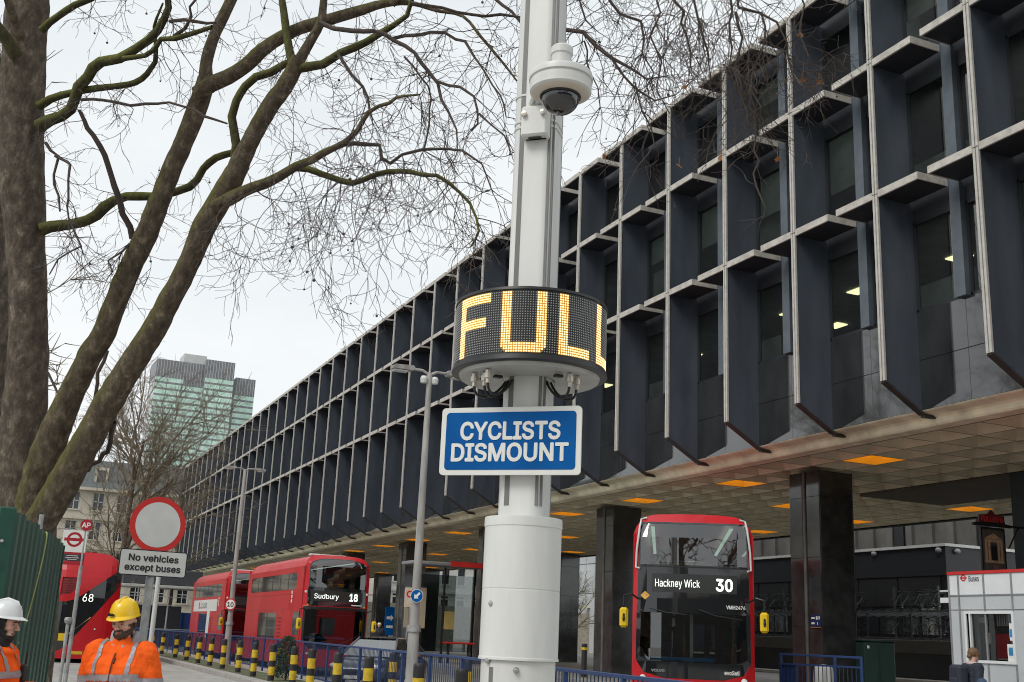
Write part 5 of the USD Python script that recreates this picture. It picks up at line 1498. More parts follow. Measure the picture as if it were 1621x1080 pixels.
x, y = plan(168, 990, 66)
small_tree(x, y, 15.5, 3, 'left one of two bare street trees behind the 68 bus', -0.02)
x, y = plan(183, 990, 63)
small_tree(x, y, 15.5, 8, 'right one of two bare street trees behind the 68 bus', 0.05)
x, y = plan(262, 990, 84)
small_tree(x, y, 16.5, 12, 'bare street tree behind the round no vehicles sign', 0.02)
# ---------------------------------------------------------------- people
skin_m = mat('skin', (0.58, 0.355, 0.27), 0.55, var=0.10, scale=30)
lip_m = mat('lips', (0.30, 0.12, 0.10), 0.5, var=0)
eye_m = mat('eye', (0.36, 0.33, 0.31), 0.25, var=0)
iris_m = mat('iris', (0.03, 0.025, 0.02), 0.2, var=0)
hair_m = mat('brown_hair', (0.055, 0.030, 0.018), 0.7, var=0.3, scale=60)
hiviz_m = mat('hi_vis_orange', (0.85, 0.115, 0.012), 0.8, var=0.10, scale=9, bump=0.35, bscale=45, spec=0.15)
hood_m = mat('hi_vis_hood', (0.80, 0.055, 0.025), 0.6, var=0.08)
refl_m = mat('reflective_tape', (0.27, 0.255, 0.27), 0.35, 0.0, var=0.1, scale=20)
zip_m = mat('dark_zip', (0.10, 0.03, 0.012), 0.6, var=0)
grey_m = mat('grey_hood', (0.33, 0.33, 0.36), 0.85, var=0.12, scale=20)
hely_m = mat('helmet_yellow', (0.80, 0.50, 0.008), 0.28, var=0.03, coat=0.3)
helw_m = mat('helmet_white', (0.66, 0.67, 0.67), 0.28, var=0.03, coat=0.3)
navyc_m = mat('navy_cloth', (0.018, 0.022, 0.036), 0.8, var=0.2, scale=10)
blackc_m = mat('black_cloth', (0.012, 0.012, 0.014), 0.85, var=0.2, scale=10)
jean_m = mat('blue_denim', (0.035, 0.06, 0.11), 0.85, var=0.2, scale=12)
boot_m = mat('boot_leather', (0.03, 0.022, 0.016), 0.6, var=0.2)


def ball_m(c, r, n=14):
    return m3.Manifold.sphere(r, n).translate([float(v) for v in c])


def flesh(bones, edge=0.025, smooth_it=8):
    """bones: ((centre, radius), (centre, radius)) pairs; their hulls are joined, refined and smoothed."""
    parts = [m3.Manifold.batch_hull([ball_m(*a), ball_m(*b)]) for a, b in bones]
    m = m3.Manifold.batch_boolean(parts, m3.OpType.Add).refine_to_length(edge)
    q = m.to_mesh()
    t = trimesh.Trimesh(np.array(q.vert_properties[:, :3], float), np.array(q.tri_verts), process=True)
    trimesh.smoothing.filter_taubin(t, lamb=0.5, nu=0.52, iterations=smooth_it)
    return t


def hand_bones(w, d, side, curl=0.5):
    """Palm and five fingers hanging from the wrist w along d."""
    d = np.asarray(d, float); d /= np.linalg.norm(d)
    f = np.array([0, -1.0, 0]); f -= d * (f @ d); f /= np.linalg.norm(f)      # towards the front of the body
    s = np.cross(d, f) * side                                                # palm normal, inwards
    B = []
    palm = [w + d * 0.03 + f * o for o in (-0.025, 0.0, 0.025)]
    kn = [w + d * 0.095 + f * o for o in (-0.033, -0.011, 0.011, 0.033)]
    for p in palm:
        B.append(((w, 0.026), (p, 0.018)))
    for k, q in enumerate(kn):
        B.append(((palm[min(k, 2)], 0.018), (q, 0.013)))
        L = (0.028, 0.034, 0.036, 0.032)[k]
        a = q; v = d.copy()
        for j in range(3):
            v = v * math.cos(curl * 0.7) + s * math.sin(curl * 0.7); v /= np.linalg.norm(v)
            b = a + v * L * (1.0, 0.8, 0.65)[j]
            B.append(((a, 0.0098 - 0.0008 * j), (b, 0.0092 - 0.0010 * j)))
            a = b
    t0 = w + d * 0.035 + f * 0.03
    t1 = t0 + (d * 0.6 + f * 0.7 + s * 0.3) * 0.035
    t2 = t1 + (d * 0.85 + f * 0.2 + s * 0.4) * 0.032
    B += [((t0, 0.014), (t1, 0.0115)), ((t1, 0.0115), (t2, 0.0095))]
    return B


def patch(tm, test, off):
    """The faces of a garment for which test(centre, normal) holds, lifted off its surface."""
    c, n = tm.triangles_center, tm.face_normals
    m = test(c, n)
    if not m.any():
        return None
    vn = tm.vertex_normals
    f = tm.faces[m]
    ids = np.unique(f)
    mp = -np.ones(len(tm.vertices), int); mp[ids] = np.arange(len(ids))
    return MB().add(np.array(tm.vertices)[ids] + vn[ids] * off, mp[f])


def head_parts(t, M, H, skin, beard=None, hair=None, fine=0.011):
    """Head modelled about its centre (0, 0, 0) looking along -y; M places it."""
    def put(mb_or_tm, name, m, smooth=60, par=None):
        if isinstance(mb_or_tm, trimesh.Trimesh):
            mb_or_tm = MB().add(np.array(mb_or_tm.vertices), mb_or_tm.faces)
        v, f = mb_or_tm.arr()
        return MB().add(v @ M[:3, :3].T + M[:3, 3], f).build(name, m, par or t, smooth=smooth)
    B = [(((0, 0.012, 0.035), 0.086), ((0, -0.018, 0.03), 0.078)), (((0, 0.0, 0.0), 0.074), ((0, -0.042, -0.055), 0.046)),
         (((-0.032, -0.048, -0.010), 0.034), ((0.032, -0.048, -0.010), 0.034)), (((-0.022, -0.058, -0.075), 0.030), ((0.022, -0.058, -0.075), 0.030)),
         (((0, -0.070, -0.092), 0.021), ((0, -0.055, -0.075), 0.03)), (((-0.058, 0.0, -0.045), 0.020), ((-0.025, -0.055, -0.085), 0.022)), (((0.058, 0.0, -0.045), 0.020), ((0.025, -0.055, -0.085), 0.022)),
         (((-0.033, -0.078, 0.034), 0.013), ((0.033, -0.078, 0.034), 0.013)),
         (((0, -0.088, 0.022), 0.010), ((0, -0.112, -0.016), 0.0125)), (((-0.011, -0.098, -0.020), 0.009), ((0.011, -0.098, -0.020), 0.009)),
         (((0, 0.02, -0.05), 0.058), ((0, 0.035, -0.14), 0.056))]
    for s in (-1, 1):
        B.append((((s * 0.080, 0.012, 0.005), 0.012), ((s * 0.082, 0.016, -0.028), 0.009)))
        B.append((((s * 0.084, 0.022, 0.012), 0.010), ((s * 0.082, 0.014, -0.015), 0.007)))
    hd = flesh(B, fine, 5)
    for s in (-1, 1):                                    # eye sockets pressed in
        c = np.array([s * 0.032, -0.088, 0.012])
        v = np.array(hd.vertices); dd = np.linalg.norm((v - c) / [1.3, 1, 0.8], axis=1)
        v[:, 1] += 0.011 * np.exp(-(dd / 0.017) ** 2)
        hd.vertices = v
    put(hd, 'head', skin)
    for s in (-1, 1):
        e = put(MB().ball((s * 0.032, -0.0745, 0.010), (0.0135, 0.0085, 0.0060), 2), 'eye', eye_m, True)
        put(MB().ball((s * 0.032, -0.0825, 0.010), (0.0062, 0.004, 0.0055), 2), 'iris', iris_m, True, e)
        put(MB().tube([(s * 0.015, -0.0935, 0.030), (s * 0.033, -0.0955, 0.035), (s * 0.054, -0.080, 0.028)], [0.0045, 0.0055, 0.003], 6), 'eyebrow', hair or hair_m)
    put(MB().tube([(-0.026, -0.0800, -0.052), (-0.010, -0.0915, -0.049), (0, -0.0915, -0.0505), (0.010, -0.0915, -0.049), (0.026, -0.0800, -0.052)], [0.002, 0.0048, 0.0045, 0.0048, 0.002], 6).tube([(-0.022, -0.081, -0.057), (0, -0.0905, -0.060), (0.022, -0.081, -0.057)], [0.002, 0.006, 0.002], 6), 'lips', lip_m)
    if beard:
        b = patch(hd, lambda c, n: ((c[:, 2] < -0.044 - 0.35 * np.maximum(0, 0.045 - np.abs(c[:, 0]))) | ((np.abs(c[:, 0]) > 0.064) & (c[:, 2] < 0.0) & (c[:, 1] > -0.05))) & (c[:, 2] > -0.128) & (c[:, 1] < 0.012) & ~((np.abs(c[:, 0]) < 0.026) & (c[:, 2] > -0.066) & (c[:, 2] < -0.045) & (c[:, 1] < -0.07)), 0.006)
        if b:
            put(b, 'beard', beard, False)
        b = patch(hd, lambda c, n: (np.abs(c[:, 0]) < 0.034) & (c[:, 2] < -0.032) & (c[:, 2] > -0.047) & (c[:, 1] < -0.07), 0.005)
        if b:
            put(b, 'moustache', beard, False)
    return put, hd


def helmet(put0, m, trim):
    def put(b, name, m_, smooth, par=None):
        v, f = b.arr()
        v = v * [0.86, 0.86, 0.84]
        c, s_ = math.cos(-0.14), math.sin(-0.14)
        v = np.stack([v[:, 0], c * v[:, 1] - s_ * v[:, 2], s_ * v[:, 1] + c * v[:, 2]], 1) + [0, 0.006, 0.036]
        return put0(MB().add(v, f), name, m_, smooth, par)
    pr = [(0.0, 0.172), (0.04, 0.168), (0.080, 0.150), (0.108, 0.118), (0.124, 0.075), (0.130, 0.035), (0.1325, 0.022), (0.128, 0.018)]
    b = MB().lathe(pr[::-1], n=40)
    v, f = b.arr(); v = v.copy()
    v[:, 0] *= 0.93; v[:, 1] *= 1.08
    h = put(MB().add(v, f), 'helmet', m, 50)
    # peak and brim
    pk = MB(); n = 40
    ring = []
    for k in range(n):
        a = 2 * PI * k / n
        fwd = max(0.0, -math.sin(a))
        e = 0.010 + 0.042 * fwd ** 2.2
        x, y = math.cos(a), math.sin(a)
        ring.append([[0.128 * 0.93 * x, 0.128 * 1.08 * y, 0.030], [(0.131 * 0.93 + e * 0.7) * x, (0.131 * 1.08 + e) * y, 0.014 - 0.012 * fwd], [(0.131 * 0.93 + e * 0.7) * x, (0.131 * 1.08 + e) * y, 0.008 - 0.012 * fwd], [0.122 * 0.93 * x, 0.122 * 1.08 * y, 0.018]])
    ring = np.array(ring).reshape(-1, 3)
    pk.add(ring, [[k * 4 + j, ((k + 1) % n) * 4 + j, ((k + 1) % n) * 4 + j + 1, k * 4 + j + 1] for k in range(n) for j in range(3)])
    put(pk, 'peak', m, 40, h)
    rd = MB()
    rd.tube([(0, -0.125, 0.085), (0, -0.085, 0.150), (0, 0.0, 0.174), (0, 0.085, 0.150), (0, 0.125, 0.085)], [0.004, 0.012, 0.014, 0.012, 0.004], 8)
    for s in (-1, 1):
        rd.tube([(s * 0.04, -0.10, 0.112), (s * 0.045, -0.05, 0.150), (s * 0.045, 0.05, 0.150)], [0.003, 0.006, 0.003], 6)
    put(rd, 'ridge', m, 60, h)
    return h


def person(label, loc, rz, top=1.80, arms=None, head_yaw=0.0, head_pitch=0.0, jacket=None, trousers=None, bulky=0.02, lean=0.0, legs=None):
    """Faces -y; 'top' is the height of the crown. arms: per side (elbow, wrist)."""
    t = thing('person', label, 'person', loc, rz)
    k = top / 1.78
    J = lambda x, y, z: np.array([x, y, z]) * k
    def tilt(p):
        p = np.array(p, float)
        z = p[2] - 0.95 * k
        if z > 0 and lean:
            p = p + np.array([0, -math.sin(lean) * z, -(1 - math.cos(lean)) * z])
        return p
    hip, chest, neck = J(0, 0.01, 0.95), J(0, 0.01, 1.28), J(0, 0.015, 1.47)
    sh = {s: J(s * 0.185, 0.015, 1.405) for s in (-1, 1)}
    arms = arms or {s: (J(s * 0.255, 0.03, 1.12), J(s * 0.265, -0.05, 0.87)) for s in (-1, 1)}
    legs = legs or {s: (J(s * 0.095, -0.005, 0.50), J(s * 0.10, 0.03, 0.09)) for s in (-1, 1)}
    hd_c = J(0, -0.012, 1.635)

    def skeleton(e):
        B = [((tilt(J(-0.10, 0.01, 0.95)), 0.105 + e), (tilt(J(0.10, 0.01, 0.95)), 0.105 + e)), ((tilt(J(-0.08, 0.0, 1.10)), 0.105 + e), (tilt(J(0.08, 0, 1.10)), 0.105 + e)),
             ((tilt(J(-0.10, 0.0, 1.27)), 0.115 + e), (tilt(J(0.10, 0.0, 1.27)), 0.115 + e)), ((tilt(J(-0.08, 0.0, 1.08)), 0.10 + e), (tilt(J(-0.10, 0.0, 1.27)), 0.11 + e)), ((tilt(J(0.08, 0.0, 1.08)), 0.10 + e), (tilt(J(0.10, 0.0, 1.27)), 0.11 + e)),
             ((tilt(J(0, 0, 1.0)), 0.12 + e), (tilt(J(0, 0, 1.27)), 0.125 + e)), ((tilt(J(-0.13, 0.02, 1.39)), 0.070 + e), (tilt(J(0.13, 0.02, 1.39)), 0.070 + e)),
             ((tilt(J(-0.10, 0.0, 1.27)), 0.11 + e), (tilt(J(-0.13, 0.02, 1.38)), 0.075 + e)), ((tilt(J(0.10, 0.0, 1.27)), 0.11 + e), (tilt(J(0.13, 0.02, 1.38)), 0.075 + e)), ((tilt(J(0, 0.0, 1.28)), 0.115 + e), (tilt(J(0, 0.02, 1.41)), 0.075 + e)),
             ((tilt(J(0, 0.02, 1.40)), 0.075 + e), (tilt(neck), 0.060 + e * 0.6))]
        for s in (-1, 1):
            a, b = arms[s]
            B += [((tilt(sh[s]), 0.066 + e), (tilt(a), 0.048 + e)), ((tilt(a), 0.047 + e), (tilt(b), 0.034 + e * 0.8))]
        return B

    def legbones(e):
        B = []
        for s in (-1, 1):
            kn, an = legs[s]
            B += [((J(s * 0.09, 0.01, 0.90), 0.095 + e), (kn, 0.062 + e)), ((kn, 0.062 + e), (an + J(0, 0, 0.03), 0.044 + e)), ((J(-0.08, 0.01, 0.93), 0.10 + e), (J(0.08, 0.01, 0.93), 0.10 + e))]
        return B

    B = skeleton(0.0) + legbones(0.0)
    for s in (-1, 1):
        a, b = arms[s]
        B += hand_bones(tilt(b), tilt(b) - tilt(a), s)
        an = legs[s][1]
        B.append(((an, 0.042), (an + np.array([0, -0.13, -0.045]), 0.035)))
    B.append(((tilt(neck), 0.056), (tilt(J(0, 0.0, 1.56)), 0.052)))
    body = flesh(B, 0.022, 4)
    MB().add(np.array(body.vertices), body.faces).build('body', skin_m, t, smooth=60)
    jk = None
    if jacket:
        jk = flesh(skeleton(bulky), 0.013, 5)
        v = np.array(jk.vertices)
        z = (meshkit.fbm(v * [6, 6, 5], 3, 3) - 0.5) * 0.045 + (0.5 - np.abs(meshkit.noise(v * [13, 13, 19] + v[:, [2, 0, 1]] * 6, 9) - 0.5) * 2) * 0.008
        jk.vertices = v + jk.vertex_normals * z[:, None]
        MB().add(np.array(jk.vertices), jk.faces).build('jacket', jacket, t, smooth=70)
    if trousers:
        tr = flesh(legbones(0.018), 0.022, 5)
        v = np.array(tr.vertices); tr.vertices = v + tr.vertex_normals * ((meshkit.fbm(v * [10, 10, 5], 3, 7) - 0.5) * 0.025)[:, None]
        MB().add(np.array(tr.vertices), tr.faces).build('trousers', trousers, t, smooth=70)
    for s in (-1, 1):
        an = legs[s][1]
        bt = flesh([((an + [0, 0.01, 0.02], 0.058), (an + [0, -0.02, -0.04], 0.050)), ((an + [0, 0.0, -0.045], 0.044), (an + [0, -0.15, -0.052], 0.038))], 0.02, 4)
        MB().add(np.array(bt.vertices), bt.faces).build('boot', boot_m, t, smooth=60)
    M = np.eye(4)
    cy, sy, cp, sp_ = math.cos(head_yaw), math.sin(head_yaw), math.cos(head_pitch), math.sin(head_pitch)
    Rz = np.array([[cy, -sy, 0], [sy, cy, 0], [0, 0, 1]]); Rx = np.array([[1, 0, 0], [0, cp, -sp_], [0, sp_, cp]])
    M[:3, :3] = Rz @ Rx; M[:3, 3] = tilt(hd_c)
    return t, jk, M, k, arms


# worker in the yellow helmet
wx, wy = plan(196, 1000, 8.5)
face_cam = math.atan2(-wx, wy)
t, jk, M, k, arms = person('worker in orange hi-vis jacket, grey hood and yellow helmet looking down', (wx, wy, 0), face_cam - math.radians(26), 1.79, head_yaw=math.radians(-6), head_pitch=math.radians(19), jacket=hiviz_m, trousers=navyc_m, bulky=0.036)
put, hd = head_parts(t, M, k, skin_m, beard=hair_m)
helmet(put, hely_m, blackc_m)
c = np.array([0, 0, 0])
lg = MB()
for xa, xb, za, zb_ in ((-0.058, -0.052, 0.085, 0.099), (-0.046, -0.040, 0.085, 0.099), (-0.052, -0.046, 0.091, 0.095), (-0.034, -0.020, 0.085, 0.099), (-0.014, -0.008, 0.085, 0.099), (-0.014, 0.0, 0.085, 0.089)):
    ym_ = -0.1235 + 1.2 * ((xa + xb) / 2) ** 2 / 0.11 * 0.5
    lg.box(xa, xb, ym_ - 0.012, ym_ + 0.01, za, zb_)
put(lg, 'helmet_mark', blackc_m, False)
put(MB().tube([(s_ * 0.04 * 0 + math.cos(a) * 0.088, math.sin(a) * 0.10 + 0.01, 0.018) for s_ in (1,) for a in np.linspace(PI * 0.08, PI * 0.92, 14)], 0.02, 8), 'hair', hair_m, 60)
R3 = random.Random(2)
yk = 1.735 / 1.78
def tape(c, n):
    x, y, z = c[:, 0], c[:, 1], c[:, 2]
    torso = np.abs(x) < 0.205
    band = torso & (np.abs(z - 1.245 - 0.03 * x) < 0.024)
    brace = torso & (np.abs(np.abs(x) - 0.128) < 0.016) & (z > 1.245)
    arm = ~torso & (np.abs(z - 1.225) < 0.026)
    low = torso & (np.abs(z - 1.08) < 0.024)
    arm2 = ~torso & (np.abs(z - 1.03) < 0.022)
    return band | brace | arm | low | arm2
p_ = patch(jk, tape, 0.005)
p_.build('reflective_bands', refl_m, t, smooth=60)
zp = []
jv = np.array(jk.vertices)
for z in np.linspace(1.0, 1.42, 26):
    q = jv[(np.abs(jv[:, 0] - 0.012) < 0.03) & (np.abs(jv[:, 2] - z) < 0.02)]
    if len(q):
        zp.append([0.012, q[:, 1].min() - 0.001, z])
zp = np.array(zp); zp[1:-1, 1] = (zp[:-2, 1] + zp[1:-1, 1] + zp[2:, 1]) / 3
MB().tube(zp, 0.005, 6).build('zip', zip_m, t)
nk = np.array([0, 0.015, 1.44]) * yk
cl_ = flesh([((nk + [x0 * 0.085, y0 * 0.085 + 0.01, zz], rr), (nk + [x1 * 0.085, y1 * 0.085 + 0.01, zz2], rr)) for (x0, y0), (x1, y1), zz, zz2, rr in [((math.cos(a), math.sin(a)), (math.cos(b), math.sin(b)), 0.015 + 0.045 * max(0, math.sin(a)), 0.015 + 0.045 * max(0, math.sin(b)), 0.038) for a, b in zip(np.linspace(-0.42 * PI, 1.42 * PI, 13)[:-1], np.linspace(-0.42 * PI, 1.42 * PI, 13)[1:])]], 0.016, 5)
MB().add(np.array(cl_.vertices), cl_.faces).build('collar', hiviz_m, t, smooth=60)
gh = flesh([((nk + [math.cos(a) * 0.082, math.sin(a) * 0.09 + 0.02, 0.055 + 0.05 * (1 + math.sin(a)) / 2], 0.026), (nk + [math.cos(b) * 0.082, math.sin(b) * 0.09 + 0.02, 0.055 + 0.05 * (1 + math.sin(b)) / 2], 0.026)) for a, b in zip(np.linspace(-0.36 * PI, 1.36 * PI, 14)[:-1], np.linspace(-0.36 * PI, 1.36 * PI, 14)[1:])] + [((nk + [-0.09, 0.02, 0.16], 0.022), (nk + [-0.085, 0.0, 0.06], 0.028)), ((nk + [0.09, 0.02, 0.16], 0.022), (nk + [0.085, 0.0, 0.06], 0.028)), ((nk + [-0.07, 0.08, 0.15], 0.024), (nk + [0.07, 0.08, 0.15], 0.024))], 0.016, 5)
MB().add(np.array(gh.vertices), gh.faces).build('grey_hood', grey_m, t, smooth=60)
rh = flesh([((nk + [-0.08, 0.14, 0.0], 0.06), (nk + [0.10, 0.14, 0.01], 0.065)), ((nk + [0.10, 0.14, 0.01], 0.06), (nk + [0.16, 0.10, -0.02], 0.045))], 0.02, 5)
MB().add(np.array(rh.vertices), rh.faces).build('jacket_hood', hood_m, t, smooth=60)
MB().tube([nk + [0.02, -0.115, 0.0], nk + [0.022, -0.155, -0.04], nk + [0.02, -0.165, -0.10]], [0.004, 0.004, 0.006], 6).build('drawcord', blackc_m, t)

# worker in the white helmet, cut by the picture's left edge, looking right
wx, wy = plan(2, 1000, 8.3)
fc2 = math.atan2(-wx, wy)
t, jk, M, k, arms = person('worker in white helmet, black balaclava and orange hi-vis beside the green hoarding', (wx, wy, 0), fc2 + math.radians(68), 1.735, head_yaw=math.radians(4), head_pitch=math.radians(10), jacket=hiviz_m, trousers=navyc_m, bulky=0.035,
                           arms={-1: (np.array([-0.25, -0.02, 1.10]), np.array([-0.20, -0.24, 1.10])), 1: (np.array([0.25, -0.03, 1.10]), np.array([0.19, -0.24, 1.12]))})
put, hd = head_parts(t, M, k, skin_m)
helmet(put, helw_m, blackc_m)
b = patch(hd, lambda c, n: ((c[:, 1] > -0.035) & (c[:, 2] > -0.06)) | (c[:, 2] < -0.070) | ((c[:, 1] > -0.055) & (c[:, 2] < -0.03)) | (c[:, 2] > 0.045), 0.011)
put(b, 'balaclava', blackc_m, 60)
nk = np.array([0, 0.0, 1.45]) * yk
sn = flesh([((nk + [0, 0.01, -0.02], 0.078), (nk + [0, -0.008, 0.085], 0.072))], 0.02, 4)
MB().add(np.array(sn.vertices), sn.faces).build('snood', blackc_m, t, smooth=60)
p_ = patch(jk, tape, 0.005)
p_.build('reflective_bands', refl_m, t, smooth=60)
cl_ = flesh([((nk + [math.cos(a) * 0.088, math.sin(a) * 0.088, -0.02], 0.030), (nk + [math.cos(b_) * 0.088, math.sin(b_) * 0.088, -0.02], 0.030)) for a, b_ in zip(np.linspace(-0.44 * PI, 1.44 * PI, 13)[:-1], np.linspace(-0.44 * PI, 1.44 * PI, 13)[1:])], 0.016, 4)
MB().add(np.array(cl_.vertices), cl_.faces).build('collar', hiviz_m, t, smooth=60)
MB().obox((0.10, -0.17, 1.25), np.eye(3), (0.032, 0.022, 0.062), 0.012).rod((0.115, -0.17, 1.30), (0.115, -0.17, 1.40), 0.007, n=8).build('radio', black_m, t)
MB().tube([(0.10, -0.18, 1.19), (0.06, -0.21, 1.10), (0.10, -0.20, 1.02), (0.15, -0.14, 1.05)], 0.005, 6).build('radio_lead', black_m, t)

# passer-by with a backpack at the ticket kiosk
kx, ky = 15.75, 15.35
t, jk, M, k, arms = person('person with dark backpack standing at the kiosk window, seen from behind', (kx, ky, 0.14), math.radians(78), 1.70, head_yaw=math.radians(18), head_pitch=math.radians(8), jacket=navyc_m, trousers=jean_m, bulky=0.03, lean=math.radians(6))
put, hd = head_parts(t, M, k, skin_m)
b = patch(hd, lambda c, n: (c[:, 1] > -0.045) & (c[:, 2] > -0.02) | (c[:, 2] > 0.075), 0.014)
h_ = put(b, 'hair', mat('light_brown_hair', (0.13, 0.070, 0.030), 0.7, var=0.3, scale=50), 60)
put(MB().ball((0, 0.115, -0.035), (0.045, 0.035, 0.04), 2), 'hair_bun', MATS['light_brown_hair'], True, h_)
nk = np.array([0, -0.05, 1.46]) * 1.70 / 1.78
sc_ = flesh([((nk + [math.cos(a) * 0.07, math.sin(a) * 0.07, 0.02], 0.034), (nk + [math.cos(b_) * 0.07, math.sin(b_) * 0.07, 0.02], 0.034)) for a, b_ in zip(np.linspace(0, 2 * PI, 13)[:-1], np.linspace(0, 2 * PI, 13)[1:])], 0.018, 4)
MB().add(np.array(sc_.vertices), sc_.faces).build('scarf', mat('pale_scarf', (0.5, 0.40, 0.38), 0.9), t, smooth=60)
bp_ = MB().mesh(m3.Manifold.batch_hull([ball_m((x, y, z), 0.07) for x in (-0.10, 0.10) for y in (0.20, 0.27) for z in (0.98, 1.32)]))
bp_.build('backpack', mat('backpack_cloth', (0.020, 0.024, 0.040), 0.7, var=0.2), t, smooth=60)
MB().mesh(m3.Manifold.batch_hull([ball_m((x, 0.335, z), 0.03) for x in (-0.08, 0.08) for z in (1.0, 1.14)])).build('backpack_pocket', MATS['backpack_cloth'], t, smooth=60)
bg = flesh([((np.array([-0.30, 0.0, 0.98]), 0.11), (np.array([-0.31, 0.0, 1.10]), 0.09))], 0.03, 4)
MB().add(np.array(bg.vertices), bg.faces).build('side_bag', jean_m, t, smooth=60)

# distant person by the pillar
t, jk, M, k, arms = person('distant person in dark coat and pale cap by the pillar', (18.75, 58.3, 0.42), math.radians(-18), 1.74, jacket=navyc_m, trousers=blackc_m, bulky=0.03)
put, hd = head_parts(t, M, k, skin_m, fine=0.02)
put(MB().lathe([(0, 0.13), (0.06, 0.12), (0.10, 0.07), (0.104, 0.03)][::-1], n=20), 'cap', signw_m, True)
# ---------------------------------------------------------------- far tower
tgl_m = mat('green_glass', (0.46, 0.66, 0.56), 0.16, var=0.16, scale=0.35, spec=0.6)  # tower colours paled: distance haze put into glass, spandrels and crown
tdk_m = mat('dark_spandrel', (0.16, 0.17, 0.18), 0.45, var=0.15, scale=0.5)
tcr_m = mat('tower_crown', (0.17, 0.175, 0.19), 0.45, var=0.15, scale=0.4)
tsd_m = mat('tower_side', (0.46, 0.47, 0.46), 0.5, var=0.08, scale=0.2)
dT = 528.0
pT = at(279, 985, dT)
azT = math.atan2(pT[0], pT[1])
tower = thing('office_tower', 'tall green glass office tower with dark crown far behind the black block', 'tower', (pT[0], pT[1], 0), -azT + math.radians(10))
uy = 0.0
for nm, ua, ub, wa, wb, top, crown in (('left', -23.2, 0.0, 0.0, 20.0, 126.0, 8.4), ('centre', 0.0, 14.0, -2.6, 22.0, 128.4, 8.8), ('right', 17.3, 27.3, 8.0, 26.0, 123.5, 8.6)):
    core = MB().box(ua + 0.15, ub - 0.15, wa + 0.15, wb, 0, top)
    core.build('wing', tsd_m, tower)
    MB().box(ua, ub, wa - 0.1, wb + 0.1, top - crown, top + 0.4).build('crown', tcr_m, tower)
    mm = MB()
    for u in np.arange(ua + 0.7, ub, 1.4):
        mm.box(u - 0.09, u + 0.09, wa - 0.30, wa - 0.1, top - crown, top + 0.2)
    for w in np.arange(wa + 1, wb, 1.4):
        mm.box(ub + 0.0, ub + 0.14, w - 0.09, w + 0.09, top - crown, top + 0.2)
    mm.build('crown_fins', tsd_m, tower, kind='stuff')
    z = top - crown
    k = 0
    while z > 6:
        if not (nm == 'left' and k == 0):
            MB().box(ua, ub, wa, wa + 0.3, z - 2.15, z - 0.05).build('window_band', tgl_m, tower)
        else:
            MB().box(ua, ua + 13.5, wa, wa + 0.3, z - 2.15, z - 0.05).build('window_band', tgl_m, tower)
            MB().box(ua + 13.5, ub, wa, wa + 0.3, z - 2.15, z - 0.05).build('spandrel_band', tcr_m, tower)
        MB().box(ua + 0.05, ub - (0.05 if nm != 'left' else 0.6), wa - 0.06, wa + 0.2, z - 3.08, z - 2.15).build('spandrel_band', tdk_m, tower)
        sdm = MB().box(ub - 0.16, ub - 0.10, wa + 1.2, wb - 1.0, z - 1.9, z - 1.35)
        sdm.build('side_louvre', tdk_m, tower)
        z -= 3.08; k += 1
    mm = MB()
    for u in np.arange(ua + 1.45, ub - 0.5, 1.45):
        mm.box(u - 0.05, u + 0.05, wa - 0.10, wa, 6, top - crown)
    mm.build('mullions', mat('tower_mullion', (0.45, 0.52, 0.48), 0.5, var=0) if 'tower_mullion' not in MATS else MATS['tower_mullion'], tower, kind='stuff')
MB().box(-10.5, 0.5, 1.0, 14.0, 126.3, 131.0).build('plant_room', tsd_m, tower)

# ---------------------------------------------------------------- stone building at the end of the street
stone_m = mat('portland_stone', (0.50, 0.455, 0.37), 0.85, var=0.15, scale=0.5)
slate_m = mat('slate_roof', (0.11, 0.125, 0.125), 0.7, var=0.2)
wfr_m = mat('white_sash', (0.62, 0.62, 0.60), 0.5, var=0)
dgl_m = mat('dark_window', (0.030, 0.036, 0.042), 0.06, var=0.3, scale=0.5, spec=0.7)


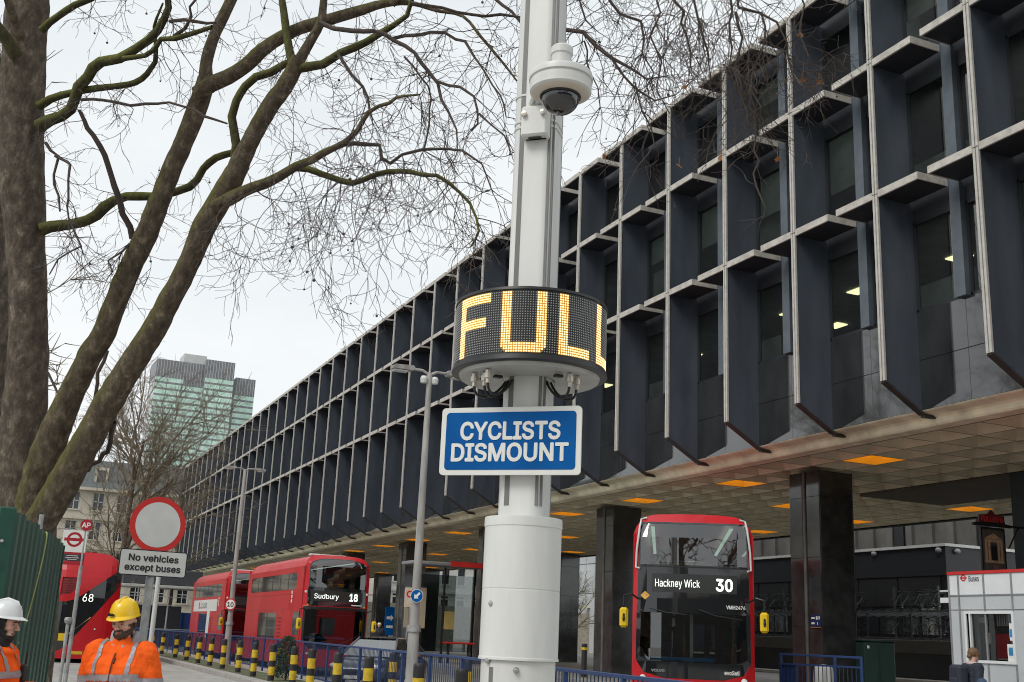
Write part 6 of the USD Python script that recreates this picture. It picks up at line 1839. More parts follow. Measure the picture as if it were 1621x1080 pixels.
def stone_block(label, x0, x1, y, dep, H, cols, floors, roof=True, wall=None, sash=True, face=-1, ground=0.0):
    """A building whose windowed front lies in the plane Y = y and faces the camera."""
    t = thing('stone_building' if 'stone' in label else 'rendered_building', label, 'building', (0, 0, ground))
    wall = wall or stone_m
    fh = H / floors; cw = (x1 - x0) / cols
    P = sg.box(x0, 0, x1, H)
    holes = []
    wins = []
    for f in range(floors):
        for c in range(cols):
            cx, cz = x0 + (c + 0.5) * cw, f * fh + fh * 0.52
            w, h = min(1.25, cw * 0.46), fh * 0.58
            wins.append((cx, cz, w, h, f))
            holes.append(sg.box(cx - w / 2, cz - h / 2, cx + w / 2, cz + h / 2))
    MB().poly(P.difference(unary_union(holes)), FX_, (0, y + 0.4, 0), 0.4).build('wall', wall, t)
    MB().box(x0, x1, y + 0.42, y + dep, 0, H).build('body', wall, t)
    for cx, cz, w, h, f in wins:
        g = MB().quad((cx - w / 2, y + 0.25, cz - h / 2), (cx + w / 2, y + 0.25, cz - h / 2), (cx + w / 2, y + 0.25, cz + h / 2), (cx - w / 2, y + 0.25, cz + h / 2)).build('window', dgl_m, t)
        fr = MB().box(cx - 0.04, cx + 0.04, y + 0.18, y + 0.24, cz - h / 2, cz + h / 2).box(cx - w / 2, cx + w / 2, y + 0.18, y + 0.24, cz - 0.03, cz + 0.05)
        for s in (-1, 1):
            fr.box(cx + s * (w / 2 - 0.035) - 0.035, cx + s * (w / 2 - 0.035) + 0.035, y + 0.18, y + 0.24, cz - h / 2, cz + h / 2)
        fr.build('frame', wfr_m if sash else frame_m, g)
        MB().box(cx - w / 2 - 0.12, cx + w / 2 + 0.12, y - 0.12, y - 0.002, cz - h / 2 - 0.16, cz - h / 2 - 0.02).build('sill', wall, g)
    for f in range(1, floors + 1):
        MB().box(x0 - 0.1, x1 + 0.1, y - 0.22 - (0.3 if f == floors else 0), y - 0.003, f * fh - 0.35, f * fh - 0.05).build('cornice', wall, t)
    if roof:
        m = MB()
        v = np.array([[x0, y, H], [x1, y, H], [x1, y + dep, H], [x0, y + dep, H], [x0 + 1.5, y + 1.6, H + 3.2], [x1 - 1.5, y + 1.6, H + 3.2], [x1 - 1.5, y + dep - 1.6, H + 3.2], [x0 + 1.5, y + dep - 1.6, H + 3.2]])
        m.add(v, [[0, 1, 5, 4], [1, 2, 6, 5], [2, 3, 7, 6], [3, 0, 4, 7], [4, 5, 6, 7]])
        rf = m.build('roof', slate_m, t)
        for c in range(cols):
            cx = x0 + (c + 0.5) * cw
            if c % 2 == 0:
                MB().box(cx - 0.7, cx + 0.7, y + 0.35, y + 1.9, H + 0.3, H + 2.3).build('dormer', wall, rf)
                MB().box(cx - 0.45, cx + 0.45, y + 0.33, y + 0.349, H + 0.6, H + 2.0).build('dormer_window', dgl_m, rf)
        for cx in (x0 + 4, (x0 + x1) / 2, x1 - 5):
            MB().box(cx - 0.9, cx + 0.9, y + 4, y + 5, H + 2.5, H + 5.4).build('chimney', wall, rf)
    return t


stone_block('cream stone building with sash windows and slate roof at the end of the street', -22, 33.0, 131, 14, 15.6, 22, 5)
stone_block('pale stone office building beyond the stone building on the left', -62, -26, 118, 16, 17.5, 14, 5, True)
stone_block('white rendered building with tall windows seen under the office block', 42, 66, 128, 12, 13.5, 12, 4, False, mat('white_render', (0.60, 0.59, 0.56), 0.8), False)
stone_block('pale grey building seen under the block right of the mast', 70, 100, 122, 12, 12.0, 12, 4, False, mat('grey_render', (0.46, 0.47, 0.47), 0.8), False)
wl_ = thing('garden_wall', 'long pale concrete retaining wall behind the bus station', 'wall')
for k in range(14):
    MB().box(26 + 4 * k + 0.006, 30 + 4 * k - 0.006, 112, 112.4, 0.3, 4.6 + (0.6 if k % 3 == 0 else 0), 0.02).build('wall_panel', mat('wall_concrete', (0.40, 0.36, 0.29), 0.85, var=0.18) if 'wall_concrete' not in MATS else MATS['wall_concrete'], wl_)
MB().box(25.9, 82.1, 111.9, 112.5, 5.2, 5.35).build('coping', cream_m, wl_)

# blue site hoarding, canopy and fence at the far left of the buses
hb_m = mat('site_blue', (0.012, 0.05, 0.20), 0.5, var=0.15)
bh = thing('blue_hoarding', 'blue site hoarding across the far end of the road', 'hoarding')
for k in range(13):
    MB().box(5.2 + 1.25 * k + 0.01, 6.45 + 1.25 * k - 0.01, 94, 94.06, 0.0, 2.5, 0.01).build('panel', hb_m, bh)
    MB().box(5.17 + 1.25 * k, 5.23 + 1.25 * k, 93.92, 93.998, 0.0, 2.55).build('upright', navy_m, bh)
cnp = thing('canopy', 'grey flat canopy on steel posts behind the no vehicles sign', 'canopy')
MB().box(5.0, 14.5, 88, 92, 4.15, 4.35, 0.03).build('roof', mat('canopy_edge', (0.42, 0.42, 0.38), 0.6), cnp)
MB().box(8.6, 14.3, 88.3, 91.5, 4.352, 5.5, 0.05).build('plant_box', mat('dark_cladding', (0.055, 0.058, 0.065), 0.5), cnp)
for x in (5.4, 7.6, 9.8, 12.0, 14.2):
    MB().rod((x, 88.2, 0), (x, 88.2, 4.15), 0.06, n=10).build('post', galv_m, cnp)
for z in (1.2, 2.9, 3.5):
    MB().box(5.0, 14.5, 88.10, 88.14, z, z + 0.05).build('rail', galv_m, cnp)
MB().box(10.0, 13.2, 89.5, 91.8, 0.0, 2.9, 0.05).build('cabin', mat('cabin_dark', (0.03, 0.032, 0.04), 0.4), cnp)

# ---------------------------------------------------------------- bus shelter between the pillars
bsx, bsy = 18.9, 49.5
zt_ = zat(722, 893, bsx, bsy)
sh = thing('bus_shelter', 'glass bus shelter with red roof edge and red bench between the pillars', 'bus shelter', (bsx, bsy, 0.42))
hh = zt_ - 0.42
scl = hh / 3.0
MB().box(-1.9, 1.75, -0.9, 0.7, hh - 0.16, hh, 0.03).build('roof', mat('shelter_roof', (0.22, 0.23, 0.23), 0.5), sh)
MB().box(-0.1, 1.78, -0.93, -0.905, hh - 0.17, hh + 0.06).build('fascia', signr_m, sh)
for x in (-1.3, 0.2, 1.7):
    MB().box(x - 0.045, x + 0.045, 0.45, 0.55, 0, hh - 0.16).build('post', bdark_m, sh)
for xa, xb in ((-1.25, 0.15), (0.25, 1.65)):
    MB().box(xa, xb, 0.49, 0.505, 0.5, hh - 0.5).build('glass_panel', bpane_m, sh)
MB().box(-1.7, -0.7, 0.4, 0.46, 1.5, 3.3).build('poster_case', mat('poster_cream', (0.46, 0.38, 0.26), 0.6, var=0.1), sh)
MB().box(0.25, 0.75, 0.44, 0.47, 1.5, 2.3).build('timetable', mat('poster_amber', (0.48, 0.36, 0.12), 0.6, var=0.1), sh)
MB().box(0.2, 1.7, 0.0, 0.42, 0.86, 0.94, 0.02).build('bench', signr_m, sh)
MB().box(0.4, 0.46, 0.1, 0.3, 0, 0.86).box(1.4, 1.46, 0.1, 0.3, 0, 0.86).build('bench_leg', bdark_m, sh)

# notice and boards near the pillars
nc = at(648, 946, 48)
nt = thing('notice_board', 'small cream notice with a red ring beside the lamp post', 'notice', (0, 0, 0))
MB().poly(rrect(0.42, 0.80, 0.02), FL, nc, 0.02).build('board', mat('notice_cream', (0.58, 0.48, 0.38), 0.6), nt)
MB().poly(sg.Point(0.02, 0.14).buffer(0.15, 20).difference(sg.Point(0.02, 0.14).buffer(0.08, 20)), FL, nc + FL[2] * 0.0205, 0.002).build('ring', signr_m, nt)
MB().rod((nc[0], nc[1] + 0.06, 0.2), (nc[0], nc[1] + 0.06, nc[2] + 0.3), 0.04).build('post', galv_m, nt)
ib = thing('information_board', 'blue information board with white marks behind the Sudbury bus', 'sign', (*plan(617, 980, 66), 0.42))
MB().box(-0.3, 0.3, -0.03, 0.03, 1.1, 2.7, 0.01).build('board', blue_m, ib)
MB().box(-0.2, 0.2, -0.036, -0.0305, 1.5, 1.65).poly(sg.Polygon([(-0.2, 2.0), (0.05, 2.0), (0.05, 1.9), (0.22, 2.08), (0.05, 2.26), (0.05, 2.16), (-0.2, 2.16)]), FX_, (0, -0.0305, 0), 0.004).build('marks', signw_m, ib)
MB().box(-0.26, -0.2, -0.02, 0.02, 0, 1.1).box(0.2, 0.26, -0.02, 0.02, 0, 1.1).build('legs', galv_m, ib)
dbx, dby = plan(925, 1035, 40)
db = thing('dark_bollard', 'dark bollard with one yellow band between the pillars', 'bollard', (dbx, dby, 0.42))
MB().lathe([(0, 1.15), (0.08, 1.145), (0.10, 1.12), (0.10, 0)][::-1], n=18).build('post', MATS['bollard_black'], db, smooth=35)
MB().lathe([(0.101, 0.93), (0.103, 0.93), (0.103, 1.02), (0.101, 1.02)], n=18).build('yellow_band', yell_m, db)

# shrub by the railing
hx, hy = plan(455, 1040, 33.5)
sb_ = thing('shrub', 'dark green conifer shrub by the kerb bollards', 'shrub', (hx, hy, 0.14))
MB().rod((0, 0, 0), (0, 0, 0.9), 0.03, 0.015).build('trunk', twig_m, sb_)
fo = MB(); R = np.random.default_rng(21)
for _ in range(1500):
    z = R.uniform(0.10, 1.28); a = R.uniform(0, 2 * PI); rr = 0.36 * (1 - (z / 1.5) ** 3) * math.sqrt(R.uniform(0.2, 1)) + R.normal(0, 0.02)
    c = np.array([rr * math.cos(a), rr * math.sin(a), z]); e1 = R.normal(size=3); e1 /= np.linalg.norm(e1); e2 = np.cross(e1, R.normal(size=3)); e2 /= np.linalg.norm(e2)
    fo.add([c - e1 * 0.05, c + e2 * 0.016, c + e1 * 0.05, c - e2 * 0.016], [[0, 1, 2, 3]])
fo.build('foliage', mat('conifer_green', (0.022, 0.055, 0.022), 0.7, var=0.5, scale=6), sb_, kind='stuff')

# ---------------------------------------------------------------- dark pavilion and the two-tier bicycle racks
pav_m = mat('dark_pavilion', (0.016, 0.017, 0.019), 0.35, var=0.3, scale=0.6)
px0 = onplane(1496, 862, [43.0, 0, 0], np.array([1.0, 0, 0]))
PX, PY, PZ = 43.0, px0[1], px0[2]
pv = thing('pavilion', 'low dark pavilion with white roof edge behind the bicycle racks', 'building')
MB().box(PX, PX + 14, PY, PY + 34, 0.4, PZ - 0.22).build('walls', pav_m, pv)
MB().box(PX - 0.25, PX + 14.2, PY - 0.25, PY + 34.2, PZ - 0.10, PZ + 0.04).build('roof_edge', mat('roof_edge_white', (0.62, 0.62, 0.60), 0.6), pv)
MB().box(PX - 0.12, PX + 14.1, PY - 0.12, PY + 34.1, PZ - 1.5, PZ - 0.101).build('fascia', mat('fascia_dark', (0.020, 0.022, 0.027), 0.4), pv)
for k in range(11):
    y = PY + 0.4 + 3.0 * k
    MB().box(PX - 0.06, PX - 0.002, y, y + 2.9, PZ - 3.0, PZ - 1.54, 0.02).build('wall_panel', mat('panel_dark', (0.022, 0.024, 0.026), 0.3) if 'panel_dark' not in MATS else MATS['panel_dark'], pv)
    MB().box(PX - 0.05, PX - 0.002, y + 0.2, y + 1.35, PZ - 4.4, PZ - 3.1).build('window', dgl_m if k not in (0, 4) else mat('reflection_window', (0.10, 0.11, 0.11), 0.02, var=0.6, scale=3, spec=1.0, coat=1.0) if 'reflection_window' not in MATS else MATS['reflection_window'], pv)  # paler mottled base in a few panes stands in for reflections
    MB().box(PX - 0.05, PX - 0.002, y + 1.5, y + 2.7, PZ - 4.4, PZ - 3.1).build('window', dgl_m if k != 4 else MATS['reflection_window'], pv)
for x, y in ((1384, 877), (1486, 871), (1515, 873)):
    c = onplane(x, y, [PX - 0.2, 0, 0], np.array([1.0, 0, 0])) if x < 1496 else onplane(x, y, [0, PY - 0.2, 0], np.array([0, 1.0, 0]))
    MB().ball(c, (0.17, 0.17, 0.14), 2).build('bulkhead_light', mat('bulkhead', (0.30, 0.30, 0.32), 0.3) if 'bulkhead' not in MATS else MATS['bulkhead'], pv)

RX = 40.6
rk = thing('bicycle_rack', 'long two-tier bicycle rack full of bicycles in front of the dark pavilion', 'bicycle rack')
MB().box(RX - 0.4, RX + 2.2, 36.5, 66, 0.42, 1.72).build('plinth', pav_m, rk)
MB().box(RX - 0.55, RX + 2.3, 36.4, 66.1, 1.722, 2.36, 0.03).build('ledge', mat('ledge_brown', (0.055, 0.046, 0.038), 0.6), rk)
MB().box(RX - 1.6, RX - 0.56, 36.0, 66, 0.42, 0.60, 0.03).build('kerb', kerb_m, rk)
tray_m = mat('tray_steel', (0.085, 0.088, 0.09), 0.5, 0.3, var=0.2)
for tier, z in ((0, 2.42), (1, 3.72)):
    for k in range(42):
        y = 37.0 + 0.66 * k
        a, b = np.array([RX - 0.5, y, z - (0.28 if tier else 0.0)]), np.array([RX + 1.5, y, z + (0.12 if tier else 0.02)])
        d = (b - a) / np.linalg.norm(b - a)
        MB().obox((a + b) / 2, [d, [0, 1, 0], np.cross(d, [0, 1, 0])], (np.linalg.norm(b - a) / 2, 0.07, 0.025)).build('tray', tray_m, rk)
for k in range(10):
    y = 36.8 + 3.0 * k
    MB().box(RX + 1.5, RX + 1.6, y, y + 0.1, 2.36, 5.0).build('upright', tray_m, rk)
    MB().box(RX - 0.3, RX - 0.22, y, y + 0.08, 2.36, 3.6).build('upright', bdark_m, rk)
for z in (3.66, 2.40):
    MB().box(RX - 0.35, RX - 0.25, 36.8, 66, z, z + 0.07).build('beam', tray_m, rk)
bk_m = mat('bike_frame', (0.03, 0.032, 0.036), 0.35, 0.3, var=0.3)
BIKE = None


def bicycle(loc, rz, lb):
    global BIKE
    if BIKE is not None:
        return copy_of(BIKE, loc, rz, lb)
    t = thing('bicycle', lb, 'bicycle', loc, rz, 'bicycles in the two-tier rack')
    for y in (-0.52, 0.52):
        ang = np.linspace(0, 2 * PI, 25)
        w = MB().tube([(0, y + 0.33 * math.cos(a), 0.34 + 0.33 * math.sin(a)) for a in ang], 0.02, 6, False).build('wheel', rubber_m, t)
        sp = MB()
        for a in ang[:-1:2]:
            sp.rod((0, y, 0.34), (0, y + 0.31 * math.cos(a), 0.34 + 0.31 * math.sin(a)), 0.003, n=3, cap=False)
        sp.build('spokes', bk_m, w)
    f = MB()
    S, B_, H_, Rw, Fw = np.array([0, 0.18, 0.85]), np.array([0, 0.10, 0.30]), np.array([0, -0.36, 0.86]), np.array([0, 0.52, 0.34]), np.array([0, -0.52, 0.34])
    for a, b in ((S, B_), (S * [1, 1, 0.97], H_), (B_, H_ * [1, 1, 0.92]), (S, Rw), (B_, Rw), (H_, Fw)):
        f.rod(a, b, 0.019, n=6)
    f.build('frame', bk_m, t)
    MB().tube([(-0.30, -0.30, 0.99), (-0.24, -0.40, 1.02), (0, -0.39, 1.0), (0.24, -0.40, 1.02), (0.30, -0.30, 0.99)], 0.014, 6).rod(H_, (0, -0.39, 1.0), 0.016).build('handlebar', bk_m, t)
    MB().ball((0, 0.20, 0.95), (0.07, 0.14, 0.035), 1).rod(S, (0, 0.20, 0.95), 0.014).build('saddle', rubber_m, t)
    MB().rod((-0.12, 0.1, 0.30), (0.12, 0.1, 0.30), 0.01).box(-0.18, -0.1, 0.15, 0.25, 0.22, 0.24).box(0.1, 0.18, -0.05, 0.05, 0.36, 0.38).build('crank', steel_m, t)
    BIKE = t
    return t


R = random.Random(8)
for tier, z, tn in ((0, 2.45, 'lower'), (1, 3.70, 'upper')):
    n = 0
    for k in range(42):
        if R.random() < 0.5:
            n += 1
            bicycle((RX + 0.55 + R.uniform(-0.1, 0.1), 37.0 + 0.66 * k, z), PI / 2 if R.random() < 0.7 else -PI / 2, f'dark bicycle on the {tn} tier of the rack, {nth(n)} from the right')

# buildings beyond the pavilion
cb = thing('concrete_building', 'ribbed grey concrete building rising behind the dark pavilion', 'building')
rib_m = mat('ribbed_concrete', (0.075, 0.072, 0.066), 0.85, var=0.2, scale=0.6)
MB().box(62, 75, 38, 88, 0.3, 17).build('walls', rib_m, cb)
for k in range(24):
    MB().box(61.7, 61.998, 38.4 + 2.05 * k, 39.0 + 2.05 * k, 0.3, 17).build('rib', rib_m, cb)
for y in (58.0, 66.0, 46):
    MB().box(61.8, 61.99, y, y + 1.3, 8.5, 12.5).build('vent', bdark_m, cb)
gb_ = thing('glass_building', 'pale glazed building visible over the pavilion beside the pillar', 'building')
MB().box(60, 75, 92, 130, 0.3, 20).build('body', mat('pale_cladding', (0.42, 0.45, 0.46), 0.35, var=0.06, scale=0.3), gb_)
for k in range(18):
    for j in range(6):
        MB().box(59.9, 59.998, 92.1 + 2.1 * k, 94.1 + 2.1 * k, 0.4 + 3.2 * j, 3.5 + 3.2 * j).build('glass_panel', mat('pale_glass', (0.52, 0.55, 0.56), 0.12, var=0.1, scale=0.3) if 'pale_glass' not in MATS else MATS['pale_glass'], gb_)
gf = thing('green_facade', 'dark green clad corner tower at the right edge behind the pub sign', 'building', (24.6, 20.0, 0.42))
MB().box(0, 6, -6, 2.2, 0, 6.1).build('core', mat('pub_green', (0.008, 0.022, 0.022), 0.45, var=0.2), gf)
for k in range(16):
    MB().box(-0.05, -0.002, -6 + 0.5 * k, -5.56 + 0.5 * k, 0, 6.05, 0.01).build('board', MATS['pub_green'], gf)
for k in range(10):
    MB().box(0.1 + 0.55 * k, 0.58 + 0.55 * k, 2.202, 2.25, 0, 6.05, 0.01).build('board', MATS['pub_green'], gf)

# pub sign
pc_ = at(1571, 872, 27.5)
FPB = facing(5200, 1200, True)
ps = thing('pub_sign', 'hanging pub sign with painted portico under a small dark red header', 'sign')
MB().poly(rrect(0.78, 1.12, 0.02), FPB, pc_, 0.05).build('frame', bdark_m, ps)
fp = pc_ + FPB[2] * 0.0505
MB().poly(sg.box(-0.34, -0.50, 0.34, 0.50), FPB, fp, 0.003).build('picture_ground', mat('painting_dark', (0.075, 0.068, 0.062), 0.5, var=0.3, scale=6), ps)
por = sg.box(-0.28, 0.20, 0.28, 0.27).union(sg.Polygon([(-0.29, 0.28), (0.29, 0.28), (0, 0.42)])).union(sg.box(-0.30, -0.30, 0.30, -0.24))
for x in (-0.25, -0.15, 0.15, 0.25):
    por = por.union(sg.box(x - 0.035, -0.25, x + 0.035, 0.21))
MB().poly(por, FPB, fp + FPB[2] * 0.0035, 0.003).build('painted_portico', mat('painting_stone', (0.42, 0.27, 0.17), 0.6, var=0.2, scale=8), ps)
MB().poly(sg.box(-0.09, -0.24, 0.10, 0.12), FPB, fp + FPB[2] * 0.0035, 0.003).build('painted_door', bdark_m, ps)
MB().poly(rrect(0.16, 0.12, 0.04, 0.02, -0.38), FPB, fp + FPB[2] * 0.0035, 0.003).build('painted_figure', mat('painting_brown', (0.16, 0.08, 0.05), 0.6), ps)
hc = pc_ + FPB[1] * 0.73
MB().poly(affinity.scale(sg.Point(0, 0).buffer(1, 20), 0.62, 0.05).union(sg.box(-0.62, -0.05, 0.62, 0)), FPB, hc - FPB[1] * 0.10, 0.06).build('bracket_bar', bdark_m, ps)
MB().poly(sg.Polygon([(-0.42, -0.06), (0.42, -0.06), (0.40, 0.12), (0.12, 0.15), (0, 0.26), (-0.12, 0.15), (-0.40, 0.12)]), FPB, hc, 0.05).build('header', mat('header_dark_red', (0.10, 0.010, 0.010), 0.5), ps)
text_mb("FULLER'S", 0.12, FPB, hc + FPB[2] * 0.0505 + FPB[1] * 0.03, 0.004, True, 0.70).build('lettering', mat('header_letter_red', (0.45, 0.03, 0.03), 0.5), ps)
MB().rod(hc - FPB[1] * 0.1 + FPB[0] * 0.6, hc - FPB[1] * 0.1 + FPB[0] * 1.6, 0.025).rod(pc_ + FPB[0] * 0.55 + FPB[1] * 0.1, hc + FPB[0] * 0.9 - FPB[1] * 0.1, 0.02).build('arm', bdark_m, ps)

# ---------------------------------------------------------------- ticket kiosk
KX = 16.7
kn = np.array([-1.0, 0, 0])
def ky_(x, y):
    return onplane(x, y, [KX, 0, 0], kn)
FK = np.array([[0, -1.0, 0], [0, 0, 1.0], [-1.0, 0, 0]])
pA, pB = ky_(1501, 908), ky_(1640, 903)
yl, zt2 = pA[1], pA[2]
kw_m = mat('kiosk_white', (0.66, 0.67, 0.67), 0.35, var=0.04)
kg_m = mat('kiosk_grey', (0.47, 0.49, 0.50), 0.4, var=0.06, scale=1.0)
ks = thing('kiosk', 'white bus ticket kiosk with red roof line and serving window', 'kiosk')
MB().box(KX + 0.36, KX + 2.6, 11.0, yl - 0.03, 0.14, zt2 - 0.03).box(KX + 0.062, KX + 0.359, yl - 0.06, yl - 0.03, 0.14, zt2 - 0.03).build('body', kg_m, ks)
MB().box(KX - 0.02, KX + 2.65, 10.9, yl + 0.02, zt2 - 0.03, zt2 + 0.025).build('roof_edge', signr_m, ks)
zb1, zb2, zb3 = ky_(1510, 936)[2], ky_(1510, 943)[2], ky_(1510, 966)[2]
ys = [yl] + [ky_(x, 925)[1] for x in (1517, 1557, 1601)]
ys += [2 * ys[-1] - ys[-2], 3 * ys[-1] - 2 * ys[-2], 11.0]
wz1, wz0 = ky_(1570, 972)[2], ky_(1570, 1046)[2]
wya, wyb = ky_(1532, 1000)[1], ky_(1604, 1000)[1]
wp_ = sg.box(-wya, wz0, -wyb, wz1)
for a, b in zip(ys[:-1], ys[1:]):
    for za, zb_, m_ in ((zb2 + 0.01, zt2 - 0.035, kw_m), (zb3 + 0.008, zb1 - 0.005 if 0 else zb2 - 0.01, kg_m), (0.16, zb3 - 0.008, kg_m)):
        q = sg.box(-a + 0.008, za, -b - 0.008, zb_).difference(wp_)
        if not q.is_empty:
            MB().poly(q, FK, (KX + 0.03, 0, 0), 0.03).build('panel', m_, ks)
for y in ys[:-1]:
    MB().box(KX - 0.012, KX + 0.02, y - 0.018, y + 0.018, 0.15, zt2 - 0.03).build('joint_strip', mat('kiosk_strip', (0.26, 0.27, 0.28), 0.4, 0.4, var=0.1) if 'kiosk_strip' not in MATS else MATS['kiosk_strip'], ks)
MB().box(KX - 0.015, KX + 0.02, 11.0, yl, zb2 - 0.012, zb2 + 0.012).build('joint_strip', MATS['kiosk_strip'], ks)
wn = MB().box(KX + 0.30, KX + 0.32, wyb, wya, wz0, wz1).build('window_recess', mat('kiosk_inside', (0.030, 0.028, 0.026), 0.6, var=0.4, scale=4), ks)
MB().quad((KX + 0.02, wya, wz0), (KX + 0.02, wyb, wz0), (KX + 0.02, wyb, wz1), (KX + 0.02, wya, wz1)).build('window', pane('kiosk_glass', (0.75, 0.76, 0.75), 0.0, 1.45), ks)
fr = MB()
for a, b, c, d in ((wyb - 0.05, wya + 0.05, wz1, wz1 + 0.045), (wyb - 0.05, wya + 0.05, wz0 - 0.05, wz0), (wya, wya + 0.05, wz0, wz1), (wyb - 0.05, wyb, wz0, wz1), (wya - 0.10, wya - 0.07, wz0, wz1)):
    fr.box(KX - 0.03, KX + 0.04, a, b, c, d)
fr.build('window_frame', kw_m, ks)
ins = MB()
ins.box(KX + 0.22, KX + 0.29, wya - 0.75, wya - 0.45, wz0 + 0.05, wz0 + 0.48)
ins.build('red_display', darkred_m, ks)
ins = MB()
for k in range(8):
    ins.box(KX + 0.24, KX + 0.28, wya - 0.50 - 0.055 * k, wya - 0.475 - 0.055 * k, wz0 + 0.62, wz0 + 0.86)
ins.build('leaflet_rack', kg_m, ks)
ins = MB().box(KX + 0.24, KX + 0.28, wya - 0.72, wya - 0.45, wz0 + 0.02, wz0 + 0.10).box(KX + 0.24, KX + 0.28, wya - 0.30, wya - 0.18, wz0 + 0.3, wz0 + 0.5).box(KX + 0.24, KX + 0.28, wya - 0.24, wya - 0.02, wz1 - 0.15, wz1 - 0.05)
ins.build('papers', mat('paper', (0.50, 0.46, 0.34), 0.8), ks)
ins = MB().box(KX + 0.005, KX + 0.012, wyb + 0.01, wyb + 0.16, wz0 + 0.0, wz0 + 0.30).box(KX + 0.005, KX + 0.012, wyb + 0.01, wyb + 0.09, wz0 + 0.36, wz0 + 0.66)
ins.build('window_sticker', signw_m, ks)
MB().box(KX + 0.002, KX + 0.0045, wyb + 0.04, wyb + 0.13, wz0 + 0.1, wz0 + 0.24).box(KX + 0.002, KX + 0.0045, wyb + 0.02, wyb + 0.08, wz0 + 0.42, wz0 + 0.56).build('sticker_print', mat('sticker_blue', (0.03, 0.22, 0.42), 0.5), ks)
rc_ = ky_(1525, 915) + np.array([-0.004, 0, 0])
MB().poly(sg.Point(0, 0).buffer(0.062, 24).difference(sg.Point(0, 0).buffer(0.040, 24)).union(sg.box(-0.082, -0.013, 0.082, 0.013)), FK, rc_, 0.003).build('roundel', signr_m, ks)
text_mb('Buses', 0.098, FK, ky_(1541.5, 916) + np.array([-0.004, 0, 0]), 0.003, False, 0.245).build('lettering', mat('kiosk_letter', (0.05, 0.05, 0.10), 0.5), ks)
wbd = thing('white_board', 'small white double board sticking out left of the kiosk', 'sign')
pb_ = ky_(1482, 948); pb2 = ky_(1482, 941)
MB().box(KX + 0.3, KX + 0.33, yl + 0.02, yl + 0.55, pb_[2] - 0.065, pb_[2] + 0.035, 0.004).build('board', kw_m, wbd)
MB().box(KX + 0.3, KX + 0.33, yl + 0.02, yl + 0.55, pb2[2] + 0.06, pb2[2] + 0.10, 0.004).build('top_bar', kg_m, wbd)
MB().box(KX + 0.31, KX + 0.35, yl + 0.28, yl + 0.32, 0.14, pb2[2] + 0.06).build('stand', kg_m, wbd)

# green cabinet, railing and sack in front of the near pillar
gcx, gcy = plan(1386, 1050, 30)
gc = thing('utility_cabinet', 'dark green utility cabinet right of the near pillar', 'cabinet', (gcx, gcy, 0.42), -math.radians(20))
zc_ = zat(1386, 1016, gcx, gcy) - 0.42
MB().box(-0.42, 0.42, -0.3, 0.3, 0.06, zc_, 0.02).build('body', mat('cabinet_green', (0.008, 0.028, 0.022), 0.45, var=0.15), gc)
for s in (-1, 1):
    MB().box(0.02 * s, 0.39 * s, -0.318, -0.302, 0.14, zc_ - 0.08, 0.005).build('door', MATS['cabinet_green'], gc)
MB().box(-0.45, 0.45, -0.33, 0.33, zc_, zc_ + 0.04, 0.01).box(-0.44, 0.44, -0.32, 0.32, 0.0, 0.06).build('top_and_plinth', MATS['cabinet_green'], gc)
MB().box(-0.34, -0.28, -0.326, -0.3185, zc_ - 0.18, zc_ - 0.11).build('label_plate', signg_m, gc)

ra, rb2 = plan(1236, 1060, 26.5), plan(1364, 1060, 25.6)
zr1 = zat(1236, 1034, *ra)
rr_ = thing('guard_rail_end', 'short blue guard rail with mid rail in front of the near pillar', 'railing', (ra[0], ra[1], 0.3), math.atan2(rb2[1] - ra[1], rb2[0] - ra[0]))
LL = math.dist(ra, rb2); hz = zr1 - 0.3
for x in (0, LL * 0.68, LL):
    MB().box(x - 0.03, x + 0.03, -0.03, 0.03, 0, hz, 0.005).build('post', navy_m, rr_)
MB().box(0.03, LL - 0.03, -0.025, 0.025, hz - 0.05, hz, 0.005).build('top_rail', navy_m, rr_)
MB().box(0.03, LL - 0.03, -0.02, 0.02, hz - 0.26, hz - 0.22).build('mid_rail', navy_m, rr_)
MB().box(0.03, LL - 0.03, -0.02, 0.02, 0.10, 0.14).build('bottom_rail', navy_m, rr_)
for k in range(18):
    x = 0.03 + (LL - 0.06) * (k + 1) / 19
    if abs(x - LL * 0.68) > 0.05:
        MB().box(x - 0.008, x + 0.008, -0.008, 0.008, 0.14, hz - 0.26).build('bar', navyb_m, rr_)
MB().box(0.02, 0.36, 0.04, 0.10, 0.15, hz - 0.27).build('blue_panel', navy_m, rr_)
skx, sky_ = plan(1304, 1070, 28.2)
sk = thing('ribbed_sack', 'white ribbed sack standing behind the short blue rail', 'sack', (skx, sky_, 0.42))
zk = zat(1304, 1052, skx, sky_) - 0.42
m = MB(); n = 32
V = []
for r_, z_ in ((0.16, 0), (0.24, 0.05), (0.25, zk * 0.6), (0.23, zk * 0.9), (0.18, zk * 0.98), (0.0, zk)):
    for k in range(n):
        a = 2 * PI * k / n
        q = r_ * (1 + 0.09 * (1 if k % 4 < 2 else -1))
        V.append([q * math.cos(a), q * math.sin(a) * 0.8, z_])
m.add(V, [[i * n + k, i * n + (k + 1) % n, (i + 1) * n + (k + 1) % n, (i + 1) * n + k] for i in range(5) for k in range(n)])
m.build('bag', mat('sack_white', (0.55, 0.55, 0.52), 0.7, var=0.08), sk, smooth=50)
pz = onplane(1292, 983, [20.845, 0, 0], np.array([-1.0, 0, 0]))
bs_ = thing('bay_sign', 'small navy sign with white marks on the near pillar', 'sign')
MB().poly(sg.box(-0.21, -0.17, 0.21, 0.17), FK, pz, 0.02).build('panel', mat('sign_navy', (0.012, 0.022, 0.09), 0.5), bs_)
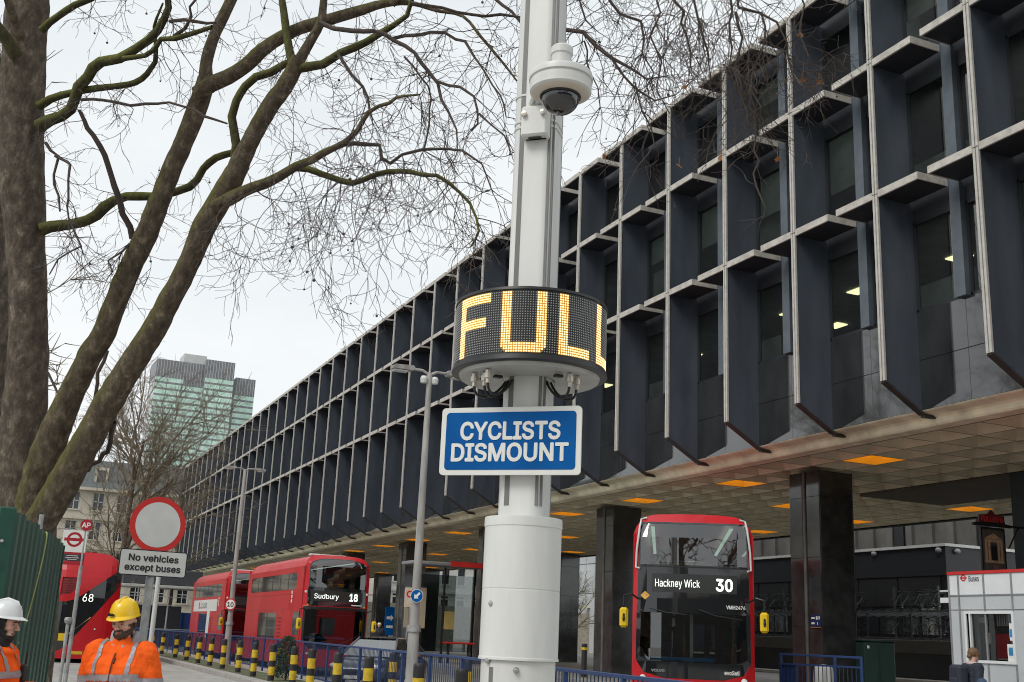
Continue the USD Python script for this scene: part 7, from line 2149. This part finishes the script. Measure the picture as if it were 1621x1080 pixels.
MB().poly(sg.box(-0.21, -0.185, 0.21, -0.165), FK, pz + [-0.002, 0, 0], 0.02).build('orange_edge', mat('orange_line', (0.45, 0.18, 0.04), 0.5), bs_)
mk = MB()
for a, b, c, d in ((-0.18, -0.03, 0.05, 0.10), (0.02, 0.09, 0.03, 0.12), (0.13, 0.18, 0.04, 0.12), (-0.18, -0.04, -0.09, -0.04), (0.07, 0.10, -0.11, -0.03)):
    mk.poly(sg.box(a, c, b, d), FK, pz + [-0.0205, 0, 0], 0.002)
mk.build('white_marks', signw_m, bs_)

# planting and steps glimpsed beyond the pillars
R = np.random.default_rng(5)
for k, (x, y, H, lb) in enumerate(((60, 104, 9, 'bare tree seen between the pillars left of bus 30'), (52, 100, 7.5, 'lower bare tree in front of the pale building under the block'))):
    small_tree(x, y, H, 30 + k, lb, 0.0)
st_ = thing('steps', 'dark steps with handrail seen between the pillars', 'steps', (33.5, 56, 0.42))
for k in range(7):
    MB().box(0, 5, 0.35 * k, 0.35 * k + 2.5, 0.16 * k, 0.16 * (k + 1), 0.01).build('step', mat('step_stone', (0.12, 0.105, 0.09), 0.8) if 'step_stone' not in MATS else MATS['step_stone'], st_)
MB().tube([(0.3, 0, 0.0), (0.3, 0, 1.0), (0.3, 2.4, 2.1), (0.3, 2.4, 1.1)], 0.03, 8).build('handrail', bdark_m, st_)

# bare trees outside the frame, which the bus glass and the polished stone mirror
for k, (x, y, H, lb) in enumerate(((-5.0, -9.0, 17, 'bare tree behind the photographer mirrored in the bus windscreen, nearest the road'), (3.5, -14.0, 19, 'tall bare tree behind the photographer mirrored in the bus windscreen'), (-6.5, 27.0, 18, 'bare tree left of the frame mirrored in the nearest granite panels'), (9.0, -22.0, 20, 'farthest bare tree behind the photographer mirrored in glass'), (-7.5, 38.0, 18, 'bare tree left of the frame mirrored in the granite by the mast'), (-8.5, 50.0, 17, 'farthest bare tree left of the frame mirrored in the stone'), (-1.0, -19.0, 18, 'bare tree between two others behind the photographer'))):
    small_tree(x, y, H, 50 + k, lb, 0.0, 1.5)
tb = thing('brick_terrace', 'dark brick terrace far behind the photographer mirrored in the bus glass', 'building')
brick_m = mat('dark_brick', (0.060, 0.056, 0.052), 0.85, var=0.2)
MB().box(-45, 55, -58, -46, -0.1, 11).build('wall', brick_m, tb)
for f in range(2):
    for c in range(22):
        x = -42 + 4.4 * c
        w_ = MB().box(x, x + 1.4, -46.05, -45.99, 1.2 + 4 * f, 3.4 + 4 * f).build('window', dgl_m, tb)
        MB().box(x - 0.1, x + 1.5, -45.99, -45.9, 1.05 + 4 * f, 1.2 + 4 * f).build('sill', stone_m, w_)
MB().box(-45.2, 55.2, -58.2, -45.7, 11, 11.5).build('parapet', stone_m, tb)
